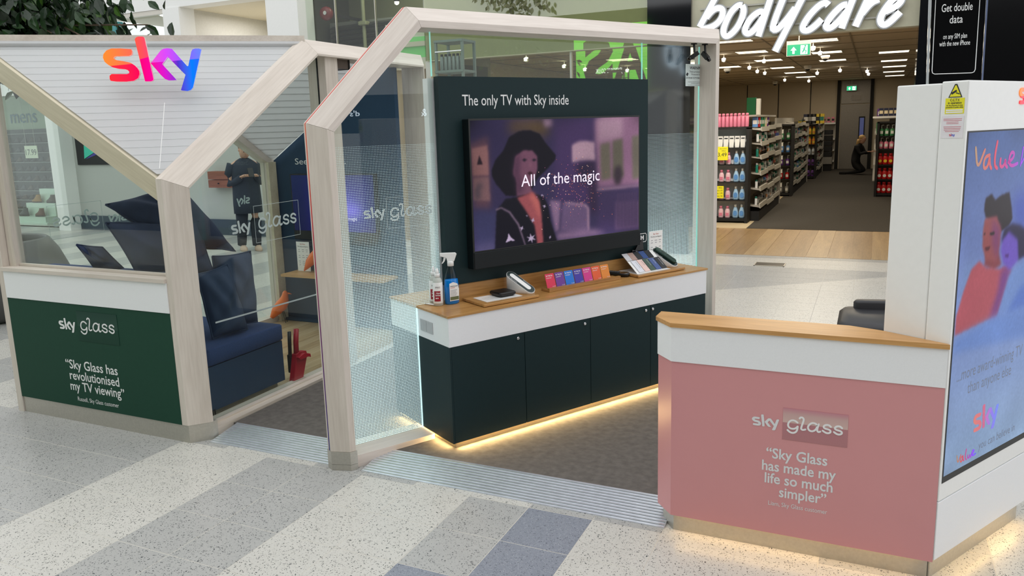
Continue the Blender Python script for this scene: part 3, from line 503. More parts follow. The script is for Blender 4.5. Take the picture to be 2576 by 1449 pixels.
# ---------------------------------------------------------------- sweeping a timber profile round a frame outline
def offset(pl, d):
    out = []
    for i, p in enumerate(pl):
        p = Vector(p); ns = []
        if i > 0: e = (p-Vector(pl[i-1])).normalized(); ns.append(Vector((e.y, -e.x)))
        if i < len(pl)-1: e = (Vector(pl[i+1])-p).normalized(); ns.append(Vector((e.y, -e.x)))
        if len(ns) == 1: out.append(p+ns[0]*d)
        else:
            b = (ns[0]+ns[1]).normalized(); out.append(p+b*(d/max(0.2, b.dot(ns[0]))))
    return out
def frame(pl, prof, place, names, mats, parent):
    offs = [(offset(pl, d), t) for d, t in prof]; res = []
    for i in range(len(pl)-1):
        rings = [[place(o[k].x, o[k].y, t) for o, t in offs] for k in (i, i+1)]
        a, b = [Vector(x) for x in (rings[0][0], rings[1][0])]; dr = (b-a).normalized()
        rings = [[Vector(q)+dr*0.0006 for q in rings[0]], [Vector(q)-dr*0.0006 for q in rings[1]]]   # a hairline mitre gap
        res.append(MB().loft(rings).build(names[i], mats[i], parent))
    return res
# ---------------------------------------------------------------- the seating booth on the left
bo = thing('display_booth', 'pale timber and glass display booth with green front panel and white slatted top', 'booth', (-3.95, 4.0, 0))
PW = wood('limed_oak_diagonal', (200, 188, 176), (224, 214, 203), 'Y', 7, rot=(33.5, 0, 0))
prof = [(0, -0.02), (0, 0.02), (0.09, 0.10), (0.102, 0.10), (0.102, -0.10), (0.09, -0.10)]
XC = -3.29
pl = [(2.83, 0.0995), (2.83, 1.418), (4.02, 2.206), (5.42, 2.206), (5.42, 0.04)]
frame(pl, prof, lambda s, z, t: (XC+t, s, z), ['corner_post', 'diagonal_beam', 'top_beam', 'end_post'], [PALE, PW, PALEY, PALE], bo)
# steel kick of the corner post
kp = [(XC-0.02, 2.835), (XC+0.02, 2.835), (XC+0.10, 2.925), (XC+0.10, 2.96), (XC-0.02, 2.96)]
MB().prism(kp, 0, 0.0995).build('post_kick_plate', STEEL, bo)
MB().bb(XC-0.07, XC+0.07, 4.15, 4.28, 0.04, 2.12).build('door_post', PALE, bo)
MB().bb(XC+0.0, XC+0.012, 4.1485, 4.152, 0.07, 2.1).build('shadow_gap', BLACKM, bo)
fr_ = lambda y0: Fr((0, y0, 0), (1, 0, 0), (0, 0, 1))
# front wall
MB().bb(-4.65, -3.312, 2.83, 2.862, 0.0995, 0.716).build('green_panel', GREEN, bo)
MB().bb(-4.65, -3.312, 2.826, 2.862, 0.7165, 0.878).build('white_band', WHITE, bo)
MB().bb(-4.648, -3.312, 2.837, 2.86, 0, 0.0990).build('kick_plate', STEEL, bo)
MB().bb(-4.66, -3.312, 2.815, 2.885, 0.879, 0.9).build('window_sill', PALEX, bo)
MB().bb(-4.60, -3.312, 2.89, 2.91, 0.879, 0.915).build('glazing_bead', PALEX, bo)
MB().bb(-4.70, -4.652, 2.83, 2.95, 0, 2.2).build('left_post', PALE, bo)
MB().bb(-4.645, -4.59, 2.87, 2.93, 0.9, 2.14).build('left_inner_post', PALE, bo)
PD = wood('limed_oak_warm_lit', (190, 180, 154), (214, 205, 180), 'X', 7, rot=(0, 30, 0))  # yellower copy of the limed oak: the booth's warm light put in its colour
q = MB(); plate(q, fr_(2.845), [(-4.70, 2.10), (-3.315, 1.30), (-3.315, 1.418), (-4.70, 2.225)], -0.085, 0.0); q.build('left_diagonal_beam', PD, bo)
q = MB(); plate(q, fr_(2.9), [(-4.59, 0.905), (-3.33, 0.905), (-3.33, 1.32), (-4.59, 2.04)], -0.008, 0); q.build('window_pane', GLASS, bo)
# right wall pane, rails
rx = Fr((XC+0.005, 0, 0), (0, 1, 0), (0, 0, 1))
q = MB(); plate(q, rx, [(2.935, 0.062), (4.148, 0.062), (4.148, 2.11), (2.935, 1.35)], -0.01, 0); rp = q.build('side_pane', GLASS, bo)
MB().bb(XC-0.05, XC+0.035, 2.965, 4.15, 0.03, 0.06).build('bottom_rail', PALEY, bo)
MB().bb(XC+0.035, XC+0.085, 2.965, 4.15, 0.0, 0.05).build('floor_rail', PALEY, bo)
MB().bb(XC-0.075, XC-0.05, 2.965, 4.15, 0.03, 0.045).build('rail_channel', mat('grey_channel', (150, 148, 142), 0.5), bo)
GV = slatmat('frosted_vinyl', (222, 230, 230))
skylogo(rx, 3.285, 1.055, 0.155, GV, rp, 0.0005, 0.0012)
glasslogo(rx, 3.474, 0.997, 0.392, GV, rp, 0.028, 0.0005, 0.0012, box=GV)
q = MB(); stroke(q, rx, [(3.11, 0.602), (4.14, 0.578)], 0.017, 0.0005, 0.0012, 0); q.build('manifestation_stripe', GV, rp)
# left wall
lx = Fr((-4.632, 0, 0), (0, -1, 0), (0, 0, 1))
q = MB(); plate(q, lx, [(-5.06, 0.08), (-2.96, 0.08), (-2.96, 2.16), (-3.92, 2.16), (-5.06, 1.43)], -0.008, 0); lp = q.build('rear_pane', GLASS, bo)
skylogo(lx, -3.70, 1.06, 0.15, GV, lp, 0.0005, 0.0012); glasslogo(lx, -3.51, 1.02, 0.375, GV, lp, 0.028, 0.0005, 0.0012, box=GV)
skylogo(lx, -4.87, 1.06, 0.15, GV, lp, 0.0005, 0.0012)
MB().bb(-4.67, -4.6, 5.06, 5.16, 0.04, 1.42).build('rear_corner_post', PALE, bo); MB().bb(-4.597, -4.57, 5.05, 5.14, 0.04, 1.4).build('rear_corner_post', PD, bo)
MB().bb(-4.70, -4.61, 2.95, 5.06, 0.0, 0.085).build('rear_rail', PALEY, bo); MB().bb(-4.70, -4.60, 2.85, 4.0, 2.16, 2.21).build('rear_top_beam', PALEY, bo)
q = MB(); plate(q, lx, [(-5.12, 1.36), (-5.12, 1.45), (-3.9, 2.22), (-3.9, 2.12)], -0.05, 0.05); q.build('rear_diagonal_beam', PALEY, bo)
# back wall
bw = Fr((0, 5.15, 0), (1, 0, 0), (0, 0, 1))
q = MB(); plate(q, bw, [(-4.6, 0.04), (-3.36, 0.04), (-3.36, 2.19), (-3.42, 2.19), (-4.6, 1.41)], -0.05, 0); bp_ = q.build('navy_back_panel', NAVY, bo)
text(bw, 'See it. Feel it.', -4.372, 1.376, 0.072, TXT, bp_, w=0.515)
for x in (-4.25, -3.93, -3.62): MB().bb(x-0.002, x+0.002, 5.146, 5.152, 0.06, 0.46).build('door_joint', BLACKM, bp_)
MB().bb(-4.6, -3.4, 5.1, 5.15, 0.04, 0.06).build('wall_plinth', NAVY, bp_)
# oak floor of the booth
OK3 = [wood('booth_plank_%d' % i, a, b, 'Y', 7, 0.25) for i, (a, b) in enumerate((((172, 148, 112), (206, 184, 148)), ((164, 138, 104), (196, 172, 134))))]
for i in range(12):
    x = -4.6+i*0.105; MB().bb(x, x+0.1035, 2.95, 5.15, 0.0, 0.038+0.0004*(i % 2)).build('floor_plank', OK3[i % 2], bo)
# slatted inverted triangles
SLAT = slatmat('white_blind_slat', (234, 235, 236))
def slats(L_, R_, P_, n, side, head=True):
    L_, R_, P_ = Vector(L_), Vector(R_), Vector(P_); ex = (R_-L_).normalized(); nrm = ex.cross(P_-L_).normalized()
    if nrm.z < 0: nrm = -nrm
    ey = nrm.cross(ex); ey = ey if ey.z > 0 else -ey; H = (L_-P_).dot(ey); dz = H/n
    for i in range(n):
        t0, t1 = i/n, min(0.985, (i+1.12)/n); q = MB(); e = []
        for t, o_ in ((t0, -0.006), (t1, -0.0042)):
            a = L_+(P_-L_)*t; b = R_+(P_-R_)*t; e += [a+nrm*o_, b+nrm*o_]
        vs = e+[p_-nrm*0.003 for p_ in e]
        q.add(vs, [(0, 1, 3, 2), (4, 6, 7, 5), (0, 4, 5, 1), (2, 3, 7, 6), (0, 2, 6, 4), (1, 5, 7, 3)]); q.build('blind_slat', SLAT, bo)
    if head: MB().box((L_+R_)/2-ey*0.02+nrm*0.008, ((R_-L_).length-0.02, 0.02, 0.042), ex, nrm, ey).build('blind_headrail', SLAT, bo)
    return ex, ey, nrm
ex, ey, nr = slats((-4.62, 2.87, 2.19), (-3.29, 4.02, 2.19), (-3.31, 2.86, 1.435), 20, 1)
mid = (Vector((-4.62, 2.87, 2.19))+Vector((-3.29, 4.02, 2.19)))/2
MB().tube([Vector((-3.315, 2.87, 1.46))+nr*0.014, Vector((-3.50, 3.11, 1.80))+nr*0.014], 0.0016, 6).build('blind_cord', WHITEG, bo)
MB().box(mid+Vector((0, 0, 0.018)), (1.80, 0.05, 0.036), ex, ex.cross(Vector((0, 0, 1))), (0, 0, 1)).build('corner_top_beam', PALEX, bo)
slats((-4.58, 3.97, 2.17), (-3.42, 5.12, 2.17), (-4.585, 5.12, 1.42), 16, 1, False)
MB().box((-4.0, 4.545, 2.19), (1.66, 0.04, 0.035), Vector((1, 1, 0)).normalized(), Vector((-1, 1, 0)).normalized(), (0, 0, 1)).build('corner_top_beam', PALEX, bo)
cb = thing('sensor_box', 'brown metal box hanging under the top beam of the booth doorway', 'box', (XC, 4.35, 2.05))
MB().rbox((XC, 4.355, 2.075), (0.10, 0.15, 0.065), 0.006).build('housing', mat('bronze_box', (104, 92, 84), 0.35, metal=0.5), cb); MB().bb(XC-0.055, XC+0.055, 4.425, 4.437, 2.04, 2.11).build('end_cap', BLACK, cb)
# lettering of the green front
gf = Fr((0, 2.83, 0), (1, 0, 0), (0, 0, 1)); gp = bpy.data.objects['green_panel']
skylogo(gf, -4.212, 0.545, 0.142, TXT, gp); glasslogo(gf, -4.05, 0.503, 0.327, TXT, gp, 0.024, 0.0022, 0.003)
q = MB(); plate(q, gf, [(-4.05, 0.503), (-3.722, 0.503), (-3.722, 0.678), (-4.05, 0.678)], 0.0005, 0.0018); lgp = q.build('glass_logo_plate', ramp_mat('green_logo_plate', [(0, (32, 66, 53)), (0.49, (36, 72, 58)), (0.5, (50, 82, 70)), (1, (40, 70, 60))], 2, rough=0.6, spec=0.15), gp)
for (s, x, w, z, sz) in (('\u201cSky Glass has', -4.2, 0.432, 0.328, 0.077), ('revolutionised', -4.178, 0.412, 0.262, 0.077), ('my TV viewing\u201d', -4.184, 0.45, 0.197, 0.077)):
    text(gf, s, x, z, sz, TXT, gp, w=w, bold=0.012)
text(gf, 'Russell, Sky Glass customer', -4.134, 0.135, 0.036, TXT, gp, w=0.342)
# ---------------------------------------------------------------- illuminated sky sign standing in front of the slats
sg = thing('illuminated_sign', 'glossy rainbow coloured sky logo sign standing in front of white slats', 'sign', (-3.6, 3.2, 1.88))
sf = Fr((-3.537, 3.26, 1.873), (0.756, 0.654, 0), (0, 0, 1))
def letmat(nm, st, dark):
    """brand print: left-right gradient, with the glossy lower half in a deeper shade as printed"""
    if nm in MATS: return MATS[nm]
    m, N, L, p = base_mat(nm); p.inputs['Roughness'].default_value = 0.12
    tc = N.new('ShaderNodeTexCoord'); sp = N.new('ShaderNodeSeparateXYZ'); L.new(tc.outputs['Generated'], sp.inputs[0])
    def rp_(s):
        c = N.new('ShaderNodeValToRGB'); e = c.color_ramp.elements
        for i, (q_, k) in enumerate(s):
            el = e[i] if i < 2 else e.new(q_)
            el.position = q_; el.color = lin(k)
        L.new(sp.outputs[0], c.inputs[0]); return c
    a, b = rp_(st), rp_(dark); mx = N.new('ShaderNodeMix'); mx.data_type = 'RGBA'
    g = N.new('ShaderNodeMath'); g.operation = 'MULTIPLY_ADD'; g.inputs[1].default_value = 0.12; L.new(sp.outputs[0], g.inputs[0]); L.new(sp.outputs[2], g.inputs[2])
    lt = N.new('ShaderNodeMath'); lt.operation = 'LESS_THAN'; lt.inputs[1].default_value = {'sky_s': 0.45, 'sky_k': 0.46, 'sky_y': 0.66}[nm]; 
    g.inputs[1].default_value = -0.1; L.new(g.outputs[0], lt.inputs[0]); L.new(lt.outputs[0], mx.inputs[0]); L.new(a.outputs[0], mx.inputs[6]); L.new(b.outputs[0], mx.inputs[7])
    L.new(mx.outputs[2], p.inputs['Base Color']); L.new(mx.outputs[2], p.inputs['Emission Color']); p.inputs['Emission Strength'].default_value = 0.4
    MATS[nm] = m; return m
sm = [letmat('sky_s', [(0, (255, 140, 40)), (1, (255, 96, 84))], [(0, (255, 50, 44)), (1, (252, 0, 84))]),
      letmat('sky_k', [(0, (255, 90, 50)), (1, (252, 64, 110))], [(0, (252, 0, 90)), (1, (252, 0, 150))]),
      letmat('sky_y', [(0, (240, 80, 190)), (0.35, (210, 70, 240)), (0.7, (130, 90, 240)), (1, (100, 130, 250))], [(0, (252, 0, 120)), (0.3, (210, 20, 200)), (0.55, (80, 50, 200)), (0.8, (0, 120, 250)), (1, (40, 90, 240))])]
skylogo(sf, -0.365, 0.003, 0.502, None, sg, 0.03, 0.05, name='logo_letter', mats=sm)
q = MB()
for poly in D['SKY']: plate(q, sf, [(-0.365+a*0.502, 0.003+b*0.502) for a, b in poly], 0.008, 0.0295)
q.build('letter_returns', mat('sign_return', (232, 226, 226), 0.4), sg)
for x, z in ((-0.25, 0.14), (-0.13, 0.16), (0.02, 0.12)): MB().box(sf.p(x, z, -0.07), (0.012, 0.14, 0.012), sf.ex, sf.ez, (0, 0, 1)).build('bracket', STEEL, sg)
# ---------------------------------------------------------------- inside the booth
FAB = mat('navy_wool', (44, 64, 108), 0.9, var=0.1, scale=120, bump=0.3)
be = thing('bench', 'navy upholstered bench with high back along the booth front', 'bench', (-3.95, 3.3, 0.04))
MB().bb(-4.58, -3.36, 2.95, 3.70, 0.075, 0.335).build('base', mat('navy_base', (38, 60, 90), 0.55), be)
MB().bb(-4.55, -3.39, 3.0, 3.66, 0.04, 0.074).build('plinth', STEEL, be)
MB().rbox((-3.965, 3.40, 0.39), (1.23, 0.62, 0.10), 0.02).build('seat_pad', FAB, be, True)
MB().bb(-4.58, -3.37, 2.93, 3.09, 0.335, 0.85).build('back_board', FAB, be); MB().rbox((-3.975, 3.01, 0.866), (1.21, 0.17, 0.03), 0.012).build('back_ledge', FAB, be)
q = MB()
for i in range(9): q.bb(-3.361, -3.358, 2.975+i*0.016, 2.983+i*0.016, 0.045, 0.085)
q.build('vent_slots', BLACKM, be)
def pillow(name, cs, th, m, label, bend=0.0):
    cs = [Vector(c) for c in cs]; n = 22
    nrm = (cs[1]-cs[0]).cross(cs[3]-cs[0]).normalized(); vs = []; fs = []; rng = random.Random(len(label))
    def pt(u, v, s):
        a = cs[0].lerp(cs[1], u).lerp(cs[3].lerp(cs[2], u), v); cc = sum(cs, Vector())/4
        e = (1-(2*u-1)**2)*(1-(2*v-1)**2)
        pin = 0.045*((1-(2*u-1)**2)*abs(2*v-1)**3+(1-(2*v-1)**2)*abs(2*u-1)**3)      # sides pulled in between the corners
        a = a+(cc-a)*pin
        wr = 0.004*math.sin(9*u+5*v)*math.sin(7*v-4*u)
        fold = 0.022*math.sin(14*u-9*v+1.3)*math.exp(-((u-0.3)**2+(v-0.25)**2)*7)+0.024*math.sin(11*v+7*u)*math.exp(-((u-0.7)**2+(v-0.6)**2)*6)
        return a+nrm*s*(th*(0.75*max(e, 0)**0.6+0.25*max(e, 0)**0.3)+(wr+fold)*max(e, 0)**0.5)
    for s in (1, -1):
        b = len(vs)
        for i in range(n+1):
            for j in range(n+1): vs.append(pt(i/n, j/n, s))
        for i in range(n):
            for j in range(n):
                k = b+i*(n+1)+j; fs.append((k, k+1, k+n+2, k+n+1) if s > 0 else (k, k+n+1, k+n+2, k+1))
    t = thing(name, label, 'cushion', tuple(min(cs, key=lambda c: c.z)))
    mb = MB(); mb.add(vs, fs); mb.build('cover', m, t, True)
    ring = [pt(i/n, 0, 1) for i in range(n+1)]+[pt(1, i/n, 1) for i in range(1, n+1)]+[pt(1-i/n, 1, 1) for i in range(1, n+1)]+[pt(0, 1-i/n, 1) for i in range(1, n+1)]
    MB().tube(ring, 0.0055, 6).build('piping', m, t, True)
    return t
CU1 = mat('midnight_cotton', (46, 54, 80), 0.9, var=0.15, scale=12, bump=0.3); CU2 = mat('slate_navy_cotton', (58, 70, 96), 0.9, var=0.12, scale=14, bump=0.3)
Cz = [list(c) for c in D['CUSH']]
for k in (3, 4): Cz[k] = [(p[0]-0.02, p[1], max(p[2], 0.452)) for p in Cz[k]]
pillow('cushion', Cz[0], 0.14, CU1, 'large midnight cushion lying topmost on the pile behind the corner post')
pillow('cushion', Cz[1], 0.14, CU1, 'midnight cushion standing on the bench ledge under the topmost one')
pillow('cushion', Cz[2], 0.06, mat('dark_navy_cotton', (32, 46, 76), 0.9, var=0.1, scale=20, bump=0.3), 'small dark navy cushion leaning alone on the bench ledge behind the window')
pillow('cushion', Cz[3], 0.09, CU2, 'slate navy cushion standing at the back of the bench seat')
pillow('cushion', Cz[4], 0.085, CU2, 'slate navy cushion leaning in front on the bench seat by the side glass')
# dustpan and brush
dp = thing('dustpan', 'red plastic dustpan standing on its edge against the bench', 'dustpan', (-3.33, 3.77, 0.04))
RED = mat('red_plastic', (176, 20, 44), 0.35)
q = MB(); f_ = Fr((-3.335, 0, 0), (0, 1, 0), (0, 0, 1)); plate(q, f_, [(3.726, 0.04), (3.82, 0.05), (3.88, 0.20), (3.87, 0.225), (3.80, 0.235), (3.775, 0.225)], -0.02, 0.02); q.build('pan', RED, dp, bevel=0.004)
q = MB(); plate(q, f_, [(3.765, 0.21), (3.825, 0.225), (3.88, 0.205), (3.885, 0.18), (3.86, 0.19), (3.78, 0.19)], 0.02, 0.045); q.build('lip', RED, dp, bevel=0.003)
MB().tube([(-3.335, 3.795, 0.22), (-3.335, 3.80, 0.30), (-3.335, 3.812, 0.385)], 0.017, 10).build('handle', RED, dp, True)
br = thing('hand_brush', 'black bristled hand brush tucked behind the red dustpan', 'brush', (-3.345, 3.765, 0.20))
MB().tube([(-3.37, 3.775, 0.21), (-3.37, 3.785, 0.37)], 0.012, 8).build('handle', BLACK, br, True); MB().rbox((-3.37, 3.775, 0.16), (0.03, 0.03, 0.12), 0.006).build('bristles', BLACKM, br)
# orange birds
ORG = mat('orange_lacquer', (246, 118, 30), 0.35)
def bird(loc, label, sc=1.0, rot=0.0):
    t = thing('bird_figure', label, 'ornament', loc); L0 = Vector(loc); a = Vector((math.cos(rot), math.sin(rot), 0)); b = Vector((-a.y, a.x, 0)); Z = Vector((0, 0, 1))
    prof_ = [((-0.115, 0.02), 0.006), ((-0.09, 0.05), 0.02), ((-0.05, 0.10), 0.042), ((0.0, 0.15), 0.052), ((0.03, 0.19), 0.044), ((0.04, 0.225), 0.032), ((0.045, 0.25), 0.028), ((0.05, 0.268), 0.018), ((0.052, 0.275), 0.004)]
    rings = []
    for (x, z), r in prof_:
        c = L0+a*x*sc+Z*z*sc; ax_ = (a*0.8-Z*0.6)
        rings.append([c+ax_*(r*sc*math.cos(2*math.pi*k/14))+b*(r*sc*math.sin(2*math.pi*k/14)) for k in range(14)])
    MB().loft(rings).build('body', ORG, t, True)
    MB().tube([L0+(a*0.068+Z*0.255)*sc, L0+(a*0.10+Z*0.248)*sc], 0.008*sc, 8, 0.001).build('beak', ORG, t)
    for s in (-1, 1): MB().tube([L0+(a*0.01+b*0.012*s+Z*0.1)*sc, L0+(a*0.035+b*0.02*s)*sc], 0.0022, 6).build('leg', BLACK, t)
bird((-4.53, 5.02, 0.04), 'orange bird ornament standing on the booth floor by the rear post', 1.0, 0.3)
# shelf, leaflets, booth television
sh = thing('wall_shelf', 'narrow oak shelf on the navy wall under the booth television', 'shelf', (-3.9, 5.05, 0.46)); MB().bb(-4.43, -3.42, 4.93, 5.149, 0.462, 0.482).build('board', wood('oak_x2', (176, 132, 80), (210, 168, 112), 'X', 8), sh)
bird((-4.17, 5.06, 0.482), 'orange bird ornament on the oak shelf beside the fact card', 0.9, 0.2)
def leaflet(fr, x, y, w, h, label, parent_loc):
    t = thing('fact_card', label, 'card', parent_loc)
    q = MB(); plate(q, fr, [(x, y), (x+w, y), (x+w, y+h), (x, y+h)], 0, 0.003); q.build('card', WHITEG, t)
    text(fr, 'Sky Glass', x+w/2, y+h*0.9, w*0.11, mat('red_print', (200, 80, 70), 0.6), t, align='C', h=0.0036); text(fr, 'The facts and figures', x+w/2, y+h*0.82, w*0.1, DARKT, t, w=w*0.8, align='C', h=0.0036)
    q = MB(); rng = random.Random(3)
    for cx in (0.2, 0.5, 0.8):
        for k in range(9):
            if k in (2, 5): continue
            yy = y+h*(0.72-k*0.065); ww = w*rng.uniform(0.10, 0.2); plate(q, fr, [(x+w*cx-ww/2, yy), (x+w*cx+ww/2, yy), (x+w*cx+ww/2, yy+h*0.014), (x+w*cx-ww/2, yy+h*0.014)], 0.003, 0.0034)
    q.build('small_print', mat('grey_print', (120, 122, 128), 0.6), t); return t
leaflet(Fr((0, 5.10, 0), (1, 0, 0), (0, 0, 1)), -4.385, 0.484, 0.135, 0.25, 'white fact card standing on the oak shelf in the booth', (-4.31, 5.1, 0.482))
tv = thing('television', 'dark flat television on the navy wall inside the booth', 'television', (-4.0, 5.13, 0.75))
MB().bb(-4.40, -3.56, 5.105, 5.149, 0.755, 1.30).build('body', BLACK, tv)
bs = Fr((0, 5.104, 0), (1, 0, 0), (0, 0, 1)); el = lambda cx, cz, rx_, rz: [(cx+rx_*math.cos(i*math.pi/10), cz+rz*math.sin(i*math.pi/10)) for i in range(20)]
picture(bs, -4.39, -3.57, 0.83, 1.29, 120, [((34, 28, 110), 10, [(-4.2, 0.83), (-3.6, 0.83), (-3.6, 1.29), (-4.2, 1.29)]), ((92, 84, 200), 10, el(-3.92, 1.03, 0.2, 0.09)), ((180, 130, 210), 5, el(-3.99, 1.07, 0.1, 0.03)), ((110, 90, 220), 5, el(-3.8, 1.0, 0.1, 0.04))], 0.0006, 0.9, 'booth_tv', tv, [(0, (20, 24, 60)), (1, (24, 34, 70))])
text(bs, 'glass', -3.96, 1.03, 0.05, emis('screen_text', (220, 216, 240), 0.9), tv, h=0.0015); text(bs, "It's just magic", -3.96, 0.925, 0.04, MATS['screen_text'], tv, h=0.0015)
# ---------------------------------------------------------------- frame of the cabinet wall: u runs along it, v goes behind it
DD = Vector((0.5, math.sqrt(3)/2, 0)); NN = Vector((-math.sqrt(3)/2, 0.5, 0)); OO = Vector((-1.844, 3.192, 0))
def P2(u, v, z): return OO+DD*u+NN*v+Vector((0, 0, z))
def ubox(mb, u0, u1, v0, v1, z0, z1): return mb.box(P2((u0+u1)/2, (v0+v1)/2, (z0+z1)/2), (u1-u0, v1-v0, z1-z0), DD, NN, (0, 0, 1))
def UF(v): return Fr(P2(0, v, 0), DD, (0, 0, 1))          # face looking at the camera side
# ---------------------------------------------------------------- glass partition in its angled timber frame
pa = thing('glass_partition', 'dotted glass partition in an angled pale timber frame beside the television', 'partition', P2(0.8, 0.27, 0))
VC = 0.268
WD = wood('limed_oak_60', (202, 190, 180), (226, 216, 207), 'X-60', 7)
WDD = wood('limed_oak_60_slope', (202, 190, 180), (226, 216, 207), 'X', 7, rot=(0, -45.3, 60))
pprof = [(0, -0.022), (0, 0.022), (0.068, 0.088), (0.10, 0.088), (0.10, -0.088), (0.068, -0.088)]
ppl = [(-0.545, 0.095), (-0.545, 1.668), (-0.013, 2.206), (2.235, 2.206), (2.235, 0.03)]
pf = lambda s, z, t: P2(s, VC-t, z)
frame(ppl, pprof, pf, ['near_post', 'diagonal_beam', 'top_beam', 'far_post'], [PALE, WDD, WD, PALE], pa)
frame([(-0.545, 0.03), (-0.545, 0.0955)], [(-0.003, -0.024), (-0.003, 0.024), (0.067, 0.092), (0.104, 0.092), (0.104, -0.092), (0.067, -0.092)], pf, ['post_kick_plate'], [STEEL], pa)
frame([(-0.545, 0.0), (-0.545, 0.03)], [(-0.003, -0.024), (-0.003, 0.024), (0.067, 0.092), (0.104, 0.092), (0.104, -0.092), (0.067, -0.092)], pf, ['post_kick_plate'], [STEEL], pa)
STRIP = ramp_mat('brand_strip', [(0, (40, 40, 130)), (0.45, (120, 30, 100)), (0.75, (214, 60, 60)), (1, (240, 120, 80))], 2, lo=0.0, hi=1.0, coord='Generated', rough=0.4)
sprof = [(-0.0015, -0.005), (-0.0015, 0.005), (0.004, 0.005), (0.004, -0.005)]
frame(ppl[:2], sprof, pf, ['edge_strip'], [STRIP], pa); frame(ppl[1:3], sprof, pf, ['edge_strip'], [mat('red_strip', (222, 84, 66), 0.4)], pa)
# bottom rail on the carpet, running down over the ramp
q = MB(); ubox(q, -0.44, 0.0, VC-0.075, VC+0.12, 0.0, 0.062); ubox(q, 1.87, 2.14, VC-0.075, VC+0.12, 0.0, 0.062); q.build('bottom_rail', WD, pa)
GLV = 0.315
gfr = UF(GLV)
q = MB(); plate(q, gfr, [(-0.443, 0.062), (0.15, 0.062), (0.15, 2.11), (0.02, 2.11), (-0.443, 1.645)], -0.008, 0); gp1 = q.build('glass_pane', GLASS, pa)
q = MB(); plate(q, gfr, [(0.154, 1.885), (1.62, 1.885), (1.62, 2.11), (0.154, 2.11)], -0.008, 0); gp2 = q.build('glass_pane', GLASS, pa)
q = MB(); plate(q, gfr, [(1.624, 0.74), (1.87, 0.74), (1.87, 0.062), (2.135, 0.062), (2.135, 2.11), (1.624, 2.11)], -0.008, 0); gp3 = q.build('glass_pane', GLASS, pa)
EDGE = mat('polished_glass_edge', (150, 226, 214), 0.2, emit=0.35)
q = MB(); ubox(q, 0.150, 0.154, GLV, GLV+0.008, 1.89, 2.11); q.build('glass_edge', EDGE, pa); q = MB(); ubox(q, 1.620, 1.624, GLV, GLV+0.008, 1.89, 2.11); q.build('glass_edge', EDGE, pa)
q = MB(); ubox(q, 2.132, 2.136, GLV-0.001, GLV+0.008, 0.07, 2.1); q.build('glass_edge', EDGE, pa); q = MB(); ubox(q, -0.004, -0.0005, GLV-0.002, GLV+0.01, 0.064, 0.72); q.build('glass_edge', mat('lit_glass_edge', (206, 244, 246), 0.3, emit=0.7), pa)
# edge-lit dots printed on the glass, growing denser to the floor
DOT = mat('edge_lit_dots', (214, 242, 246), 0.5, var=0.0, emit=0.5)
def dots(u0, u1, inside, parent):
    vs = []; fs = []; p_ = 0.0083
    nz_ = int((1.56-0.066)/p_); nu = int((u1-u0)/p_)
    for j in range(nz_):
        z = 0.068+j*p_; t = max(0.0, 1-(z-0.35)/1.2); s = p_*(0.12+0.22*min(1, t*1.3))
        for i in range(nu):
            u = u0+(i+0.5)*p_
            if not inside(u, z): continue
            b = len(vs); 
            for a, c in ((-s, -s), (s, -s), (s, s), (-s, s)): vs.append(gfr.p(u+a, z+c, 0.0004))
            fs.append((b, b+1, b+2, b+3))
    mb = MB(); mb.add(vs, fs); mb.build('glass_dots', DOT, parent, kind='stuff')
dots(-0.443, 0.15, lambda u, z: z < 1.645+(u+0.443)-0.02 and (u < 0 or z > 0.73), gp1)
dots(1.626, 2.13, lambda u, z: u > 1.868 or z > 0.745, gp3)
skylogo(gfr, -0.268, 1.19, 0.118, GV, gp1, 0.0008, 0.0014); glasslogo(gfr, -0.142, 1.145, 0.275, GV, gp1, 0.034, 0.0008, 0.0014, box=GV)
# warning notice stuck to the glass
wn_ = thing('warning_notice', 'white WARNING notice about cctv recording stuck high on the dotted glass', 'notice', P2(2.1, GLV, 1.85)); wf = UF(GLV-0.002)
q = MB(); plate(q, wf, [(2.003, 1.852), (2.197, 1.852), (2.197, 1.99), (2.003, 1.99)], 0, 0.001); q.build('sheet', mat('notice_white', (226, 240, 238), 0.5), wn_)
for s, z, sz, wd in (('WARNING', 1.958, 0.026, 0.12), ('These premises are', 1.938, 0.015, 0.125), ('Protected by', 1.921, 0.015, 0.085), ('24 HOUR CCTV RECORDING', 1.899, 0.014, 0.188), ('Images being monitored for the purpose of crime', 1.877, 0.007, 0.15), ('prevention and public safety', 1.868, 0.007, 0.09), ('This scheme is controlled by the retail group', 1.857, 0.006, 0.15)):
    text(wf, s, 2.1, z, sz, DARKT, wn_, w=wd, align='C', h=0.0014, bold=0.02 if sz > 0.02 or '24' in s else 0.0)
for sx in (2.018, 2.172):
    q = MB(); plate(q, wf, [(sx-0.012, 1.925), (sx, 1.938), (sx+0.012, 1.928), (sx+0.004, 1.922), (sx+0.006, 1.915), (sx-0.006, 1.917)], 0.001, 0.0016); q.build('camera_symbol', DARKT, wn_)
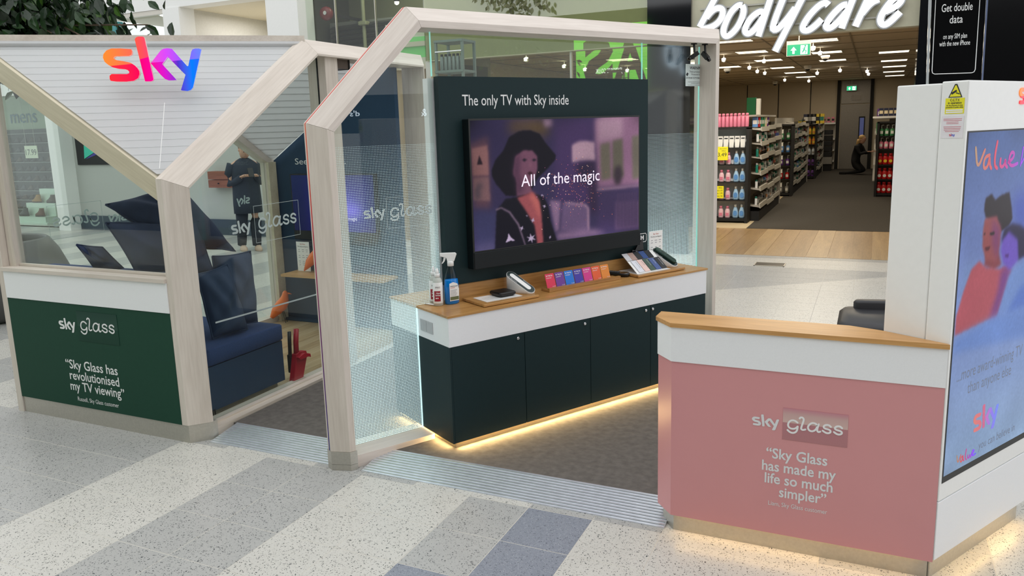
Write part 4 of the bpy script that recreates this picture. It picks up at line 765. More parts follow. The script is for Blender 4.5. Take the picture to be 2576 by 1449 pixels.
# two small cctv cameras under the top beam
def cctv(u, label, d):
    t = thing('cctv_camera', label, 'camera', P2(u, 0.2, 2.0)); a = P2(u, 0.22, 2.10)
    MB().rbox(a+Vector((0, 0, 0.003)), (0.035, 0.03, 0.008), 0.004).build('mount', BLACK, t); MB().tube([a, a+Vector((0.004, -0.004, -0.05))], 0.007, 8).build('stem', BLACK, t)
    c = a+Vector((0.004, -0.004, -0.066)); d = Vector(d).normalized(); s_ = d.cross(Vector((0, 0, 1))).normalized(); n_ = s_.cross(d)
    MB().rbox(c, (0.058, 0.026, 0.026), 0.005, d, s_, n_).build('body', BLACK, t); MB().lathe(c+d*0.026, [(0.012, 0), (0.013, 0.012), (0.010, 0.022), (0.004, 0.022)], 12, s_, n_, d).build('lens', mat('lens_black', (8, 8, 10), 0.1), t)
cctv(1.975, 'left of two small black cctv cameras hanging from the partition beam', (-0.75, -0.35, -0.55)); cctv(2.075, 'right of two small black cctv cameras hanging from the partition beam', (0.55, -0.25, -0.6))
# ---------------------------------------------------------------- the display wall: dark teal board with heading
wb = thing('display_board', 'dark teal display board with white heading behind the large television', 'board', P2(0.9, 0.29, 0.72))
q = MB(); ubox(q, 0.157, 1.621, 0.265, 0.310, 0.815, 1.887); q.build('board', TEAL, wb)
q = MB(); ubox(q, 0.13, 1.62, 0.326, 0.375, 0.727, 1.88); q.build('rear_board', WHITE, wb)
text(UF(0.265), 'The only TV with Sky inside', 0.294, 1.742, 0.079, TXT, wb, w=0.703, bold=0.004)
q = MB(); ubox(q, 0.2, 1.62, 0.25, 0.309, 0.7275, 0.815); q.build('oak_splashback', OAK, wb)
mf = UF(0.265); q = MB()
for a, b in (((1.55, 0.949), (1.60, 0.949)), ((1.608, 0.941), (1.608, 0.905)), ((1.60, 0.897), (1.55, 0.897))): stroke(q, mf, [a, b], 0.007, 0.0006, 0.0014, 0)
stroke(q, mf, [(1.60, 0.949), (1.608, 0.941)], 0.007, 0.0006, 0.0014, 0); stroke(q, mf, [(1.608, 0.905), (1.60, 0.897)], 0.007, 0.0006, 0.0014, 0); q.build('badge_outline', TXT, wb)
text(mf, 'M', 1.558, 0.909, 0.042, TXT, wb, bold=0.02)
# ---------------------------------------------------------------- large television
lt = thing('television', 'large flat television with soundbar showing a child in a dark hat', 'television', P2(0.9, 0.23, 0.89))
TVB = mat('anthracite_tv', (24, 32, 34), 0.35, metal=0.3)
q = MB(); ubox(q, 0.288, 1.490, 0.206, 0.2645, 0.893, 1.672); q.build('housing', TVB, lt, bevel=0.003)
q = MB(); ubox(q, 0.290, 1.488, 0.195, 0.206, 0.895, 0.982); q.build('soundbar', mat('soundbar_cloth', (20, 26, 29), 0.85, var=0.15, scale=400), lt, bevel=0.003)
q = MB(); ubox(q, 0.288, 1.490, 0.2035, 0.2065, 0.984, 1.674); q.build('screen_bezel', BLACK, lt)
sf2 = UF(0.2033)
rad = [((78, 60, 94), 1.0, [(1.305+k*0.014, 1.0), (1.311+k*0.014, 1.0), (1.311+k*0.014, 1.2), (1.305+k*0.014, 1.2)]) for k in range(12)]
rad = [(c, s_, [(a, b+0.02) for a, b in p_]) for c, s_, p_ in rad]
lay = D['TV'][:20]+rad+D['TV'][20:]
scr = picture(sf2, 0.297, 1.482, 0.990, 1.664, 380, lay[1:], 0.0002, 0.62, 'tv', lt, [(0, (58, 50, 84)), (1, (52, 44, 80))], 0.05, 4)
q = {}; rng = random.Random(11)
for k in range(260):
    x = rng.gauss(0.985, 0.12); z = rng.gauss(1.27, 0.085)
    if not (0.66 < x < 1.44 and 1.0 < z < 1.63): continue
    s = rng.uniform(0.0011, 0.003); key = rng.choice(((230, 120, 90), (210, 110, 170), (240, 190, 170), (200, 90, 70)))
    mb = q.setdefault(key, MB()); plate(mb, sf2, [(x-s, z), (x, z-s), (x+s, z), (x, z+s)], 0.0006, 0.0008)
for key, mb in q.items(): mb.build('spark_shapes', emis('spark_%d_%d_%d' % key, key, 0.7), scr, kind='stuff')
text(sf2, 'All of the magic', 0.608, 1.308, 0.092, emis('tv_caption', (246, 236, 250), 0.85), scr, w=0.56, h=0.0012)
# ---------------------------------------------------------------- cabinet below
ca = thing('cabinet', 'long dark teal cabinet with four doors and a white upper band', 'cabinet', P2(0.93, 0.3, 0.035))
q = MB(); ubox(q, 0.0, 1.862, 0.018, 0.624, 0.066, 0.568); q.build('carcass', TEAL, ca)
q = MB(); ubox(q, 0.0, 1.866, 0.0, 0.624, 0.5685, 0.716); q.build('white_band', WHITE, ca)
q = MB(); ubox(q, 0.025, 1.84, 0.025, 0.60, 0.035, 0.0655); q.build('plinth', mat('plinth_cream', (176, 166, 142), 0.5), ca)
for i, (a, b, ku) in enumerate(((0.012, 0.455, 0.413), (0.458, 0.909, 0.869), (0.912, 1.379, 1.34), (1.382, 1.86, 1.396))):
    q = MB(); ubox(q, a, b, 0.0, 0.0175, 0.067, 0.567); d = q.build('door', TEAL, ca, bevel=0.0012)
    c = P2(ku, 0.0, 0.542); MB().lathe(c-NN*0.001, [(0.0085, -0.002), (0.0085, 0.003), (0.007, 0.005)], 12, DD, (0, 0, 1), -NN).build('lock', CHROME, d)
q = MB(); ubox(q, 0.0, 0.011, 0.0, 0.0175, 0.067, 0.567); q.build('end_stile', TEAL, ca)
for a in (0.156, 0.222):
    q = MB(); ubox(q, -0.003, 0.0, a, a+0.062, 0.604, 0.664); q.build('socket_plate', mat('socket_grey', (186, 188, 190), 0.5), ca)
q = MB(); ubox(q, -0.006, 1.872, -0.006, 0.63, 0.7165, 0.727); wt = q.build('worktop', OAK); tag(wt, 'oak worktop lying along the long dark teal cabinet', 'worktop')
LEDW = emis('warm_led', (255, 200, 112), 5.0)
def ledstrip(a, b, label, grp='warm floor-level led strips'):
    a, b = Vector(a), Vector(b); d = (b-a); n = Vector((-d.y, d.x, 0)).normalized()
    o = MB().box((a+b)/2, (d.length, 0.007, 0.002), d.normalized(), n, (0, 0, 1)).build('led_strip', LEDW); tag(o, label, 'light strip', grp)
ledstrip(P2(0.03, 0.0145, 0.0648), P2(1.83, 0.0145, 0.0648), 'warm led strip under the doors of the dark teal cabinet')
ledstrip(P2(0.013, 0.03, 0.0645), P2(0.013, 0.59, 0.0645), 'warm led strip under the near end of the dark teal cabinet')
# ---------------------------------------------------------------- things on the worktop
ZT = 0.727
def tag1(o, l, c, g=None): return tag(o, l, c, g)
def bottle(u, v, label, tilt=0):
    t = thing('sanitiser_bottle', label, 'bottle', P2(u, v, ZT)); c = P2(u, v, ZT); G = mat('frosted_bottle', (196, 200, 192), 0.4)
    MB().lathe(c, [(0.022, 0), (0.0255, 0.004), (0.0255, 0.12), (0.022, 0.138), (0.014, 0.148), (0.012, 0.152)], 20).build('bottle', G, t, True)
    MB().lathe(c, [(0.0258, 0.015), (0.0262, 0.016), (0.0262, 0.122), (0.0258, 0.123)], 20).build('label_wrap', WHITEG, t, True)
    q = MB(); seg = 7
    for k, (z0, z1) in enumerate(((0.026, 0.080),)):
        vs = []; 
        for i in range(seg+1):
            a = R(-105+75*i/seg); x, y = 0.0266*math.cos(a), 0.0266*math.sin(a); vs += [c+Vector((x, y, z0)), c+Vector((x, y, z1))]
        q.add(vs, [(2*i, 2*i+2, 2*i+3, 2*i+1) for i in range(seg)])
    rp_ = q.build('red_label', mat('label_red', (158, 26, 48), 0.4), t)
    fr = Fr(c+Vector((0.0266*math.cos(R(-62)), 0.0266*math.sin(R(-62)), 0)), (math.cos(R(28)), math.sin(R(28)), 0), (0, 0, 1))
    text(fr, 'Hand', -0.008, 0.066, 0.011, TXT, rp_, bold=0.03, h=0.0008); text(fr, 'Sanitiser', -0.012, 0.055, 0.011, TXT, rp_, w=0.026, bold=0.03, h=0.0008)
    q = MB(); 
    for x in (-0.008, 0.0): plate(q, fr, [(x+0.0035*math.cos(i*math.pi/5), 0.043+0.0035*math.sin(i*math.pi/5)) for i in range(10)], 0.0006, 0.001)
    q.build('label_symbol', TXT, rp_); text(fr, 'SPRAIZ', -0.012, 0.096, 0.011, DARKT, t, w=0.026, h=0.0008)
    MB().lathe(c, [(0.015, 0.150), (0.015, 0.166), (0.0135, 0.168)], 16).build('collar', WHITEG, t, True); MB().lathe(c, [(0.010, 0.168), (0.0095, 0.178), (0.007, 0.19), (0.005, 0.192), (0.004, 0.196)], 14).build('spray_cap', WHITEG, t, True)
bottle(0.088, 0.245, 'front of two grey hand sanitiser bottles with red label on the worktop'); bottle(0.100, 0.305, 'rear of two grey hand sanitiser bottles with red label on the worktop')
sp = thing('spray_bottle', 'clear trigger spray bottle half full of bright blue cleaner', 'bottle', P2(0.165, 0.235, ZT)); c = P2(0.165, 0.235, ZT); Z3 = Vector((0, 0, 1))
BL = clear_liquid('blue_cleaner', (10, 150, 245), 0.12)
MB().lathe(c, [(0.036, 0), (0.041, 0.006), (0.041, 0.09), (0.038, 0.125), (0.036, 0.13)], 22, DD, NN, Z3, 1, 0.62).build('liquid', BL, sp, True)
MB().lathe(c, [(0.037, -0.0), (0.042, 0.005), (0.042, 0.09), (0.038, 0.13), (0.028, 0.165), (0.016, 0.196), (0.013, 0.205)], 22, DD, NN, Z3, 1, 0.62).build('bottle', glass('clear_plastic', (236, 244, 246), 1.35), sp, True)
lf = Fr(c-NN*0.0268+Vector((0, 0, 0)), DD, (0, 0, 1)); q = MB(); plate(q, lf, [(-0.028, 0.02), (0.026, 0.02), (0.028, 0.08), (0.02, 0.108), (-0.005, 0.118), (-0.028, 0.112)], 0, 0.001); lb = q.build('label', WHITEG, sp)
text(lf, 'WINDOW & GLASS', -0.024, 0.094, 0.008, DARKT, lb, w=0.044, h=0.0016, bold=0.02); text(lf, 'CLEANER', -0.024, 0.086, 0.008, mat('red_print', (200, 80, 70)), lb, w=0.028, h=0.0016)
q = MB()
for k in range(6): plate(q, lf, [(-0.024, 0.076-k*0.006), (0.016-0.003*(k % 3), 0.076-k*0.006), (0.016-0.003*(k % 3), 0.0775-k*0.006), (-0.024, 0.0775-k*0.006)], 0.001, 0.0014)
q.build('small_print', MATS['grey_print'], lb); q = MB(); plate(q, lf, [(-0.026, 0.024), (0.025, 0.024), (0.025, 0.042), (-0.026, 0.042)], 0.001, 0.0014); q.build('label_picture', mat('label_olive', (104, 112, 72), 0.5), lb)
MB().lathe(c, [(0.017, 0.2), (0.0175, 0.222), (0.015, 0.226)], 16).build('collar', WHITEG, sp, True)
tf_ = Fr(c, -DD*0.75+NN*0.66, (0, 0, 1)); q = MB(); plate(q, tf_, [(-0.02, 0.224), (0.016, 0.224), (0.02, 0.243), (0.052, 0.25), (0.054, 0.268), (-0.026, 0.27), (-0.034, 0.262)], -0.009, 0.009); q.build('spray_head', WHITEG, sp, bevel=0.003)
q = MB(); plate(q, tf_, [(0.022, 0.244), (0.034, 0.246), (0.038, 0.226), (0.046, 0.214), (0.042, 0.211), (0.03, 0.224)], -0.004, 0.004); q.build('trigger', WHITEG, sp)
pe = thing('pen', 'thin white pen lying in front of the sanitiser bottles', 'pen', P2(0.06, 0.27, ZT)); MB().tube([P2(0.045, 0.31, ZT+0.0055), P2(0.068, 0.247, ZT+0.0055)], 0.0045, 8).build('barrel', WHITEG, pe, True); MB().tube([P2(0.068, 0.247, ZT+0.0055), P2(0.0735, 0.234, ZT+0.0052)], 0.0042, 8, 0.001).build('tip', CHROME, pe)
def tray(u0, u1, v0, v1, label):
    t = thing('oak_tray', label, 'tray', P2((u0+u1)/2, (v0+v1)/2, ZT)); q = MB(); ubox(q, u0, u1, v0, v1, ZT+0.0025, ZT+0.016); q.build('board', OAK, t, bevel=0.002)
    q = MB()
    for a in (u0+.03, u1-.03):
        for b in (v0+.03, v1-.03): q.lathe(P2(a, b, ZT), [(0.008, 0), (0.008, 0.0025)], 8)
    q.build('feet', BLACKM, t); return t
tray(0.235, 0.585, 0.035, 0.243, 'oak tray holding the black streaming box and the empty remote cradle')
pc = MB(); ubox(pc, 0.275, 0.50, 0.07, 0.205, ZT+0.0165, ZT+0.018); pc = pc.build('info_card', WHITEG); tag(pc, 'white printed card lying under the black streaming box', 'card')
tfr = Fr(P2(0, 0, ZT+0.018), DD, NN)
for k in range(3): text(tfr, ('Sky Stream Puck', 'Connect more TVs around your home', 'with whole home')[k], 0.335, 0.15-k*0.02, 0.011, MATS['grey_print'], pc, h=0.0005, align='C')
bx = thing('streaming_box', 'square black streaming box sitting on a white card on the oak tray', 'box', P2(0.43, 0.155, ZT+0.018)); MB().rbox(P2(0.43, 0.152, ZT+0.033), (0.108, 0.108, 0.02), 0.014, DD, NN).build('casing', BLACK, bx, bevel=0.001); MB().rbox(P2(0.43, 0.152, ZT+0.0205), (0.09, 0.09, 0.005), 0.012, DD, NN).build('foot', BLACKM, bx)
def stadium(cx, cy, L, W, n=10):
    pts = []
    for i in range(n+1): a = R(-90+180*i/n); pts.append((cx+L/2-W/2+W/2*math.cos(a), cy+W/2*math.sin(a)))
    for i in range(n+1): a = R(90+180*i/n); pts.append((cx-L/2+W/2+W/2*math.cos(a), cy+W/2*math.sin(a)))
    return pts
DKG = mat('cradle_dark_green', (36, 54, 54), 0.4)
def cradle(u, v, zb, remote, label):
    t = thing('remote_cradle', label, 'stand', P2(u, v, zb)); L, W = 0.185, 0.062
    # sloping oval face rising towards the wall
    d = Vector((0, 0, 0))+(-NN*0.80+Vector((0, 0, -0.60))); d.normalize(); dirx = (DD*0.42+d*0.90).normalized(); nrm = (Vector((0, 0, 1))*0.80-NN*0.60); nrm = (nrm-dirx*nrm.dot(dirx)).normalized(); sy = nrm.cross(dirx)
    top = P2(u, v, zb)+Vector((0, 0, 0.058)); F_ = Fr(top, dirx, sy)
    out = stadium(0, 0, L, W); rings = []
    a = [F_.p(x, y, 0) for x, y in out]; b = [F_.p(x, y, -0.004) for x, y in out]
    g = [Vector((p.x+( -0.0), p.y, zb)) if True else p for p in b]
    low = min(p.z for p in b); g = []
    for p in b:                                    # body drops vertically to the tray
        g.append(Vector((p.x, p.y, zb)))
    MB().loft([g, b, a]).build('body', WHITEG, t, True)
    q = MB(); plate(q, F_, stadium(0, 0, L-0.006, W-0.006), 0.0002, 0.0016); fc = q.build('printed_face', DKG, t)
    q = MB(); plate(q, F_, stadium(-0.003, 0, L-0.044, W-0.034), 0.0016, 0.0024); q.build('recess', WHITEG, t)
    for k, s in enumerate(('Sky Glass remote', 'Voice control')): text(F_, s, (-0.07, 0.0)[k], (-0.026, 0.0205)[k], 0.0085, TXT, fc, h=0.0022)
    if remote:
        r_ = thing('remote_control', 'dark green remote control resting in the right-hand cradle', 'remote', F_.p(0, 0, 0.003)); ro = stadium(-0.004, 0, 0.156, 0.036); GR = mat('remote_green', (34, 66, 56), 0.45)
        MB().loft([[F_.p(x, y, 0.003) for x, y in ro], [F_.p(x, y, 0.016) for x, y in ro], [F_.p(x*0.97, y*0.9, 0.02) for x, y in ro]]).build('body', GR, r_, True)
        q = MB(); plate(q, F_, [(-0.025+0.013*math.cos(i*math.pi/8), 0.013*math.sin(i*math.pi/8)) for i in range(16)], 0.02, 0.0215); q.build('navigation_ring', mat('remote_dark', (28, 54, 46), 0.3), r_)
        for i in range(5):
            for j in (-1, 0, 1): q = MB(); plate(q, F_, [(0.005+i*0.013+0.004*math.cos(k*math.pi/4), j*0.009+0.003*math.sin(k*math.pi/4)) for k in range(8)], 0.02, 0.0212); q.build('button', MATS['remote_dark'], r_)
cradle(0.545, 0.145, ZT+0.0165, False, 'empty white oval remote cradle on the left oak tray')
# card rack with seven coloured cards
ck = thing('card_rack', 'slim oak rack standing on the worktop with seven coloured cards', 'rack', P2(0.95, 0.15, ZT)); q = MB(); ubox(q, 0.705, 1.235, 0.10, 0.175, ZT+0.0005, ZT+0.014); q.build('base', OAK, ck, bevel=0.0015)
q = MB(); ubox(q, 0.705, 1.235, 0.10, 0.118, ZT+0.014, ZT+0.021); q.build('front_lip', OAK, ck)
for i, (nm, c_, tx) in enumerate((('crimson', (222, 44, 84), 'the kids love'), ('purple', (110, 52, 152), 'a great film'), ('sky blue', (0, 118, 220), 'something funny'), ('indigo', (60, 48, 168), 'the big match'), ('magenta', (214, 50, 144), 'a new drama'), ('orange red', (232, 92, 40), 'a documentary'), ('amber', (230, 138, 44), 'a classic'))):
    u = 0.745+i*0.0675; f = Fr(P2(u, 0.128, ZT+0.0155), DD, (Vector((0, 0, 1))*0.95+NN*0.31)); t = thing('prompt_card', nm+' prompt card standing in the slim oak rack', 'card', P2(u, 0.128, ZT+0.0155), 'coloured cards in the oak rack')
    q = MB(); plate(q, f, [(-0.031, 0), (0.031, 0), (0.031, 0.078), (0.028, 0.081), (-0.028, 0.081), (-0.031, 0.078)], -0.0015, 0); q.build('card', mat('card_'+nm.replace(' ', '_'), c_, 0.45, var=0.01), t)
    text(f, 'Say "Hello Sky', -0.025, 0.066, 0.010, TXT, t, w=0.045, h=0.0006, bold=0.02); text(f, tx+'"', -0.025, 0.054, 0.010, TXT, t, h=0.0006, w=0.036); text(f, 'sky glass', 0.006, 0.006, 0.007, TXT, t, h=0.0006)
# old style remote
ro = thing('remote_control', 'black and silver remote control lying beside the card rack', 'remote', P2(1.285, 0.22, ZT)); f = Fr(P2(1.29, 0.215, ZT), (DD*0.35-NN*0.94), (DD*0.94+NN*0.35)); o1 = stadium(0, 0, 0.20, 0.056)
MB().loft([[f.p(x*.96, y*.8, 0.001) for x, y in o1], [f.p(x, y, 0.012) for x, y in o1], [f.p(x, y, 0.017) for x, y in o1], [f.p(x*.97, y*.85, 0.024) for x, y in o1]]).build('body', BLACK, ro, True)
q = MB(); plate(q, f, stadium(0.066, 0, 0.06, 0.05), 0.0235, 0.0255); q.build('silver_end', CHROME, ro); q = MB(); plate(q, f, stadium(-0.07, 0, 0.055, 0.048), 0.0235, 0.025); q.build('silver_tip', CHROME, ro)
for i in range(6):
    for j in (-1, 0, 1): q = MB(); plate(q, f, [(-0.03+i*0.012+0.004*math.cos(k*math.pi/3), j*0.013+0.0045*math.sin(k*math.pi/3)) for k in range(6)], 0.024, 0.027); q.build('button', mat('remote_button', (96, 98, 102), 0.4), ro)
# sample tray
tray(1.335, 1.735, 0.055, 0.246, 'oak tray holding the cloth colour samples and the green remote'); ss = thing('sample_stand', 'white stepped card stand under the colour samples', 'stand', P2(1.47, 0.16, ZT+0.0165))
q = MB(); ubox(q, 1.352, 1.625, 0.075, 0.243, ZT+0.0165, ZT+0.0185); q.build('base_card', WHITEG, ss)
slope = (NN*0.80+Vector((0, 0, 1))*0.60).normalized()
f = Fr(P2(1.36, 0.09, ZT+0.02), DD, slope); q = MB(); plate(q, f, [(0.0, 0.0), (0.255, 0.0), (0.255, 0.165), (0.0, 0.165)], -0.003, -0.001); q.build('sloped_back', WHITEG, ss)
for i, (nm, c_, lb_) in enumerate((('white', (228, 230, 238), 'Ceramic White'), ('pale pink', (240, 206, 196), 'Dusky Pink'), ('racing green', (62, 86, 74), 'Racing Green'), ('ocean blue', (70, 92, 148), 'Ocean Blue'), ('anthracite', (40, 40, 44), 'Anthracite Black'))):
    q = MB(); x = 0.02+i*0.048; plate(q, f, [(x, 0.004), (x+0.043, 0.004), (x+0.043, 0.10), (x, 0.10)], 0.001, 0.004); o = q.build('colour_sample', mat('swatch_'+nm.replace(' ', '_'), c_, 0.5, var=0.02), None); tag(o, nm+' front colour sample card on the right oak tray', 'sample', 'front row of colour samples')
    fr = Fr(f.p(x+0.028, 0.09, 0.004), -f.ey, f.ex); text(fr, lb_, 0, 0, 0.009, TXTG if i > 1 else MATS['grey_print'], o, h=0.0004)
for i, (nm, c_) in enumerate((('silver', (206, 206, 210)), ('taupe', (178, 150, 140)), ('charcoal', (34, 36, 40)), ('royal blue', (40, 72, 132)), ('black', (20, 22, 30)))):
    q = MB(); x = -0.006+i*0.046; plate(q, f, [(x, 0.104), (x+0.044, 0.104), (x+0.044, 0.165), (x, 0.165)], 0.002, 0.0045); o = q.build('colour_sample', mat('swatch_'+nm.replace(' ', '_'), c_, 0.6, var=0.04), None); tag(o, nm+' rear fabric sample card on the right oak tray', 'sample', 'rear row of fabric samples')
cradle(1.672, 0.165, ZT+0.0165, True, 'white oval remote cradle with a green remote on the right oak tray')
cr = thing('crumpled_ribbon', 'crumpled glossy black plastic scrap behind the colour samples', 'scrap', P2(1.50, 0.235, ZT+0.1)); q = MB(); f = Fr(P2(1.505, 0.243, ZT+0.0), DD, (0, 0, 1)); rng = random.Random(5)
plate(q, f, [(-0.05, 0.09), (-0.045, 0.135), (-0.02, 0.13), (0.0, 0.16), (0.03, 0.185), (0.045, 0.19), (0.05, 0.13), (0.055, 0.095), (0.02, 0.10)], -0.004, 0.008); q.build('scrap', mat('glossy_black_film', (22, 22, 28), 0.15), cr, bevel=0.002)
q = MB(); plate(q, f, [(-0.03, 0.1), (-0.02, 0.128), (0.0, 0.12), (0.01, 0.1)], 0.008, 0.016); q.build('fold', mat('grey_film', (120, 120, 132), 0.2), cr)
leaflet(UF(0.262), 1.628, 0.74, 0.118, 0.215, 'white fact card standing at the right end of the worktop', P2(1.68, 0.26, ZT))
# ---------------------------------------------------------------- pink counter
pk = thing('counter', 'low pink counter with white band and thin oak top beside the totem', 'counter', (-0.25, 2.93, 0))
poly = [(-0.745, 2.955), (-0.672, 2.872), (0.257, 2.872), (0.054, 2.988), (-0.745, 3.03)]
inset = [(-0.722, 2.957), (-0.664, 2.892), (0.243, 2.892), (0.05, 2.985), (-0.722, 3.01)]
MB().prism(inset, 0, 0.072).build('steel_plinth', STEEL, pk)
pb = MB().prism(poly, 0.0725, 0.714).build('pink_panel', PINK, pk)
MB().prism([(-0.748, 2.953), (-0.673, 2.868), (0.258, 2.869), (0.052, 2.989), (-0.748, 3.033)], 0.7145, 0.851).build('white_band', WHITE, pk)
ct = MB().prism([(-0.755, 2.952), (-0.676, 2.862), (0.262, 2.862), (0.256, 2.874), (0.056, 2.992), (-0.05, 3.03), (-0.755, 3.04)], 0.8515, 0.868).build('countertop', OAKX); tag(ct, 'thin oak top lying on the low pink counter', 'countertop')
pf2 = Fr((0, 2.872, 0), (1, 0, 0), (0, 0, 1))
q = MB(); plate(q, pf2, [(-0.257, 0.456), (-0.036, 0.456), (-0.036, 0.579), (-0.257, 0.579)], 0.0004, 0.0012); q.build('glass_logo_plate', ramp_mat('pink_logo_plate', [(0, (182, 124, 128)), (0.54, (186, 126, 132)), (0.55, (214, 182, 174)), (0.8, (206, 170, 166)), (1, (200, 134, 146))], 2, rough=0.3), pb)
skylogo(pf2, -0.367, 0.486, 0.098, TXTG, pb); glasslogo(pf2, -0.257, 0.456, 0.221, TXT, pb, 0.03, 0.0014, 0.002)
for s, x, w, z in (('\u201cSky Glass', -0.312, 0.213, 0.376), ('has made my', -0.326, 0.258, 0.325), ('life so much', -0.315, 0.238, 0.276), ('simpler\u201d', -0.262, 0.165, 0.226)): text(pf2, s, x, z, 0.057, TXTG, pb, w=w, bold=0.018)
text(pf2, 'Liam, Sky Glass customer', -0.299, 0.187, 0.025, TXTG, pb, w=0.207)
ledstrip((-0.655, 2.8835, 0.0708), (0.22, 2.8835, 0.0708), 'warm led strip under the front of the pink counter')
# ---------------------------------------------------------------- white totem with portrait screen
KK = Vector((0.262, 2.872, 0)); 
def P3(a, b, z): return KK+DD*a+NN*b+Vector((0, 0, z))
to = thing('advertising_totem', 'tall white totem with a portrait screen and sticker notices', 'totem', P3(0.35, 0.12, 0))
def kbox(mb, a0, a1, b0, b1, z0, z1): return mb.box(P3((a0+a1)/2, (b0+b1)/2, (z0+z1)/2), (a1-a0, b1-b0, z1-z0), DD, NN, (0, 0, 1))
q = MB(); kbox(q, 0.012, 0.70, 0.02, 0.22, 0, 0.079); q.build('steel_plinth', STEEL, to)
q = MB(); kbox(q, 0.003, 0.72, 0.086, 0.233, 0.08, 1.722); q.build('rear_body', WHITEG, to, bevel=0.004)
q = MB(); kbox(q, 0.0, 0.72, 0.0, 0.0835, 0.301, 1.727); q.build('front_body', WHITEG, to, bevel=0.004)
q = MB(); kbox(q, 0.0, 0.72, 0.0, 0.0835, 0.08, 0.298); q.build('lower_panel', WHITE, to, bevel=0.002)
kf = Fr(KK, DD, (0, 0, 1))
q = MB(); plate(q, kf, [(0.012, 0.366), (0.70, 0.366), (0.70, 1.568), (0.012, 1.568)], 0.0002, 0.0012); q.build('screen_bezel', BLACK, to)
ks = picture(kf, 0.019, 0.69, 0.39, 1.563, 200, D['POSTER'], 0.0016, 0.62, 'totem', to, [(0, (150, 178, 214)), (0.35, (136, 160, 214)), (0.6, (122, 142, 204)), (1, (84, 110, 168))], 0.02, 2)
VM = ramp_mat('value_print', [(0, (150, 120, 90)), (0.3, (190, 50, 70)), (0.6, (160, 40, 150)), (0.85, (120, 40, 230)), (1, (60, 70, 220))], 0, emit=0.5)
q = MB()
for st in D['VALUE']: stroke(q, kf, st, 0.012, 0.002, 0.0024, 2)
for st in ([(0.42, 1.5), (0.41, 1.44)], [(0.46, 1.44), (0.48, 1.51), (0.52, 1.44), (0.53, 1.49)]): stroke(q, kf, st, 0.012, 0.002, 0.0024, 2)
q.build('script_heading', VM, ks)
KT = emis('poster_grey_text', (96, 106, 128), 0.8)
text(kf, '...more award-winning TV', 0.062, 0.722, 0.062, KT, ks, w=0.5, h=0.0022); text(kf, 'than anyone else', 0.145, 0.662, 0.062, KT, ks, w=0.335, h=0.0022)
pm = [ramp_mat('poster_sky_%d' % i, s, 0, emit=0.5) for i, s in enumerate(([(0, (196, 104, 96)), (1, (190, 90, 110))], [(0, (186, 84, 110)), (1, (180, 80, 130))], [(0, (180, 90, 160)), (0.5, (120, 100, 210)), (1, (90, 120, 220))]))]
skylogo(kf, 0.208, 0.478, 0.195, None, ks, 0.002, 0.0024, mats=pm)
q = MB()
for st in D['VALUE'][:5]: stroke(q, kf, [(0.1+(a-0.06)*0.45, 0.41+(b-1.44)*0.45) for a, b in st], 0.006, 0.002, 0.0024, 2)
q.build('script_line', VM, ks); text(kf, 'you can believe in', 0.265, 0.422, 0.045, KT, ks, w=0.29, h=0.0022)
skylogo(kf, 0.355, 1.632, 0.16, None, to, 0.0006, 0.003, mats=sm)
# notices on its left face
lf2 = Fr(KK, -NN, (0, 0, 1))          # x counts back from the front corner: negative values lie further left
YEL = mat('notice_yellow', (240, 232, 40), 0.45)
cn = thing('cctv_notice', 'yellow CCTV in operation sticker on the side of the white totem', 'sticker', lf2.p(-0.038, 1.624)); 
q = MB(); plate(q, lf2, [(-0.0605, 1.675), (-0.0175, 1.675), (-0.0355, 1.717), (-0.0425, 1.717)], 0.0004, 0.0008); q.build('triangle_border', DARKT, cn)
q = MB(); plate(q, lf2, [(-0.0565, 1.6775), (-0.0215, 1.6775), (-0.0375, 1.713), (-0.0405, 1.713)], 0.0009, 0.0012); q.build('triangle', YEL, cn)
q = MB(); plate(q, lf2, [(-0.05, 1.684), (-0.034, 1.694), (-0.037, 1.699), (-0.052, 1.690)], 0.0013, 0.0016); plate(q, lf2, [(-0.038, 1.688), (-0.026, 1.684), (-0.026, 1.687), (-0.037, 1.691)], 0.0013, 0.0016); q.build('camera_symbol', DARKT, cn)
q = MB(); plate(q, lf2, [(-0.0685, 1.624), (-0.0095, 1.624), (-0.0095, 1.673), (-0.0685, 1.673)], 0.0004, 0.001); q.build('yellow_panel', YEL, cn)
for s, z, sz, w in (('C.C.T.V.', 1.6635, 0.011, 0.03), ('in operation', 1.655, 0.010, 0.042), ('for the purposes of crime', 1.6485, 0.006, 0.05), ('prevention & public safety', 1.6425, 0.006, 0.054)): text(lf2, s, -0.039, z, sz, DARKT, cn, w=w, align='C', h=0.0014, bold=0.02)
for z in (1.633, 1.6265): q = MB(); plate(q, lf2, [(-0.065, z), (-0.013, z), (-0.013, z+0.0045), (-0.065, z+0.0045)], 0.001, 0.0014); q.build('white_strip', TXT, cn)
hn = thing('privacy_notice', 'small white notice with red print below the yellow CCTV sticker', 'sticker', lf2.p(-0.04, 1.546)); q = MB(); plate(q, lf2, [(-0.077, 1.547), (-0.0075, 1.547), (-0.0075, 1.617), (-0.077, 1.617)], 0.0004, 0.001); q.build('sheet', mat('notice_paper', (236, 232, 236), 0.5), hn)
q = MB(); rng = random.Random(2)
for k in range(9):
    if k == 4: continue
    ww = rng.uniform(0.018, 0.029); z = 1.607-k*0.005; plate(q, lf2, [(-0.042-ww, z), (-0.042+ww, z), (-0.042+ww, z+0.0016), (-0.042-ww, z+0.0016)], 0.001, 0.0014)
q.build('small_print', mat('pink_print', (206, 120, 130), 0.6), hn); skylogo(lf2, -0.05, 1.551, 0.018, None, hn, 0.001, 0.0014, mats=[mat('red_logo', (210, 50, 70)), mat('mauve_logo', (150, 60, 140)), mat('blue_logo', (60, 80, 200))])
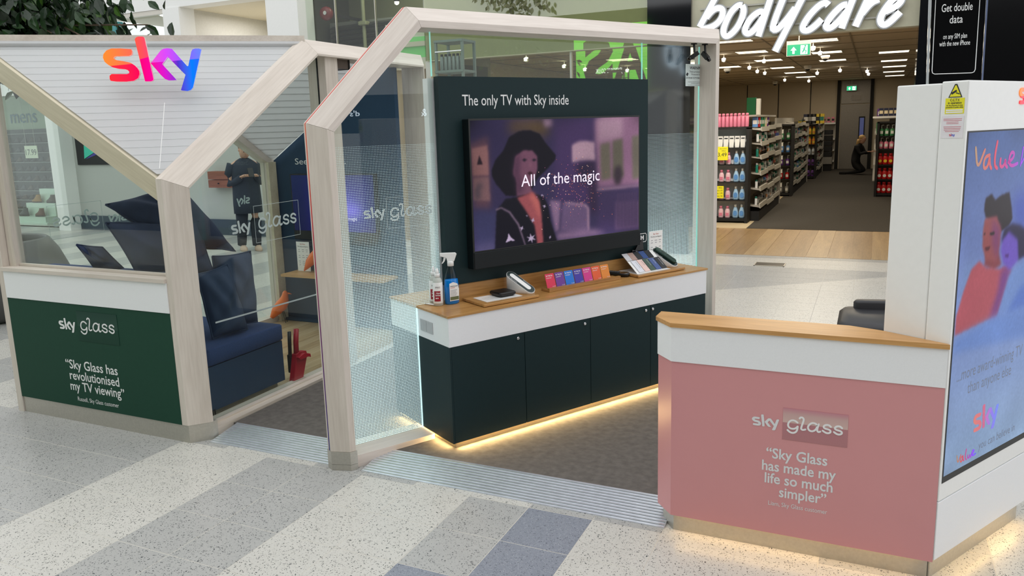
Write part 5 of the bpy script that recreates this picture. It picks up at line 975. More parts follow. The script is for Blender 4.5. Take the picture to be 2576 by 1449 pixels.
ledstrip(P3(0.03, 0.010, 0.0785), P3(0.69, 0.010, 0.0785), 'warm led strip under the screen side of the white totem')
# sim offer board on top
sb = thing('offer_board', 'upright black offer board with white rounded border on top of the totem', 'board', (0.25, 3.2, 1.73)); of = Fr((0, 3.2, 0), (1, 0, 0), (0, 0, 1))
q = MB(); plate(q, of, [(0.167, 1.729), (0.327, 1.729), (0.321, 2.25), (0.152, 2.25)], -0.012, 0); ob = q.build('board', mat('gloss_black_board', (14, 14, 15), 0.1), sb)
q = MB(); plate(q, of, [(0.158, 1.729), (0.166, 1.729), (0.151, 2.25), (0.143, 2.25)], -0.012, 0.004); q.build('acrylic_edge', mat('acrylic_grey', (186, 190, 192), 0.15), sb); q = MB(); plate(q, of, [(0.328, 1.729), (0.333, 1.729), (0.327, 2.25), (0.322, 2.25)], -0.012, 0.004); q.build('acrylic_edge', mat('acrylic_blue', (110, 120, 150), 0.15), sb)
q = MB(); bd = [(0.169, 2.22), (0.174, 1.778), (0.176, 1.769), (0.183, 1.765), (0.297, 1.763), (0.304, 1.766), (0.307, 1.774), (0.304, 2.22)]
stroke(q, of, bd, 0.0026, 0.0005, 0.0012, 0); q.build('border_line', TXT, ob)
for s, z, sz, w in (('Get double', 1.975, 0.038, 0.094), ('data', 1.935, 0.038, 0.04), ('on any SIM plan', 1.883, 0.024, 0.073), ('with the new iPhone', 1.859, 0.024, 0.094)): text(of, s, 0.2385, z, sz, TXT, ob, w=w, align='C', bold=0.006)
# black swivel chair behind the counter
ch = thing('chair', 'black padded chair behind the oak counter top, half hidden by the totem', 'chair', (0.1, 4.75, 0)); BF = mat('black_leatherette', (44, 44, 48), 0.45)
q = MB(); q.rbox((0.12, 4.72, 0.47), (0.52, 0.46, 0.09), 0.06); q.build('seat', BF, ch, True); q = MB(); q.rbox((0.18, 4.95, 0.50), (0.5, 0.07, 0.12), 0.03, (0.98, 0.2, 0), (-0.2, 0.98, 0)); q.build('low_back', BF, ch, True)
MB().lathe((0.12, 4.72, 0.06), [(0.03, 0), (0.025, 0.1), (0.025, 0.37)], 12).build('column', CHROME, ch, True)
for i in range(5): a = R(72*i); MB().tube([(0.12, 4.72, 0.09), (0.12+0.27*math.cos(a), 4.72+0.27*math.sin(a), 0.05)], 0.016, 8, 0.01).build('leg', BLACK, ch); MB().lathe((0.12+0.27*math.cos(a), 4.72+0.27*math.sin(a), 0.0), [(0.018, 0), (0.022, 0.02), (0.018, 0.045)], 10).build('castor', BLACK, ch)

def ledglow(a, b, n, e):
    """the strip's own light, thrown out across the floor"""
    a, b, n = Vector(a), Vector(b), Vector(n).normalized(); l = bpy.data.lights.new('led_strip_light', 'AREA'); l.shape = 'RECTANGLE'; l.size = (b-a).length; l.size_y = 0.012; l.energy = e; l.color = (1.0, 0.68, 0.28)
    o = bpy.data.objects.new('led_strip_light', l); COL.objects.link(o); x = (b-a).normalized(); z = -(n*0.8+Vector((0, 0, -0.6))).normalized(); y = z.cross(x)
    o.matrix_world = Matrix(((x.x, y.x, z.x, (a.x+b.x)/2), (x.y, y.y, z.y, (a.y+b.y)/2), (x.z, y.z, z.z, (a.z+b.z)/2), (0, 0, 0, 1)))
ledglow(P2(0.03, 0.008, 0.06), P2(1.83, 0.008, 0.06), -NN, 6.5)
ledglow(P2(0.008, 0.03, 0.06), P2(0.008, 0.59, 0.06), -DD, 1.2)
ledglow((-0.655, 2.882, 0.068), (0.22, 2.882, 0.068), (0, -1, 0), 0.3)
ledglow(P3(0.03, 0.008, 0.074), P3(0.69, 0.008, 0.074), -NN, 0.28)
# ---------------------------------------------------------------- bodycare sign
bs_ = thing('shop_sign', 'large glowing white slanted bodycare lettering on the shop fascia', 'sign', (-0.8, 9.6, 2.5)); bf_ = Fr((0, 9.6, 0), (1, 0, 0), (0, 0, 1))
LIT = emis('sign_white', (246, 250, 255), 1.25); SGR = mat('sign_grey', (176, 178, 180), 0.5)
for k, sts in D['BODY'].items():
    q = MB(); g = MB()
    for i, st in enumerate(sts): stroke(q, bf_, st, 0.064, 0.012, 0.016+0.001*i, 2, cap=False); stroke(g, bf_, st, 0.092, -0.05, 0.010+0.001*i, 2, cap=False)
    q.build('letter_face', LIT, bs_); g.build('letter_case', SGR, bs_)
for z in (2.93, 2.68): MB().bb(-1.95, 0.2, 9.66, 9.675, z, z+0.02).build('sign_rail', STEEL, bs_)
# ---------------------------------------------------------------- ceiling lights of the shop
RC = {}
lp = thing('ceiling_light', 'recessed louvred strip light in the shop ceiling', 'light', (0, 0, 2.8), 'recessed strip lights in the shop ceiling'); LD = emis('diffuser', (255, 244, 220), 1.8)
MB().bb(-0.27, 0.27, -0.27, 0.27, 2.806, 2.8145).build('frame', mat('light_frame', (190, 180, 158), 0.5), lp)
for i in range(3): MB().bb(-0.25, 0.25, -0.22+i*0.17, -0.15+i*0.17, 2.802, 2.8055).build('diffuser', LD, lp)
for i, (x, y) in enumerate([(-1.98, 12.3), (-2.02, 14.5), (-2.0, 16.7), (-0.83, 13.2), (-0.86, 15.6), (-0.86, 17.8), (-2.0, 19.3), (-1.92, 21.6), (-1.85, 24.0), (0.25, 16.5), (0.3, 19.0), (0.35, 21.2), (0.38, 23.6), (0.45, 25.9), (-3.0, 18.0), (-4.3, 14.3), (-4.3, 17.0), (-4.3, 20)]):
    row = 'left' if x < -1.5 and x > -2.5 else 'middle' if -1.5 < x < -0.5 else 'right' if x > 0 else 'far left'; RC[row] = RC.get(row, -1)+1; lb = '%s strip light from the entrance in the %s row of the shop ceiling' % (ORD[RC[row]], row)
    if i == 0: lp.location = (x, y, 2.8); lp['label'] = lb
    else: dup(lp, (x, y, 2.8), lb)
for i, (x, y, e) in enumerate(((-1.0, 11.2, 40), (-1.0, 13.5, 30), (-1.0, 16.5, 34), (-1.0, 20.5, 26), (-1.0, 25, 22), (-4.0, 12.0, 26), (-4.0, 18.5, 20))): area('shop_ceiling_panel', (x, y, 2.79), 1.6, e, (1.0, 0.86, 0.66))
spt = thing('spotlight', 'small white spotlight on the shop ceiling', 'light', (0, 0, 2.72), 'spotlights on the shop ceiling'); SE = emis('spot_lamp', (255, 250, 235), 12)
MB().tube([(0, 0, 2.812), (0, 0, 2.76)], 0.008, 6).build('stem', WHITEG, spt); MB().lathe((0, 0, 2.72), [(0.02, 0.045), (0.036, 0.02), (0.042, -0.02), (0.036, -0.02)], 12, (1, 0, 0), (0, 0.8, 0.6), (0, 0.6, -0.8)).build('head', WHITEG, spt)
MB().lathe((0, -0.012, 2.735), [(0.034, -0.005), (0.034, 0.0)], 12, (1, 0, 0), (0, 0.8, 0.6), (0, 0.6, -0.8)).build('lamp', SE, spt); MB().lathe((0, -0.03, 2.70), [(0.03, 0), (0.025, -0.004), (0.004, -0.006)], 10).build('lens', SE, spt)
for i, (x, y) in enumerate([(-0.95, 13.51), (-0.91, 14.6), (-2.54, 14.73), (-1.96, 15.68), (-2.46, 17.35), (-2.49, 18.81), (-2.43, 19.65), (-1.35, 20.87), (-0.81, 20.23), (-0.24, 21.27), (-0.22, 22.6), (-2.37, 23.57), (-1.83, 24.87), (-5.24, 12.0), (-5.3, 13.9), (-5.28, 15.0), (-4.71, 16.0)]):
    lb = '%s spotlight on the shop ceiling counted from the entrance' % ORD[i] if i < 13 else '%s spotlight on the ceiling behind the display window' % ORD[i-13]
    if i == 0: spt.location = (x, y, 2.72); spt['label'] = lb
    else: dup(spt, (x, y, 2.72), lb)
dm = thing('dome_camera', 'small white dome camera on the shop ceiling', 'camera', (0, 0, 2.7), 'dome cameras on the shop ceiling'); MB().lathe((0, 0, 2.7), [(0.08, 0.113), (0.08, 0.06), (0.06, 0.03)], 14).build('base', WHITEG, dm); MB().lathe((0, 0, 2.7), [(0.055, 0.035), (0.045, 0.005), (0.01, -0.012)], 14).build('dome', BLACK, dm, True)
for i, (x, y) in enumerate([(-0.91, 16.1), (-3.07, 18.3), (-1.44, 19.1), (-2.9, 26.0)]):
    lb = '%s dome camera on the shop ceiling counted from the entrance' % ORD[i]
    if i == 0: dm.location = (x, y, 2.7); dm['label'] = lb
    else: dup(dm, (x, y, 2.7), lb)
def exitsign(x, y, z, w, h, label):
    t = thing('exit_sign', label, 'sign', (x, y, z)); EG = emis('exit_green', (40, 190, 130), 1.1)
    MB().bb(x-w/2-0.01, x+w/2+0.01, y-0.02, y+0.02, z, z+h+0.05).build('housing', SGR, t); f = Fr((x, y-0.021, z), (1, 0, 0), (0, 0, 1)); q = MB(); plate(q, f, [(-w/2, 0.01), (w/2, 0.01), (w/2, h), (-w/2, h)], 0, 0.002); q.build('green_panel', EG, t)
    q = MB(); k = h; EW = emis('exit_white', (230, 255, 240), 1.6)
    ax = -w*0.22; plate(q, f, [(ax, h*0.82), (ax-k*0.26, h*0.5), (ax-k*0.1, h*0.5), (ax-k*0.1, h*0.2), (ax+k*0.1, h*0.2), (ax+k*0.1, h*0.5), (ax+k*0.26, h*0.5)], 0.002, 0.003); q.build('arrow', EW, t)
    q = MB(); bx_ = w*0.24; plate(q, f, [(bx_-k*0.3, h*0.12), (bx_+k*0.3, h*0.12), (bx_+k*0.3, h*0.92), (bx_-k*0.3, h*0.92)], 0.002, 0.003); q.build('door_symbol', EW, t)
    q = MB(); stroke(q, f, [(bx_-k*0.12, h*0.3), (bx_, h*0.5), (bx_+k*0.05, h*0.72)], k*0.12, 0.003, 0.004, 0); stroke(q, f, [(bx_+k*0.02, h*0.5), (bx_+k*0.18, h*0.42), (bx_+k*0.14, h*0.2)], k*0.09, 0.003, 0.004, 0); stroke(q, f, [(bx_-k*0.16, h*0.6), (bx_+k*0.2, h*0.68)], k*0.07, 0.003, 0.004, 0)
    plate(q, f, [(bx_+k*0.1+k*0.08*math.cos(i*math.pi/4), h*0.84+k*0.08*math.sin(i*math.pi/4)) for i in range(8)], 0.003, 0.004); q.build('running_figure', EG, t)
    MB().tube([(x, y, z+h+0.05), (x, y, 2.81)], 0.006, 6).build('hanger', STEEL, t)
exitsign(-0.99, 11.5, 2.47, 0.29, 0.15, 'green running man exit sign hanging near the shop entrance'); exitsign(-0.73, 27.3, 2.47, 0.28, 0.14, 'small green exit sign above the grey door at the back of the shop')
# grey door at the back
dr = struct(MB().bb(-1.02, -0.18, 27.5, 27.54, 0, 2.05).build('door_1', mat('grey_checker_door', (136, 132, 126), 0.4, metal=0.4, var=0.12, scale=60)), 'grey patterned metal door at the back of the shop'); MB().bb(-1.02, -0.18, 27.5, 27.54, 2.08, 2.8).build('transom_panel', MATS['grey_checker_door'], dr)
for x in (-1.10, -0.13): MB().bb(x-0.05, x+0.05, 27.45, 27.55, 0, 2.81).build('door_jamb', BLACKM, dr)
MB().bb(-0.48, -0.30, 27.48, 27.5, 0.85, 1.66).build('vision_frame', BLACKM, dr); MB().bb(-0.45, -0.33, 27.475, 27.48, 0.9, 1.62).build('vision_pane', mat('blue_pane', (96, 108, 170), 0.2, emit=0.15), dr); MB().bb(-0.72, -0.46, 27.47, 27.49, 2.18, 2.32).build('paper_notice', mat('paper_grey', (176, 172, 166), 0.7), dr)
# ---------------------------------------------------------------- gondolas
SHM = mat('shelf_metal', (170, 166, 158), 0.5); PRB = mat('price_strip', (178, 175, 165), 0.45); SHB = mat('shelf_back_lit', (236, 238, 242), 0.6)
def prod(kind, x, y, z, sc, m1, m2, label, group, cache={}):
    key = (kind, m1.name, m2.name, sc)
    if key in cache:
        return dup(cache[key], (x, y, z), label, group)
    t = thing(kind, label, 'product', (x, y, z), group); c = Vector((x, y, z)); s = sc
    if kind == 'teardrop_bottle':
        MB().lathe(c, [(0.026*s, 0), (0.034*s, 0.01*s), (0.036*s, 0.05*s), (0.03*s, 0.09*s), (0.018*s, 0.125*s), (0.013*s, 0.135*s)], 14, sy=0.6).build('bottle', m1, t, True); MB().lathe(c, [(0.014*s, 0.135*s), (0.015*s, 0.165*s), (0.012*s, 0.168*s)], 10).build('cap', WHITEG, t, True)
        f = Fr(c+Vector((0, -0.0225*s, 0)), (1, 0, 0), (0, 0, 1)); q = MB(); plate(q, f, [(0.024*s*math.cos(i*math.pi/8), 0.058*s+0.034*s*math.sin(i*math.pi/8)) for i in range(16)], 0, 0.002); q.build('label', m2, t)
    elif kind == 'round_bottle':
        MB().lathe(c, [(0.026*s, 0), (0.03*s, 0.008*s), (0.03*s, 0.085*s), (0.022*s, 0.105*s), (0.015*s, 0.115*s)], 14, sy=0.7).build('bottle', m1, t, True); MB().lathe(c, [(0.018*s, 0.115*s), (0.018*s, 0.14*s), (0.015*s, 0.143*s)], 10).build('cap', m2, t, True)
        f = Fr(c+Vector((0, -0.0215*s, 0)), (1, 0, 0), (0, 0, 1)); q = MB(); plate(q, f, [(-0.018*s, 0.025*s), (0.018*s, 0.025*s), (0.018*s, 0.06*s), (-0.018*s, 0.06*s)], 0, 0.002); q.build('label', m2, t)
    elif kind == 'standing_tube':
        MB().loft([[c+Vector((a*0.024*s, b*0.016*s, 0)) for a, b in ((-1, -1), (1, -1), (1, 1), (-1, 1))], [c+Vector((a*0.026*s, b*0.017*s, 0.02*s)) for a, b in ((-1, -1), (1, -1), (1, 1), (-1, 1))], [c+Vector((a*0.03*s, b*0.003*s, 0.14*s)) for a, b in ((-1, -1), (1, -1), (1, 1), (-1, 1))]]).build('tube', m1, t); f = Fr(c+Vector((0, -0.009*s, 0.105*s)), (1, 0, 0), (0, 0.1, 1)); q = MB(); plate(q, f, [(-0.02*s, 0), (0.02*s, 0), (0.02*s, 0.014*s), (-0.02*s, 0.014*s)], 0, 0.003); q.build('label', m2, t)
    elif kind == 'aerosol_can':
        MB().lathe(c, [(0.02*s, 0), (0.022*s, 0.004*s), (0.022*s, 0.12*s), (0.016*s, 0.13*s)], 12).build('can', m1, t, True); MB().lathe(c, [(0.018*s, 0.128*s), (0.018*s, 0.155*s), (0.01*s, 0.16*s)], 12).build('cap', m2, t, True)
    elif kind == 'pump_bottle':
        MB().lathe(c, [(0.026*s, 0), (0.03*s, 0.006*s), (0.03*s, 0.09*s), (0.012*s, 0.105*s)], 12).build('bottle', m1, t, True); MB().tube([c+Vector((0, 0, 0.1*s)), c+Vector((0, 0, 0.15*s)), c+Vector((0.025*s, -0.01*s, 0.15*s))], 0.006*s, 6).build('pump', WHITEG, t)
        f = Fr(c+Vector((0, -0.0305*s, 0)), (1, 0, 0), (0, 0, 1)); q = MB(); plate(q, f, [(-0.018*s, 0.03*s), (0.018*s, 0.03*s), (0.018*s, 0.07*s), (-0.018*s, 0.07*s)], 0, 0.002); q.build('label', m2, t)
    elif kind == 'wash_bottle':
        MB().lathe(c, [(0.028*s, 0), (0.034*s, 0.008*s), (0.034*s, 0.10*s), (0.026*s, 0.12*s), (0.02*s, 0.125*s)], 12, sy=0.65).build('bottle', m1, t, True); MB().lathe(c, [(0.024*s, 0.125*s), (0.024*s, 0.155*s), (0.02*s, 0.157*s)], 10).build('cap', m1, t, True); f = Fr(c+Vector((0, -0.0228*s, 0)), (1, 0, 0), (0, 0, 1)); q = MB(); plate(q, f, [(0.022*s*math.cos(i*math.pi/6), 0.05*s+0.022*s*math.sin(i*math.pi/6)) for i in range(12)], 0, 0.002); q.build('label', m2, t)
    else:                                       # boxed product
        MB().rbox(c+Vector((0, 0, 0.05*s)), (0.05*s, 0.05*s, 0.10*s), 0.003).build('carton', m1, t); f = Fr(c+Vector((0, -0.0252*s, 0)), (1, 0, 0), (0, 0, 1)); q = MB(); plate(q, f, [(-0.02*s, 0.03*s), (0.02*s, 0.03*s), (0.02*s, 0.07*s), (-0.02*s, 0.07*s)], 0, 0.002); q.build('label', m2, t); q = MB(); f = Fr(c+Vector((0.0252*s, 0, 0)), (0, 1, 0), (0, 0, 1)); plate(q, f, [(-0.02*s, 0.03*s), (0.02*s, 0.03*s), (0.02*s, 0.07*s), (-0.02*s, 0.07*s)], 0, 0.002); q.build('label', m2, t)
    cache[key] = t; return t
cm = lambda n, c, r=0.35: mat('product_'+n, c, r, var=0.02)
WHT = cm('white', (232, 232, 228)); BLU = cm('pale_blue', (170, 206, 236)); BL2 = cm('blue_label', (96, 150, 214)); PNK = cm('pale_pink', (236, 196, 206)); PK2 = cm('pink', (224, 130, 156)); CLR = cm('clear', (206, 214, 222)); RDD = cm('red', (196, 30, 34)); YLW = cm('yellow', (236, 206, 60)); GRN = cm('green', (70, 140, 90)); NVY = cm('navy', (34, 40, 70)); ORN = cm('orange', (226, 140, 50)); PUR = cm('purple', (104, 58, 140)); BLK = cm('black', (26, 26, 28)); TEA = cm('teal', (30, 130, 110)); GRY = cm('grey', (150, 148, 142)); CRM = cm('cream', (232, 216, 180))
def endframe(name, x0, x1, y, h, zs, label, lit=True, depth=0.3):
    t = thing(name, label, 'display', ((x0+x1)/2, y, 0)); 
    MB().bb(x0, x1, y+depth-0.02, y+depth, 0.06, h).build('back_panel', SHB if lit else mat('dim_back', (120, 116, 108), 0.6), t)  # light on the panel is put into its colour: pale if lit, else dim
    for x in (x0-0.02, x1): MB().bb(x, x+0.045, y-0.02, y+depth, 0, h+0.02).build('upright', BLACKM, t)
    MB().bb(x0-0.02, x1+0.045, y-0.02, y+depth, h, h+0.03).build('top_rail', BLACKM, t); MB().bb(x0, x1, y, y+depth, 0.03, 0.075).build('base_shelf', BLACKM, t)
    for z in zs: MB().bb(x0, x1, y, y+depth-0.02, z-0.014, z).build('shelf', BLACKM, t)
    return t
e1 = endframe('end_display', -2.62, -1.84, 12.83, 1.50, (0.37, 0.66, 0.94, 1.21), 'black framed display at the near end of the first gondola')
rows = ('bottom', 'fourth', 'third', 'second', 'top')
for r_, z in enumerate((0.076, 0.371, 0.661, 0.941)):
    for k, x in enumerate((-2.0, -1.90)): prod('teardrop_bottle', x, 12.93, z, 1.32, CLR if False else BLU, BL2, '%s pale blue teardrop bottle on the %s shelf of the first end display' % (('left', 'right')[k], rows[r_]), 'blue bottles on the first end display')
    for k, x in enumerate((-2.23, -2.125)): prod('round_bottle', x, 12.93, z, 1.35, PNK, PK2, '%s pale pink bottle on the %s shelf of the first end display' % (('left', 'right')[k], rows[r_]), 'pink bottles on the first end display')
    prod('teardrop_bottle', -2.42, 12.93, z, 1.32, ORN, YLW, 'amber bottle behind the far post on the %s shelf of the first end display' % rows[r_], 'amber bottles on the first end display')
for k in range(8): prod('standing_tube', -2.52+k*0.088, 12.93, 1.211, 1.3, WHT, DARKT, '%s white standing tube from the left on the top shelf of the first end display' % ORD[k], 'white tubes on the first end display')
def pricecard(x0, x1, z0, z1, y, lines, label):
    t = thing('price_card', label, 'price card', ((x0+x1)/2, y, z0)); f = Fr((0, y, 0), (1, 0, 0), (0, 0, 1)); q = MB(); plate(q, f, [(x0, z0), (x1, z0), (x1, z1), (x0, z1)], -0.002, 0); q.build('card', YEL, t)
    for s, x, z, sz in lines: text(f, s, x, z, sz, DARKT, t, h=0.001, align='R')
pricecard(-2.34, -2.114, 1.015, 1.228, 12.80, (('3.49', -2.135, 1.075, 0.085), ('aby Lotion', -2.135, 1.19, 0.026), ('200ml', -2.15, 1.155, 0.026)), 'yellow 3.49 price card on the first end display'); pricecard(-2.34, -2.171, 0.405, 0.602, 12.80, (('Baby', -2.19, 0.565, 0.03), ('now 1.59', -2.19, 0.52, 0.03), ('was 1.79', -2.19, 0.475, 0.03), ('save .20', -2.19, 0.43, 0.03)), 'lower yellow offer card on the first end display')
def gondola(x1, y0, y1, label, n, grp, seed):
    t = thing('shelf_gondola', label, 'shelving', (x1-0.25, (y0+y1)/2, 0)); rng = random.Random(seed)
    MB().bb(x1-0.40, x1-0.36, y0, y1, 0.05, 1.67).build('back_panel', SHM, t); MB().bb(x1-0.38, x1+0.0, y0, y1, 0.0, 0.16).build('plinth', BLACKM, t)
    MB().bb(x1-0.36, x1+0.02, y1-0.03, y1, 0.0, 1.5).build('end_panel', SHM, t)
    nb = max(1, int(round((y1-y0)/1.1)))
    for z in (0.22, 0.5, 0.77, 1.03, 1.27, 1.5):
        for b in range(nb):
            ya = y0+(y1-y0)*b/nb+0.01; yb = y0+(y1-y0)*(b+1)/nb-0.02; zz = z+0.02*((b+int(z*10)) % 3-1)
            MB().add([(x1-0.36, ya, zz+0.05), (x1, ya, zz), (x1, yb, zz), (x1-0.36, yb, zz+0.05), (x1-0.36, ya, zz+0.035), (x1, ya, zz-0.015), (x1, yb, zz-0.015), (x1-0.36, yb, zz+0.035)], [(0, 1, 2, 3), (7, 6, 5, 4), (0, 4, 5, 1), (2, 6, 7, 3), (1, 5, 6, 2), (0, 3, 7, 4)]).build('shelf', SHM, t)
            MB().add([(x1, ya, zz-0.02), (x1+0.02, ya, zz-0.03), (x1+0.012, ya, zz+0.04), (x1-0.008, ya, zz+0.04), (x1, yb, zz-0.02), (x1+0.02, yb, zz-0.03), (x1+0.012, yb, zz+0.04), (x1-0.008, yb, zz+0.04)], [(0, 1, 2, 3), (7, 6, 5, 4), (0, 4, 5, 1), (1, 5, 6, 2), (2, 6, 7, 3), (3, 7, 4, 0)]).build('price_rail', PRB, t)
            if rng.random() < 0.5: MB().bb(x1-0.01, x1-0.006, ya+0.02, yb-0.02, zz+0.04, zz+0.1).build('clear_divider', glass('divider_plastic', (200, 196, 180), 1.4), t)
    pal = ((GRY, WHT), (WHT, TEA), (TEA, WHT), (BLK, GRY), (CRM, RDD), (GRN, WHT), (WHT, ORN), (PK2, WHT), (GRY, BLK), (RDD, WHT), (BL2, WHT), (WHT, GRY))
    for z in (0.22, 0.5, 0.77, 1.03, 1.27):
        for k in range(n):
            y = y0+0.08+(y1-y0-0.16)*(k+0.5)/n; m1, m2 = pal[(rng.randrange(len(pal)) if k % 3 else rng.randrange(3)) % len(pal)]
            prod('carton' if k % 4 else 'aerosol_can', x1-0.07, y, z+0.012, 1.0+0.4*(k % 2), m1, m2, '%s product from the entrance on the %s shelf up of the %s gondola' % (ORD[k], ORD[(0.22, 0.5, 0.77, 1.03, 1.27).index(z)], grp), 'assorted products on the %s gondola' % grp)
    return t
gondola(-1.66, 13.15, 16.1, 'first shelf gondola behind the black end display near the shop entrance', 16, 'first', 1)
gondola(-1.58, 17.92, 21.9, 'second shelf gondola further down the shop aisle', 12, 'second', 2)
gondola(-1.45, 23.2, 26.3, 'third shelf gondola near the back of the shop', 7, 'third', 3)
# tops of the first gondola
for k in range(8): prod('aerosol_can', -2.30+k*0.062, 13.05, 1.535, 1.35, PK2, PK2, '%s pink aerosol can from the left on top of the first gondola' % ORD[k], 'pink cans on top of the first gondola')
for k in range(6): prod('carton', -1.80, 13.5+k*0.3, 1.52, 1.6, (BL2, RDD, TEA, GRN, CRM, PUR)[k], WHT, '%s carton in the row along the top of the first gondola' % ('blue', 'red', 'teal', 'green', 'cream', 'purple')[k], 'cartons along the top of the first gondola')
t_ = thing('leaning_panel', 'tall green and white boxed item standing on top of the first gondola', 'box', (-1.95, 14.3, 1.7)); MB().bb(-2.05, -1.9, 14.25, 14.4, 1.72, 2.02).build('green_box', cm('deep_green', (24, 96, 60)), t_); MB().bb(-1.89, -1.83, 14.25, 14.4, 1.72, 2.0).build('white_box', WHT, t_)
ts_ = thing('top_shelf', 'white and black shelf across the top of the first gondola', 'shelf', (-2.2, 14.0, 1.7)); MB().bb(-2.6, -1.75, 13.3, 16.0, 1.69, 1.72).build('board', SHM, ts_); MB().bb(-2.6, -2.03, 13.28, 13.3, 1.62, 1.72).build('front_edge', BLACKM, ts_); MB().bb(-2.5, -2.36, 13.0, 13.04, 1.53, 1.80).build('card_stack', WHT, ts_)
# second and third end displays
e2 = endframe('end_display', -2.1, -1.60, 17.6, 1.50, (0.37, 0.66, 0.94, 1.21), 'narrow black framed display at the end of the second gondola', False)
for r_, (z, m1, m2) in enumerate(((0.076, GRY, WHT), (0.371, RDD, WHT), (0.661, PUR, WHT), (0.941, BL2, WHT), (1.211, GRN, WHT))):
    for k in range(3): prod('pump_bottle', -1.93+k*0.13, 17.72, z, 1.4, m1, m2, '%s bottle from the left on the %s shelf of the narrow second end display' % (ORD[k], rows[r_]), 'bottles on the second end display')
    q = MB().bb(-1.84, -1.76, 17.585, 17.59, z+0.13, z+0.21).build('price_ticket', WHT); tag(q, 'white price ticket on the %s shelf of the second end display' % rows[r_], 'ticket', 'tickets on the second end display')
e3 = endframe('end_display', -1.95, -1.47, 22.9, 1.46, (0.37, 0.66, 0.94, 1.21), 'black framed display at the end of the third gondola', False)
for r_, (z, m1, m2) in enumerate(((0.076, PUR, BLK), (0.371, PUR, BLK), (0.661, CLR, GRY), (0.941, ORN, YLW), (1.211, YLW, ORN))):
    for k in range(2): prod('round_bottle', -1.62+k*0.11, 23.02, z, 1.5, m1, m2, '%s bottle on the %s shelf of the third end display' % (('left', 'right')[k], rows[r_]), 'bottles on the third end display')
for k in range(5): prod('carton', -1.72+k*0.1, 22.95, 1.5, 2.6, (NVY, BLK, BLK, YLW, YLW)[k], (WHT, GRY, WHT, BLK, TEA)[k], '%s carton on top of the third gondola' % ('navy', 'black grey', 'black white', 'yellow black', 'yellow teal')[k], 'cartons on top of the third gondola')
bc_ = thing('stacked_crates', 'stack of black plastic crates by the back shelving', 'crates', (-1.35, 26.6, 0)); 
for k in range(5): MB().rbox((-1.40, 26.6, 0.52+k*0.17), (0.42, 0.4, 0.15), 0.02).build('crate', BLACK, bc_)
MB().bb(-1.62, -1.18, 26.4, 26.8, 0.22, 0.44).build('grey_tub', mat('grey_tub', (140, 138, 132), 0.6), bc_); MB().bb(-1.6, -1.2, 26.42, 26.78, 0.0, 0.2).build('trolley', BLACKM, bc_)
bsf = thing('wall_shelving', 'white wall shelving beside the grey door at the back of the shop', 'shelving', (-1.3, 27.2, 0)); MB().bb(-1.72, -1.15, 27.45, 27.5, 0, 1.5).build('back_panel', SHM, bsf)
for z in (0.25, 0.6, 0.95, 1.45): MB().bb(-1.72, -1.15, 27.1, 27.45, z, z+0.05).build('shelf', WHT, bsf)
for k in range(4): prod('carton', -1.62+k*0.13, 27.2, 1.501, 1.7, PK2, BLK, '%s pink carton from the left on the white shelving by the grey door' % ORD[k], 'pink cartons by the grey door')
# right display with red bottles
e4 = endframe('end_display', 0.06, 0.75, 17.7, 1.50, (0.36, 0.66, 0.98, 1.24), 'black framed display of red bottles beside the white totem', False)
for r_, (kind, z, m1, m2, nm) in enumerate((('wash_bottle', 0.076, RDD, WHT, 'red'), ('wash_bottle', 0.361, RDD, WHT, 'red'), ('wash_bottle', 0.661, RDD, YLW, 'red and yellow'), ('pump_bottle', 0.981, PK2, WHT, 'pink pump'), ('pump_bottle', 1.241, GRN, WHT, 'green pump'))):
    for k in range(6): prod(kind, 0.125+k*0.098, 17.8, z, 1.45, m1, m2, '%s %s bottle from left, %s shelf of right end display' % (ORD[k], nm, rows[r_]), 'bottles on the right end display')
for k in range(6): prod('carton', 0.1+k*0.09, 17.85, 1.90-0.26, 1.6, NVY, CRM, '%s navy and cream carton from the left on top of the right end display' % ORD[k], 'navy cartons on the right end display')
MBs = MB().bb(-0.05, 0.75, 17.72, 18.0, 1.60, 1.638).build('top_shelf', WHT); tag(MBs, 'white shelf board on top of the right end display', 'shelf')
rg = thing('shelf_gondola', 'dark right-hand shelving beyond the red bottle display', 'shelving', (0.3, 20, 0)); MB().bb(0.4, 0.44, 18.0, 27.3, 0, 1.7).build('back_panel', mat('dim_back', (120, 116, 108)), rg)
for z in (0.3, 0.62, 0.94, 1.26, 1.58): MB().bb(0.0, 0.4, 18.05, 27.3, z, z+0.025).build('shelf', SHM, rg)
for z, m1, m2, nm in ((1.285, GRN, YLW, 'second'), (1.605, PUR, WHT, 'top'), (0.965, BLK, WHT, 'third')):
    for k in range(8): prod('carton', 0.08, 18.2+k*0.9, z, 1.9, m1, m2, '%s carton from the front on the %s shelf of the dark right-hand shelving' % (ORD[k], nm), 'cartons on the right-hand shelving')
# shelves seen through the display window
ws = thing('window_shelving', 'stocked shelving seen through the shop display window', 'shelving', (-6.0, 10.6, 0)); MB().bb(-6.35, -5.0, 10.75, 10.8, 0, 2.1).build('back_panel', SHM, ws)
for z in (0.2, 0.55, 0.9, 1.22, 1.55, 1.85): MB().bb(-6.35, -5.0, 10.4, 10.75, z, z+0.03).build('shelf', PRB, ws)
for j, z in enumerate((0.23, 0.58, 0.93, 1.25, 1.58)):
    for k in range(10): prod('carton', -6.2+k*0.12, 10.5, z, 1.7, (TEA, PK2, WHT, RDD, PUR)[(k+j*2) % 5], WHT, '%s carton from the left on the %s shelf up behind the shop display window' % (ORD[k], ORD[j]), 'cartons behind the display window')
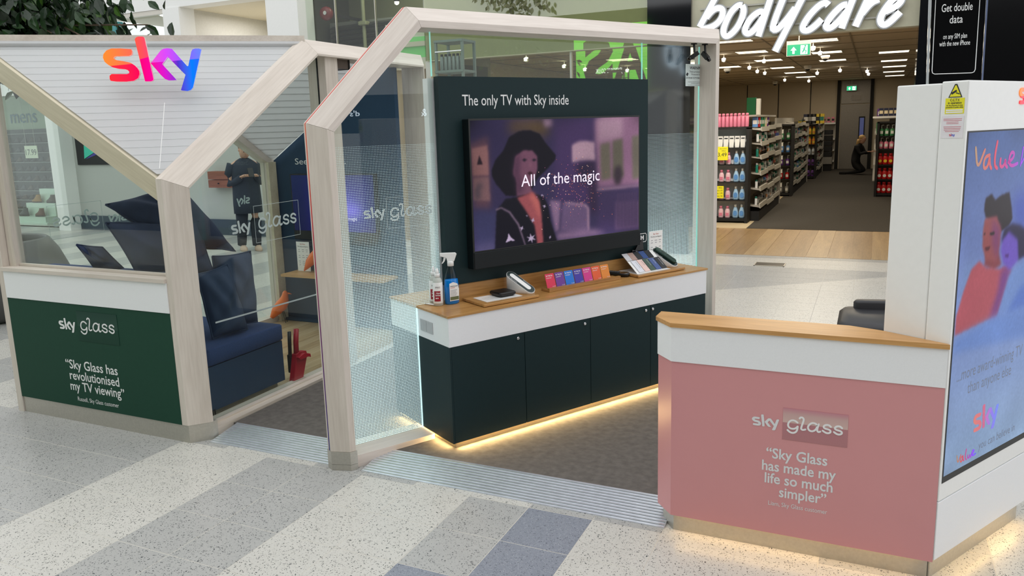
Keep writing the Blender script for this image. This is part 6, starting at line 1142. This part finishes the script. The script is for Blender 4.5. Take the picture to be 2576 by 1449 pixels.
# ---------------------------------------------------------------- people
SKIN = mat('skin', (206, 160, 136), 0.55, var=0.03)
def skinbody(name, verts, edges, radii, m, parent, root=0):
    me = bpy.data.meshes.new(name); off = Vector(WL[parent.name]); me.from_pydata([tuple(Vector(v)-off) for v in verts], edges, []); o = bpy.data.objects.new(name, me); COL.objects.link(o); o.parent = parent; me.materials.append(m); WL[o.name] = tuple(off)
    sk = o.modifiers.new('skin', 'SKIN'); sk.use_smooth_shade = True
    if not me.skin_vertices: pass
    lay = me.skin_vertices[0].data if me.skin_vertices else None
    if lay is None:
        bm = bmesh.new(); bm.from_mesh(me); bm.verts.layers.skin.verify(); bm.to_mesh(me); bm.free(); lay = me.skin_vertices[0].data
    for i, r in enumerate(radii): lay[i].radius = (r, r) if not isinstance(r, tuple) else r; lay[i].use_root = (i == root)
    sb_ = o.modifiers.new('sub', 'SUBSURF'); sb_.levels = 2; sb_.render_levels = 2
    return o
def ring(c, rx, ry, a=0, n=16):
    return [Vector((c[0]+rx*math.cos(2*math.pi*i/n)*math.cos(a)-ry*math.sin(2*math.pi*i/n)*math.sin(a), c[1]+rx*math.cos(2*math.pi*i/n)*math.sin(a)+ry*math.sin(2*math.pi*i/n)*math.cos(a), c[2])) for i in range(n)]
def head(parent, c, f, hairm, bun=False, tilt=0.5):
    """ovoid head looking along f with nose, ears, eyes, mouth and hair"""
    c = Vector(c); f = Vector(f).normalized(); d = (f+Vector((0, 0, -tilt))).normalized(); s = d.cross(Vector((0, 0, 1))).normalized(); u = s.cross(d)
    prof_ = [(0.02, -0.112), (0.05, -0.10), (0.066, -0.06), (0.074, 0), (0.075, 0.04), (0.066, 0.075), (0.04, 0.1), (0.01, 0.11)]
    MB().loft([[c+u*z+d*(r*1.12*math.cos(2*math.pi*i/18)+0.012)+s*(r*math.sin(2*math.pi*i/18)) for i in range(18)] for r, z in prof_]).build('head', SKIN, parent, True)
    MB().loft([[c+d*(0.085+k)+u*(z)+s*w_*e for w_ in (-1, 1)]+[c+d*(0.07)+u*(z)] for k, z, e in ((0, 0.02, 0.006), (0.022, -0.018, 0.012), (0.004, -0.026, 0.014))]).build('nose', SKIN, parent, True)
    for k in (-1, 1):
        MB().lathe(c+s*k*0.075+u*0.0, [(0.002, -0.02), (0.018, -0.012), (0.02, 0.008), (0.004, 0.022)], 8, d, s*0.5, u).build('ear', SKIN, parent, True); MB().lathe(c+d*0.086+s*k*0.03+u*0.022, [(0.002, -0.004), (0.009, 0), (0.002, 0.004)], 8, s, u, d).build('eye', BLACKM, parent)
    MB().box(c+d*0.083-u*0.055, (0.035, 0.006, 0.007), s, d, u).build('mouth', mat('lips', (160, 84, 84), 0.5), parent)
    q = MB(); q.loft([[c-d*0.012+u*(z+0.012)+d*(r*1.14*math.cos(2*math.pi*i/18)-0.016)+s*(r*1.06*math.sin(2*math.pi*i/18)) for i in range(18)] for r, z in ((0.062, -0.03), (0.078, 0.02), (0.08, 0.05), (0.07, 0.085), (0.04, 0.112), (0.008, 0.122))]); h = q.build('hair', hairm, parent, True)
    if bun: MB().lathe(c-d*0.095+u*0.04, [(0.01, -0.035), (0.035, -0.015), (0.038, 0.01), (0.02, 0.035), (0.004, 0.04)], 12).build('hair_bun', hairm, parent, True)
    return d, s, u
def hand(parent, wrist, d, s, curl=0.6, side=1):
    """palm with four curled fingers and a thumb leaving its side"""
    wrist = Vector(wrist); d = Vector(d).normalized(); s = Vector(s).normalized(); n = d.cross(s)
    vs = [wrist, wrist+d*0.045, wrist+d*0.085]; ed = [(0, 1), (1, 2)]; rr = [0.022, 0.03, 0.032]
    MB().rbox(wrist+d*0.045, (0.085, 0.07, 0.026), 0.012, d, s, n).build('palm', SKIN, parent, True)
    for k, (o_, ln) in enumerate(((-0.026, 0.062), (-0.009, 0.07), (0.009, 0.066), (0.026, 0.052))):
        b = wrist+d*0.082+s*o_; p1 = b+d*ln*0.5-n*ln*0.2*curl; p2 = p1+d*ln*0.25*(1-curl)-n*ln*0.45*curl; MB().tube([b, p1, p2], 0.0088, 8, 0.007).build('finger', SKIN, parent, True)
    b = wrist+d*0.03+s*0.034*side; MB().tube([b, b+s*0.022*side+d*0.02-n*0.01, b+s*0.018*side+d*0.048-n*0.022], 0.0105, 8, 0.008).build('thumb', SKIN, parent, True)
def person_walk():
    x, y = -8.02, 8.38; t = thing('person', 'person in a long dark coat and leggings looking down at a phone behind the booth', 'person', (x, y, 0)); Z = 0.0
    F = Vector((0.86, -0.5, 0)).normalized(); S = Vector((-F.y, F.x, 0)); B = Vector((x, y, 0)); v = lambda a, b, z: B+F*a+S*b+Vector((0, 0, z))
    V_ = [v(0, 0, 0.80), v(0, 0, 0.95), v(-0.01, 0, 1.10), v(-0.01, 0, 1.24), v(0.02, 0, 1.31), v(0.035, 0, 1.36),
          v(0, 0.085, 0.76), v(0.02, 0.085, 0.42), v(-0.02, 0.085, 0.07), v(0.06, 0.085, 0.03), v(0.0, -0.085, 0.76), v(-0.06, -0.085, 0.43), v(-0.16, -0.085, 0.09), v(-0.08, -0.085, 0.035),
          v(-0.01, 0.17, 1.22), v(-0.02, 0.20, 0.98), v(0.16, 0.12, 1.05), v(-0.01, -0.17, 1.22), v(-0.02, -0.2, 0.98), v(0.18, -0.1, 1.05)]
    E_ = [(0, 1), (1, 2), (2, 3), (3, 4), (4, 5), (0, 6), (6, 7), (7, 8), (8, 9), (0, 10), (10, 11), (11, 12), (12, 13), (3, 14), (14, 15), (15, 16), (3, 17), (17, 18), (18, 19)]
    r_ = [0.12, 0.11, 0.115, 0.11, 0.05, 0.048, 0.06, 0.04, 0.028, 0.024, 0.06, 0.04, 0.028, 0.024, 0.045, 0.034, 0.026, 0.045, 0.034, 0.026]
    skinbody('body', V_, E_, r_, SKIN, t); DK = mat('dark_navy_coat', (44, 52, 66), 0.85, var=0.08, scale=30); LG = mat('black_leggings', (40, 46, 58), 0.8)
    MB().loft([ring(v(a, 0, z), rx, ry, math.atan2(F.y, F.x)) for a, z, rx, ry in ((0.0, 0.55, 0.15, 0.2), (0.0, 0.7, 0.16, 0.2), (0, 0.92, 0.155, 0.19), (0, 1.1, 0.15, 0.2), (0, 1.22, 0.13, 0.205), (0.01, 1.29, 0.08, 0.11), (0.02, 1.32, 0.055, 0.06))]).build('coat', DK, t, True)
    for k in (1, -1):
        MB().tube([v(0, 0.17*k, 1.24), v(-0.03, 0.215*k, 1.1), v(-0.02, 0.21*k, 0.97), v(0.08, 0.16*k, 1.0), v(0.17, 0.11*k, 1.06)], 0.068, 12, 0.044).build('sleeve', DK, t, True)
        hand(t, v(0.18, 0.105*k, 1.065), F*0.7-S*0.5*k+Vector((0, 0, 0.3)), S, 0.8, -k)
    for (a, b, c_, d_) in ((v(0, 0.085, 0.6), v(0.02, 0.085, 0.42), v(0, 0.085, 0.25), v(-0.02, 0.085, 0.075)), (v(-0.02, -0.085, 0.6), v(-0.06, -0.085, 0.43), v(-0.11, -0.085, 0.26), v(-0.165, -0.085, 0.085))): MB().tube([a, b, c_, d_], 0.09, 12, 0.062).build('legging', LG, t, True)
    for o_ in (v(0.02, 0.085, 0.0), v(-0.11, -0.085, 0.0)):
        MB().loft([[o_+F*(0.12*p*math.cos(2*math.pi*i/14)+0.02)+S*(0.043*p*math.sin(2*math.pi*i/14))+Vector((0, 0, z)) for i in range(14)] for p, z in ((0.95, 0), (1, 0.02), (0.95, 0.05), (0.55, 0.08))]).build('shoe', mat('beige_shoe', (200, 172, 150), 0.6), t, True)
    head(t, v(0.06, 0, 1.43), F, mat('fair_hair', (150, 112, 78), 0.6, var=0.15, scale=80), True, 0.6)
    ph = thing('phone', 'dark phone held in front by the person in the long coat', 'phone', v(0.26, 0, 1.1)); MB().box(v(0.275, 0, 1.125), (0.012, 0.072, 0.14), (F*0.8+Vector((0, 0, 0.5))).normalized(), S, (-F*0.5+Vector((0, 0, 0.8))).normalized()).build('case', BLACK, ph)
person_walk()
def person_kneel():
    x, y = -0.42, 24.7; t = thing('person', 'fair-haired person in black kneeling at the shelves near the back of the shop', 'person', (x, y, 0)); B = Vector((x, y, 0)); F = Vector((0.94, -0.34, 0)); S = Vector((-F.y, F.x, 0)); v = lambda a, b, z: B+F*a+S*b+Vector((0, 0, z))
    V_ = [v(-0.1, 0, 0.32), v(-0.06, 0, 0.5), v(0, 0, 0.68), v(0.03, 0, 0.82), v(0.06, 0, 0.88), v(0.08, 0, 0.93), v(-0.02, 0.1, 0.28), v(0.18, 0.11, 0.12), v(-0.1, 0.11, 0.07), v(-0.33, 0.11, 0.05), v(-0.02, -0.1, 0.28), v(0.18, -0.11, 0.12), v(-0.1, -0.11, 0.07), v(-0.33, -0.11, 0.05), v(0.03, 0.18, 0.8), v(0.14, 0.2, 0.6), v(0.32, 0.16, 0.66), v(0.03, -0.18, 0.8), v(0.14, -0.2, 0.6), v(0.32, -0.16, 0.66)]
    E_ = [(0, 1), (1, 2), (2, 3), (3, 4), (4, 5), (0, 6), (6, 7), (7, 8), (8, 9), (0, 10), (10, 11), (11, 12), (12, 13), (3, 14), (14, 15), (15, 16), (3, 17), (17, 18), (18, 19)]
    BK = mat('black_clothes', (20, 20, 22), 0.85); skinbody('body', V_, E_, [0.13, 0.13, 0.13, 0.12, 0.055, 0.05, 0.1, 0.075, 0.05, 0.035, 0.1, 0.075, 0.05, 0.035, 0.065, 0.05, 0.035, 0.065, 0.05, 0.035], BK, t)
    for k in (1, -1): hand(t, v(0.33, 0.155*k, 0.67), F, S, 0.5, -k); MB().rbox(v(-0.36, 0.11*k, 0.045), (0.2, 0.08, 0.07), 0.03, F, S).build('shoe', BLACKM, t)
    HR = mat('blonde_hair', (196, 160, 104), 0.5, var=0.2, scale=60); head(t, v(0.11, 0, 1.0), F, HR, False, 0.4); MB().loft([ring(v(a, 0, z), rx, ry, math.atan2(F.y, F.x)) for a, z, rx, ry in ((0.0, 0.78, 0.03, 0.05), (-0.0, 0.86, 0.05, 0.09), (0.02, 0.95, 0.06, 0.095), (0.05, 1.02, 0.07, 0.09))]).build('long_hair', HR, t, True)
person_kneel()
# ---------------------------------------------------------------- planter with fig tree at the left
pt_ = thing('planter', 'large rounded dark grey planter behind the booth on the left', 'planter', (-7.54, 4.54, 0)); PG = mat('dark_grey_fibre', (84, 84, 82), 0.4)
MB().lathe((-7.54, 4.54, 0), [(0.48, 0), (0.56, 0.06), (0.62, 0.25), (0.60, 0.42), (0.53, 0.6), (0.46, 0.71), (0.44, 0.725), (0.42, 0.71), (0.44, 0.6), (0.46, 0.56)], 36).build('pot', PG, pt_, True); MB().lathe((-7.54, 4.54, 0), [(0.455, 0.55), (0.455, 0.565)], 30).build('soil', mat('soil', (48, 40, 34), 0.95), pt_)
tr = thing('fig_tree', 'dark leafy indoor tree growing in the rounded planter at the left', 'tree', (-7.54, 4.54, 0.56)); BK_ = wood('bark', (66, 52, 42), (110, 92, 76), 'Z', 14, 0.8)
MB().tube([(-7.50, 4.54, 0.5), (-7.44, 4.56, 1.1), (-7.38, 4.56, 1.7), (-7.28, 4.54, 2.3), (-7.1, 4.5, 2.75)], 0.08, 12, 0.05).build('trunk', BK_, tr, True)
rng = random.Random(9); brs = []
for i in range(18):
    a = rng.uniform(-0.6, 1.0); ln = rng.uniform(0.6, 2.0); z0 = rng.uniform(2.35, 2.9); p0 = Vector((-7.2+rng.uniform(-0.1, 0.15), 4.52, z0)); dv = Vector((math.cos(a), 0.5*math.sin(a)-0.02, rng.uniform(-0.05, 0.5)))
    pts = [p0+dv*ln*k+Vector((0, 0, -0.22*k*k*ln))+Vector((0, 0.05*math.sin(5*k+i), 0)) for k in (0, 0.3, 0.6, 1.0)]; brs.append(pts); MB().tube(pts, 0.016, 6, 0.005).build('branch', BK_, tr, True)
LFM = [mat('leaf_dark', (20, 42, 20), 0.35, var=0.2, scale=8), mat('leaf_mid', (32, 62, 26), 0.35, var=0.2, scale=8), mat('leaf_light', (70, 108, 36), 0.4, var=0.15, scale=8)]
lv = [MB(), MB(), MB()]
def leaf(mb, p, d, n_, L):
    d = d.normalized(); s = d.cross(n_).normalized(); n2 = s.cross(d); w_ = L*0.26; pr = ((0, 0), (0.18, 0.55), (0.45, 1.0), (0.72, 0.72), (0.9, 0.25), (1.0, 0))
    vs = [p+d*L*t-n2*L*0.15*t*t for t, w in pr]+[p+d*L*t+s*w_*w+n2*w_*0.25*w-n2*L*0.15*t*t for t, w in pr[1:-1]]+[p+d*L*t-s*w_*w+n2*w_*0.25*w-n2*L*0.15*t*t for t, w in pr[1:-1]]
    fs_ = []
    for off, fl in ((6, 0), (10, 1)):
        e = [0]+[off+i for i in range(4)]+[5]
        for i in range(5):
            f_ = (i, i+1, e[i+1], e[i]) if i > 0 else (0, 1, e[1])
            if i == 4: f_ = (4, 5, e[4])
            fs_.append(f_ if fl else tuple(reversed(f_)))
    mb.add(vs, fs_)
for bpts in brs:
    for k in range(330):
        t = rng.random()**0.8; i = min(2, int(t*3)); p = bpts[i].lerp(bpts[i+1], t*3-i)+Vector((rng.gauss(0, 0.16), rng.gauss(0, 0.16), rng.gauss(0.02, 0.14)))
        d = Vector((rng.gauss(0.2, 0.6), rng.gauss(0, 0.6), rng.gauss(-0.75, 0.4)))
        if d.length < 0.1: continue
        if p.x > -6.3 and p.z < 2.47+(p.x+6.3)*0.4 and rng.random() < 0.88: continue
        leaf(lv[rng.choice((0, 0, 0, 1, 1, 2))], p, d, Vector((rng.gauss(0, 0.5), rng.gauss(-0.5, 0.5), 1)), rng.uniform(0.085, 0.15))
for i in range(3): lv[i].build('leaves', LFM[i], tr, kind='stuff')
# ---------------------------------------------------------------- shoe shop, wall posters, upper row
sw = thing('shoe_wall', 'dark wall of racked shoes inside the shoe shop', 'shelving', (-16.3, 10.85, 0)); MB().bb(-18.6, -14.2, 10.88, 10.94, 0, 1.9).build('back_panel', mat('shoe_rack_dark', (62, 66, 70), 0.6), sw)
SHD = [mat('shoe_%d' % i, c, 0.5) for i, c in enumerate(((30, 30, 32), (70, 52, 40), (52, 56, 66), (20, 22, 26)))]
for r_ in range(9):
    MB().bb(-18.6, -14.2, 10.72, 10.88, 0.2+r_*0.2, 0.215+r_*0.2).build('shelf', mat('rack_steel', (130, 132, 132), 0.4), sw)
def shoe(x, y, z, m, label, group, sc=1.0, cache={}):
    if (m.name, sc) in cache: return dup(cache[(m.name, sc)], (x, y, z), label, group)
    t = thing('shoe', label, 'shoe', (x, y, z), group); c = Vector((x, y, z)); X = Vector((1, 0, 0)); Y = Vector((0, 1, 0))
    MB().loft([[c+X*(a+0.13*p*math.cos(2*math.pi*i/14))*sc+Y*(0.045*p*sc*math.sin(2*math.pi*i/14))+Vector((0, 0, zz*sc)) for i in range(14)] for a, p, zz in ((0, 1, 0), (0, 1, 0.02))]).build('sole', BLACKM, t, True)
    MB().loft([[c+X*(a+rx*math.cos(2*math.pi*i/14))*sc+Y*(ry*sc*math.sin(2*math.pi*i/14))+Vector((0, 0, zz*sc)) for i in range(14)] for a, rx, ry, zz in ((0, 0.128, 0.044, 0.02), (0.0, 0.125, 0.042, 0.045), (0.03, 0.085, 0.038, 0.075), (0.055, 0.055, 0.034, 0.12), (0.06, 0.05, 0.032, 0.15))]).build('upper', m, t, True)
    cache[(m.name, sc)] = t; return t
for r_ in range(8):
    for k in range(11): shoe(-17.6+k*0.24, 10.8, 0.216+r_*0.2, SHD[(k*3+r_) % 4], '%s dark shoe from the left on the %s rack up in the shoe shop' % (ORD[k], ORD[r_]), 'shoes on the racked wall', 0.72)
st = thing('shoe_stand', 'white stepped stand with boots in the shoe shop window', 'stand', (-15.4, 10.3, 0)); WS = mat('stand_white', (226, 240, 228), 0.3)
MB().bb(-16.3, -14.9, 10.05, 10.65, 0.0, 0.03).build('base', WS, st); MB().bb(-16.1, -15.0, 10.1, 10.6, 0.03, 0.14).build('low_step', WS, st); MB().bb(-15.85, -14.95, 10.3, 10.6, 0.14, 0.40).build('middle_step', WS, st); MB().bb(-15.6, -14.95, 10.45, 10.6, 0.40, 0.68).build('top_step', WS, st)
for i, (x, y, z, m, l) in enumerate(((-15.6, 10.37, 0.40, mat('tan_boot', (176, 124, 50), 0.5), 'tan ankle boot on the middle step of the white stand'), (-15.15, 10.37, 0.40, SHD[1], 'brown ankle boot on the middle step of the white stand'), (-15.8, 10.2, 0.14, SHD[2], 'grey ankle boot on the lowest step of the white stand'), (-15.3, 10.2, 0.14, mat('russet_boot', (104, 58, 40), 0.5), 'russet ankle boot on the lowest step of the white stand'))): shoe(x, y, z, m, l, 'boots on the white stand', 1.1)
mw = thing('wall_lettering', 'teal blue mens lettering on the pale wall above the shoe racks', 'sign', (-16.4, 10.94, 2.0)); text(Fr((0, 10.94, 0), (1, 0, 0), (0, 0, 1)), 'mens', -16.95, 2.04, 0.42, mat('teal_letters', (50, 110, 140), 0.5), mw, h=0.004, ext=0.01)
q = thing('price_card', 'cream 17.99 price card hanging in the shoe shop window', 'price card', (-14.76, 9.9, 1.32)); MB().bb(-15.05, -14.68, 9.9, 9.91, 1.32, 1.56).build('card', mat('cream_card', (236, 232, 212), 0.5), q)
for x in (-15.0, -14.73): MB().tube([(x, 9.905, 1.56), (x, 9.905, 3.2)], 0.003, 6).build('cord', STEEL, q)
text(Fr((-14.865, 9.9, 1.38), (1, 0, 0), (0, 0, 1)), '17.99', 0, 0, 0.16, DARKT, q, align='C', h=0.002)
bp2 = thing('poster', 'black framed poster with turquoise and red triangles on the grey wall', 'poster', (-12.9, 9.68, 1.19)); MB().bb(-13.25, -12.35, 9.67, 9.7, 1.19, 1.95).build('frame', BLACKM, bp2); f = Fr((0, 9.669, 0), (1, 0, 0), (0, 0, 1))
for poly, c in (([(-13.05, 1.30), (-12.75, 1.42), (-13.0, 1.72)], (40, 200, 170)), ([(-13.02, 1.29), (-12.6, 1.4), (-12.74, 1.42)], (50, 40, 150)), ([(-12.72, 1.38), (-12.5, 1.42), (-12.6, 1.55)], (220, 60, 60))): q = MB(); plate(q, f, poly, 0.001, 0.003); q.build('triangle', mat('poster_%d_%d' % c[:2], c, 0.4), bp2)
wc = thing('wall_cabinet', 'red-brown timber drawer front on the grey wall behind the walking person', 'cabinet', (-9.74, 9.6, 0.81)); RB = wood('red_brown_wood', (124, 66, 48), (164, 96, 72), 'X', 6); MB().bb(-9.95, -9.5, 9.55, 9.69, 0.935, 1.065).build('upper_drawer', RB, wc); MB().bb(-9.95, -9.5, 9.55, 9.69, 0.8, 0.925).build('lower_drawer', RB, wc); MB().lathe((-9.72, 9.55, 0.87), [(0.008, 0), (0.012, 0.02)], 8, (1, 0, 0), (0, 0, 1), (0, -1, 0)).build('knob', BLACKM, wc)
ts = thing('shop_sign', 'teal box sign with white lettering behind the tree', 'sign', (-12.4, 9.5, 3.2)); MB().bb(-13.4, -11.58, 9.45, 9.6, 3.0, 3.57).build('box', mat('teal_sign', (54, 136, 140), 0.4), ts); text(Fr((0, 9.448, 0), (1, 0, 0), (0, 0, 1)), 'The change', -13.3, 3.29, 0.27, emis('sign_text', (250, 252, 252), 1.2), ts, w=1.5, h=0.003, bold=0.01)
rl = thing('recess_downlight', 'round downlight glowing in the glazed recess', 'light', (0, 0, 3.7), 'downlights in the glazed recess'); MB().lathe((0, 0, 3.735), [(0.14, 0.014), (0.15, 0.0), (0.13, -0.004)], 18).build('trim_ring', WHITEG, rl); MB().lathe((0, 0, 3.73), [(0.125, 0), (0.125, -0.003)], 18).build('lamp', emis('downlight', (255, 255, 246), 5), rl)
for i, (x, y) in enumerate(((-11.3, 10.3), (-10.85, 10.2), (-11.1, 11.0), (-11.9, 11.2))):
    lb = '%s round downlight glowing in the glazed recess' % ('left front', 'right front', 'middle', 'left rear')[i]
    if i == 0: rl.location = (x, y, 3.7); rl['label'] = lb
    else: dup(rl, (x, y, 3.7), lb)
g5 = struct(MB().bb(-12.6, -10.62, 9.72, 9.735, 2.7, 3.64).build('window_5', GLASS))
area('recess_light', (-9.6, 11.0, 3.7), 1.2, 18, (1, 0.96, 0.88))
bell = thing('alarm_bell', 'round red alarm bell on the glazing by the white column', 'bell', (-7.7, 10.0, 3.4)); MB().lathe((-7.71, 10.1, 3.43), [(0.10, 0), (0.105, 0.05), (0.09, 0.09), (0.03, 0.1)], 20, (1, 0, 0), (0, 0, 1), (0, -1, 0)).build('shell', mat('bell_red', (120, 34, 34), 0.35), bell, True); MB().lathe((-7.68, 10.0, 3.43), [(0.03, 0), (0.03, 0.02)], 12, (1, 0, 0), (0, 0, 1), (0, -1, 0)).build('boss', CHROME, bell); MB().bb(-7.73, -7.69, 10.1, 11.6, 3.41, 3.45).build('bracket', BLACKM, bell)
du = thing('air_unit', 'grey louvred air handling unit behind the tall glazing', 'machine', (-7.6, 11.0, 2.9)); MB().bb(-8.3, -6.95, 10.9, 11.4, 3.0, 3.42).build('casing', mat('duct_grey', (140, 140, 132), 0.5, metal=0.3), du)
for k in range(5): MB().box((-7.62, 10.86, 3.05+k*0.075), (1.25, 0.1, 0.012), (1, 0, 0.03), (0, 0.9, 0.45), (0, -0.45, 0.9)).build('louvre', mat('louvre_dark', (54, 54, 50), 0.5), du)
MB().tube([(-7.55, 10.8, 0.0), (-7.55, 10.8, 4.38)], 0.03, 10).build('riser_pipe', mat('pipe_olive', (150, 150, 120), 0.5), du); MB().rbox((-7.55, 10.8, 3.35), (0.16, 0.12, 0.06), 0.02).build('pipe_clamp', mat('pipe_olive', (150, 150, 120)), du)
gb = thing('lamp', 'small bright warm lamp behind the tall glazing', 'lamp', (0, 0, 3.6), 'warm lamps behind the tall glazing'); MB().lathe((0, 0, 3.6), [(0.03, 0.1), (0.045, 0.03), (0.04, 0.0)], 12).build('holder', BLACKM, gb); MB().lathe((0, 0, 3.6), [(0.035, 0.0), (0.03, -0.03), (0.006, -0.045)], 12).build('bulb', emis('warm_bulb', (255, 246, 190), 14), gb, True)
for i, (x, y, z) in enumerate(((-6.65, 10.4, 3.55), (-6.2, 10.5, 3.62))):
    lb = '%s small bright warm lamp behind the tall glazing' % ('left', 'right')[i]
    if i == 0: gb.location = (x, y, z); gb['label'] = lb
    else: dup(gb, (x, y, z), lb)
area('plant_room_light', (-6.8, 10.6, 4.3), 0.8, 9, (1, 1, 0.75))
gs = struct(MB().bb(-6.55, -5.72, 9.9, 9.98, 2.66, 2.95).build('trim_8', mat('green_band', (96, 190, 84), 0.4, emit=0.1)), 'bright green band on the neighbouring shopfront'); struct(MB().bb(-6.55, -5.72, 9.9, 9.98, 2.5, 2.66).build('trim_9', CREAMW)); struct(MB().bb(-6.55, -5.72, 9.9, 9.98, 2.95, 3.15).build('trim_10', OLIVE))
# tall metal rack with canisters behind the stand
rk = thing('canister_rack', 'tall grey metal rack with a row of canisters behind the display board', 'rack', (-3.84, 7.0, 0)); RKM = mat('rack_grey', (120, 134, 126), 0.4, metal=0.4)
for x in (-3.985, -3.69):
    for y in (6.9, 7.15): MB().bb(x-0.012, x+0.012, y-0.012, y+0.012, 0, 2.48).build('upright', RKM, rk)
for z in (0.4, 0.9, 1.4, 1.85, 2.18, 2.47): MB().bb(-4.0, -3.68, 6.88, 7.17, z, z+0.022).build('shelf', RKM, rk)
MB().tube([(-3.985, 6.88, 2.38), (-3.69, 6.88, 2.38)], 0.006, 6).build('guard_rail', CHROME, rk)
for k in range(6):
    o = thing('canister', '%s grey canister from the left on the tall metal rack' % ORD[k], 'canister', (-3.95+k*0.045, 6.95, 2.202), 'canisters on the tall rack'); MB().lathe((-3.95+k*0.045, 6.95, 2.202), [(0.018, 0), (0.019, 0.004), (0.019, 0.13), (0.012, 0.14)], 12).build('body', RKM, o, True); MB().lathe((-3.95+k*0.045, 6.95, 2.202), [(0.014, 0.14), (0.014, 0.16)], 10).build('lid', BLACK, o)
# ---------------------------------------------------------------- sports shop across the mall, behind the viewpoint: seen only mirrored in the shopfront glass
YS = -4.0
wf_ = struct(MB().bb(-14, 12, YS-0.3, YS, 0, 5).build('wall_front', mat('dark_shopfront', (24, 26, 30), 0.4)), 'dark sports shop front across the mall')
jf = Fr((0, YS+0.02, 0), (-1, 0, 0), (0, 0, 1))
js = thing('led_wall', 'bright green led wall with dark AS lettering in the sports shop across the mall', 'screen', (-4.5, YS, 2.2))
q = MB(); plate(q, jf, [(6.25, 2.7), (8.55, 2.7), (8.55, 4.6), (6.25, 4.6)], 0, 0.02); q.build('green_screen', emis('jd_green', (110, 220, 60), 2.6), js)
text(jf, 'A', 6.3, 2.95, 1.75, BLACKM, js, w=1.05, h=0.025, bold=0.03, name='dark_letter'); text(jf, 'S', 7.35, 2.95, 1.75, BLACKM, js, w=0.95, h=0.025, bold=0.05, name='dark_letter')
text(jf, 'JDSPORTS.CO.UK', 7.05, 3.2, 0.2, emis('jd_white', (255, 255, 255), 4.0), js, w=0.85, h=0.05)
jl = thing('shop_sign', 'white JD logo on the dark sports shop front across the mall', 'sign', (-5.4, YS, 3.2)); text(jf, 'J', 5.1, 3.25, 1.0, emis('jd_pale', (200, 220, 240), 5.0), jl, w=0.22, h=0.03, bold=0.03, shear=0.2); text(jf, 'D', 5.33, 3.25, 1.0, MATS['jd_pale'], jl, w=0.38, h=0.03, bold=0.03, shear=0.2)
yp = thing('poster', 'yellow green brand poster on the sports shop front across the mall', 'poster', (-5.9, YS, 1.0)); q = MB(); plate(q, jf, [(5.6, 0.9), (6.2, 0.9), (6.2, 2.6), (5.6, 2.6)], 0, 0.02); q.build('panel', emis('jd_yellow', (150, 160, 40), 2.2), yp)

# added foliage and trough imitating a plant reflected in the fascia glass
tp = thing('reflected_plant', 'added olive foliage standing in for a plant reflection above the shop window', 'plant', (-4.2, 9.55, 3.0)); rng = random.Random(21); fo = MB(); MB().bb(-4.9, -3.4, 9.5, 9.65, 3.55, 3.7).build('trough', mat('olive_trough', (150, 146, 120), 0.6), tp)
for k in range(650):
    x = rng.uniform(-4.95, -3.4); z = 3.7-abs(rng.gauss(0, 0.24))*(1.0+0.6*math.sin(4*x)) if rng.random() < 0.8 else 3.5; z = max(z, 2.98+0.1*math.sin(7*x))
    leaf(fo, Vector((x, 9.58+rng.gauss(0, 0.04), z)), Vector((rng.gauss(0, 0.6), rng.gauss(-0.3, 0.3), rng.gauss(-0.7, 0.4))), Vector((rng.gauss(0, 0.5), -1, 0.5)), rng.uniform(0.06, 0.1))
fo.build('leaves', mat('reflected_leaf', (104, 106, 72), 0.5), tp, kind='stuff')

# far shop across the mall to the right: its lit sign shows mirrored in the partition glass
fs_ = thing('shop_sign', 'far lit white lettering on a dark fascia on the right of the mall', 'sign', (24, 1.6, 1.8)); MB().bb(24.02, 24.2, -1.5, 5.0, 1.6, 3.0).build('fascia', mat('far_fascia', (40, 46, 60), 0.6), fs_)
ff = Fr((24.0, 0, 0), (0, -1, 0), (0, 0, 1)); FE = emis('far_sign_white', (225, 240, 255), 9.0)
text(ff, "d's", -0.545, 2.24, 0.28, FE, fs_, w=0.37, bold=0.01); text(ff, 's &', -3.252, 2.18, 0.38, FE, fs_, w=0.41, bold=0.01)
for x_, y_ in ((24.1, -1.3), (24.1, 4.8)): MB().bb(x_-0.06, x_+0.06, y_-0.06, y_+0.06, -0.05, 1.6).build('post', STEEL, fs_)
sl = bpy.data.lights.new('display_fill_light', 'SPOT'); sl.energy = 160; sl.spot_size = R(50); sl.spot_blend = 0.6; sl.color = (1.0, 0.93, 0.84); sl.shadow_soft_size = 0.08; so = bpy.data.objects.new('display_fill_light', sl); COL.objects.link(so); so.location = (-1.9, 10.6, 2.72)  # added spot without a fixture, brightens the first end display
so.rotation_euler = (Vector((-2.15, 12.95, 0.7))-so.location).to_track_quat('-Z', 'Y').to_euler()
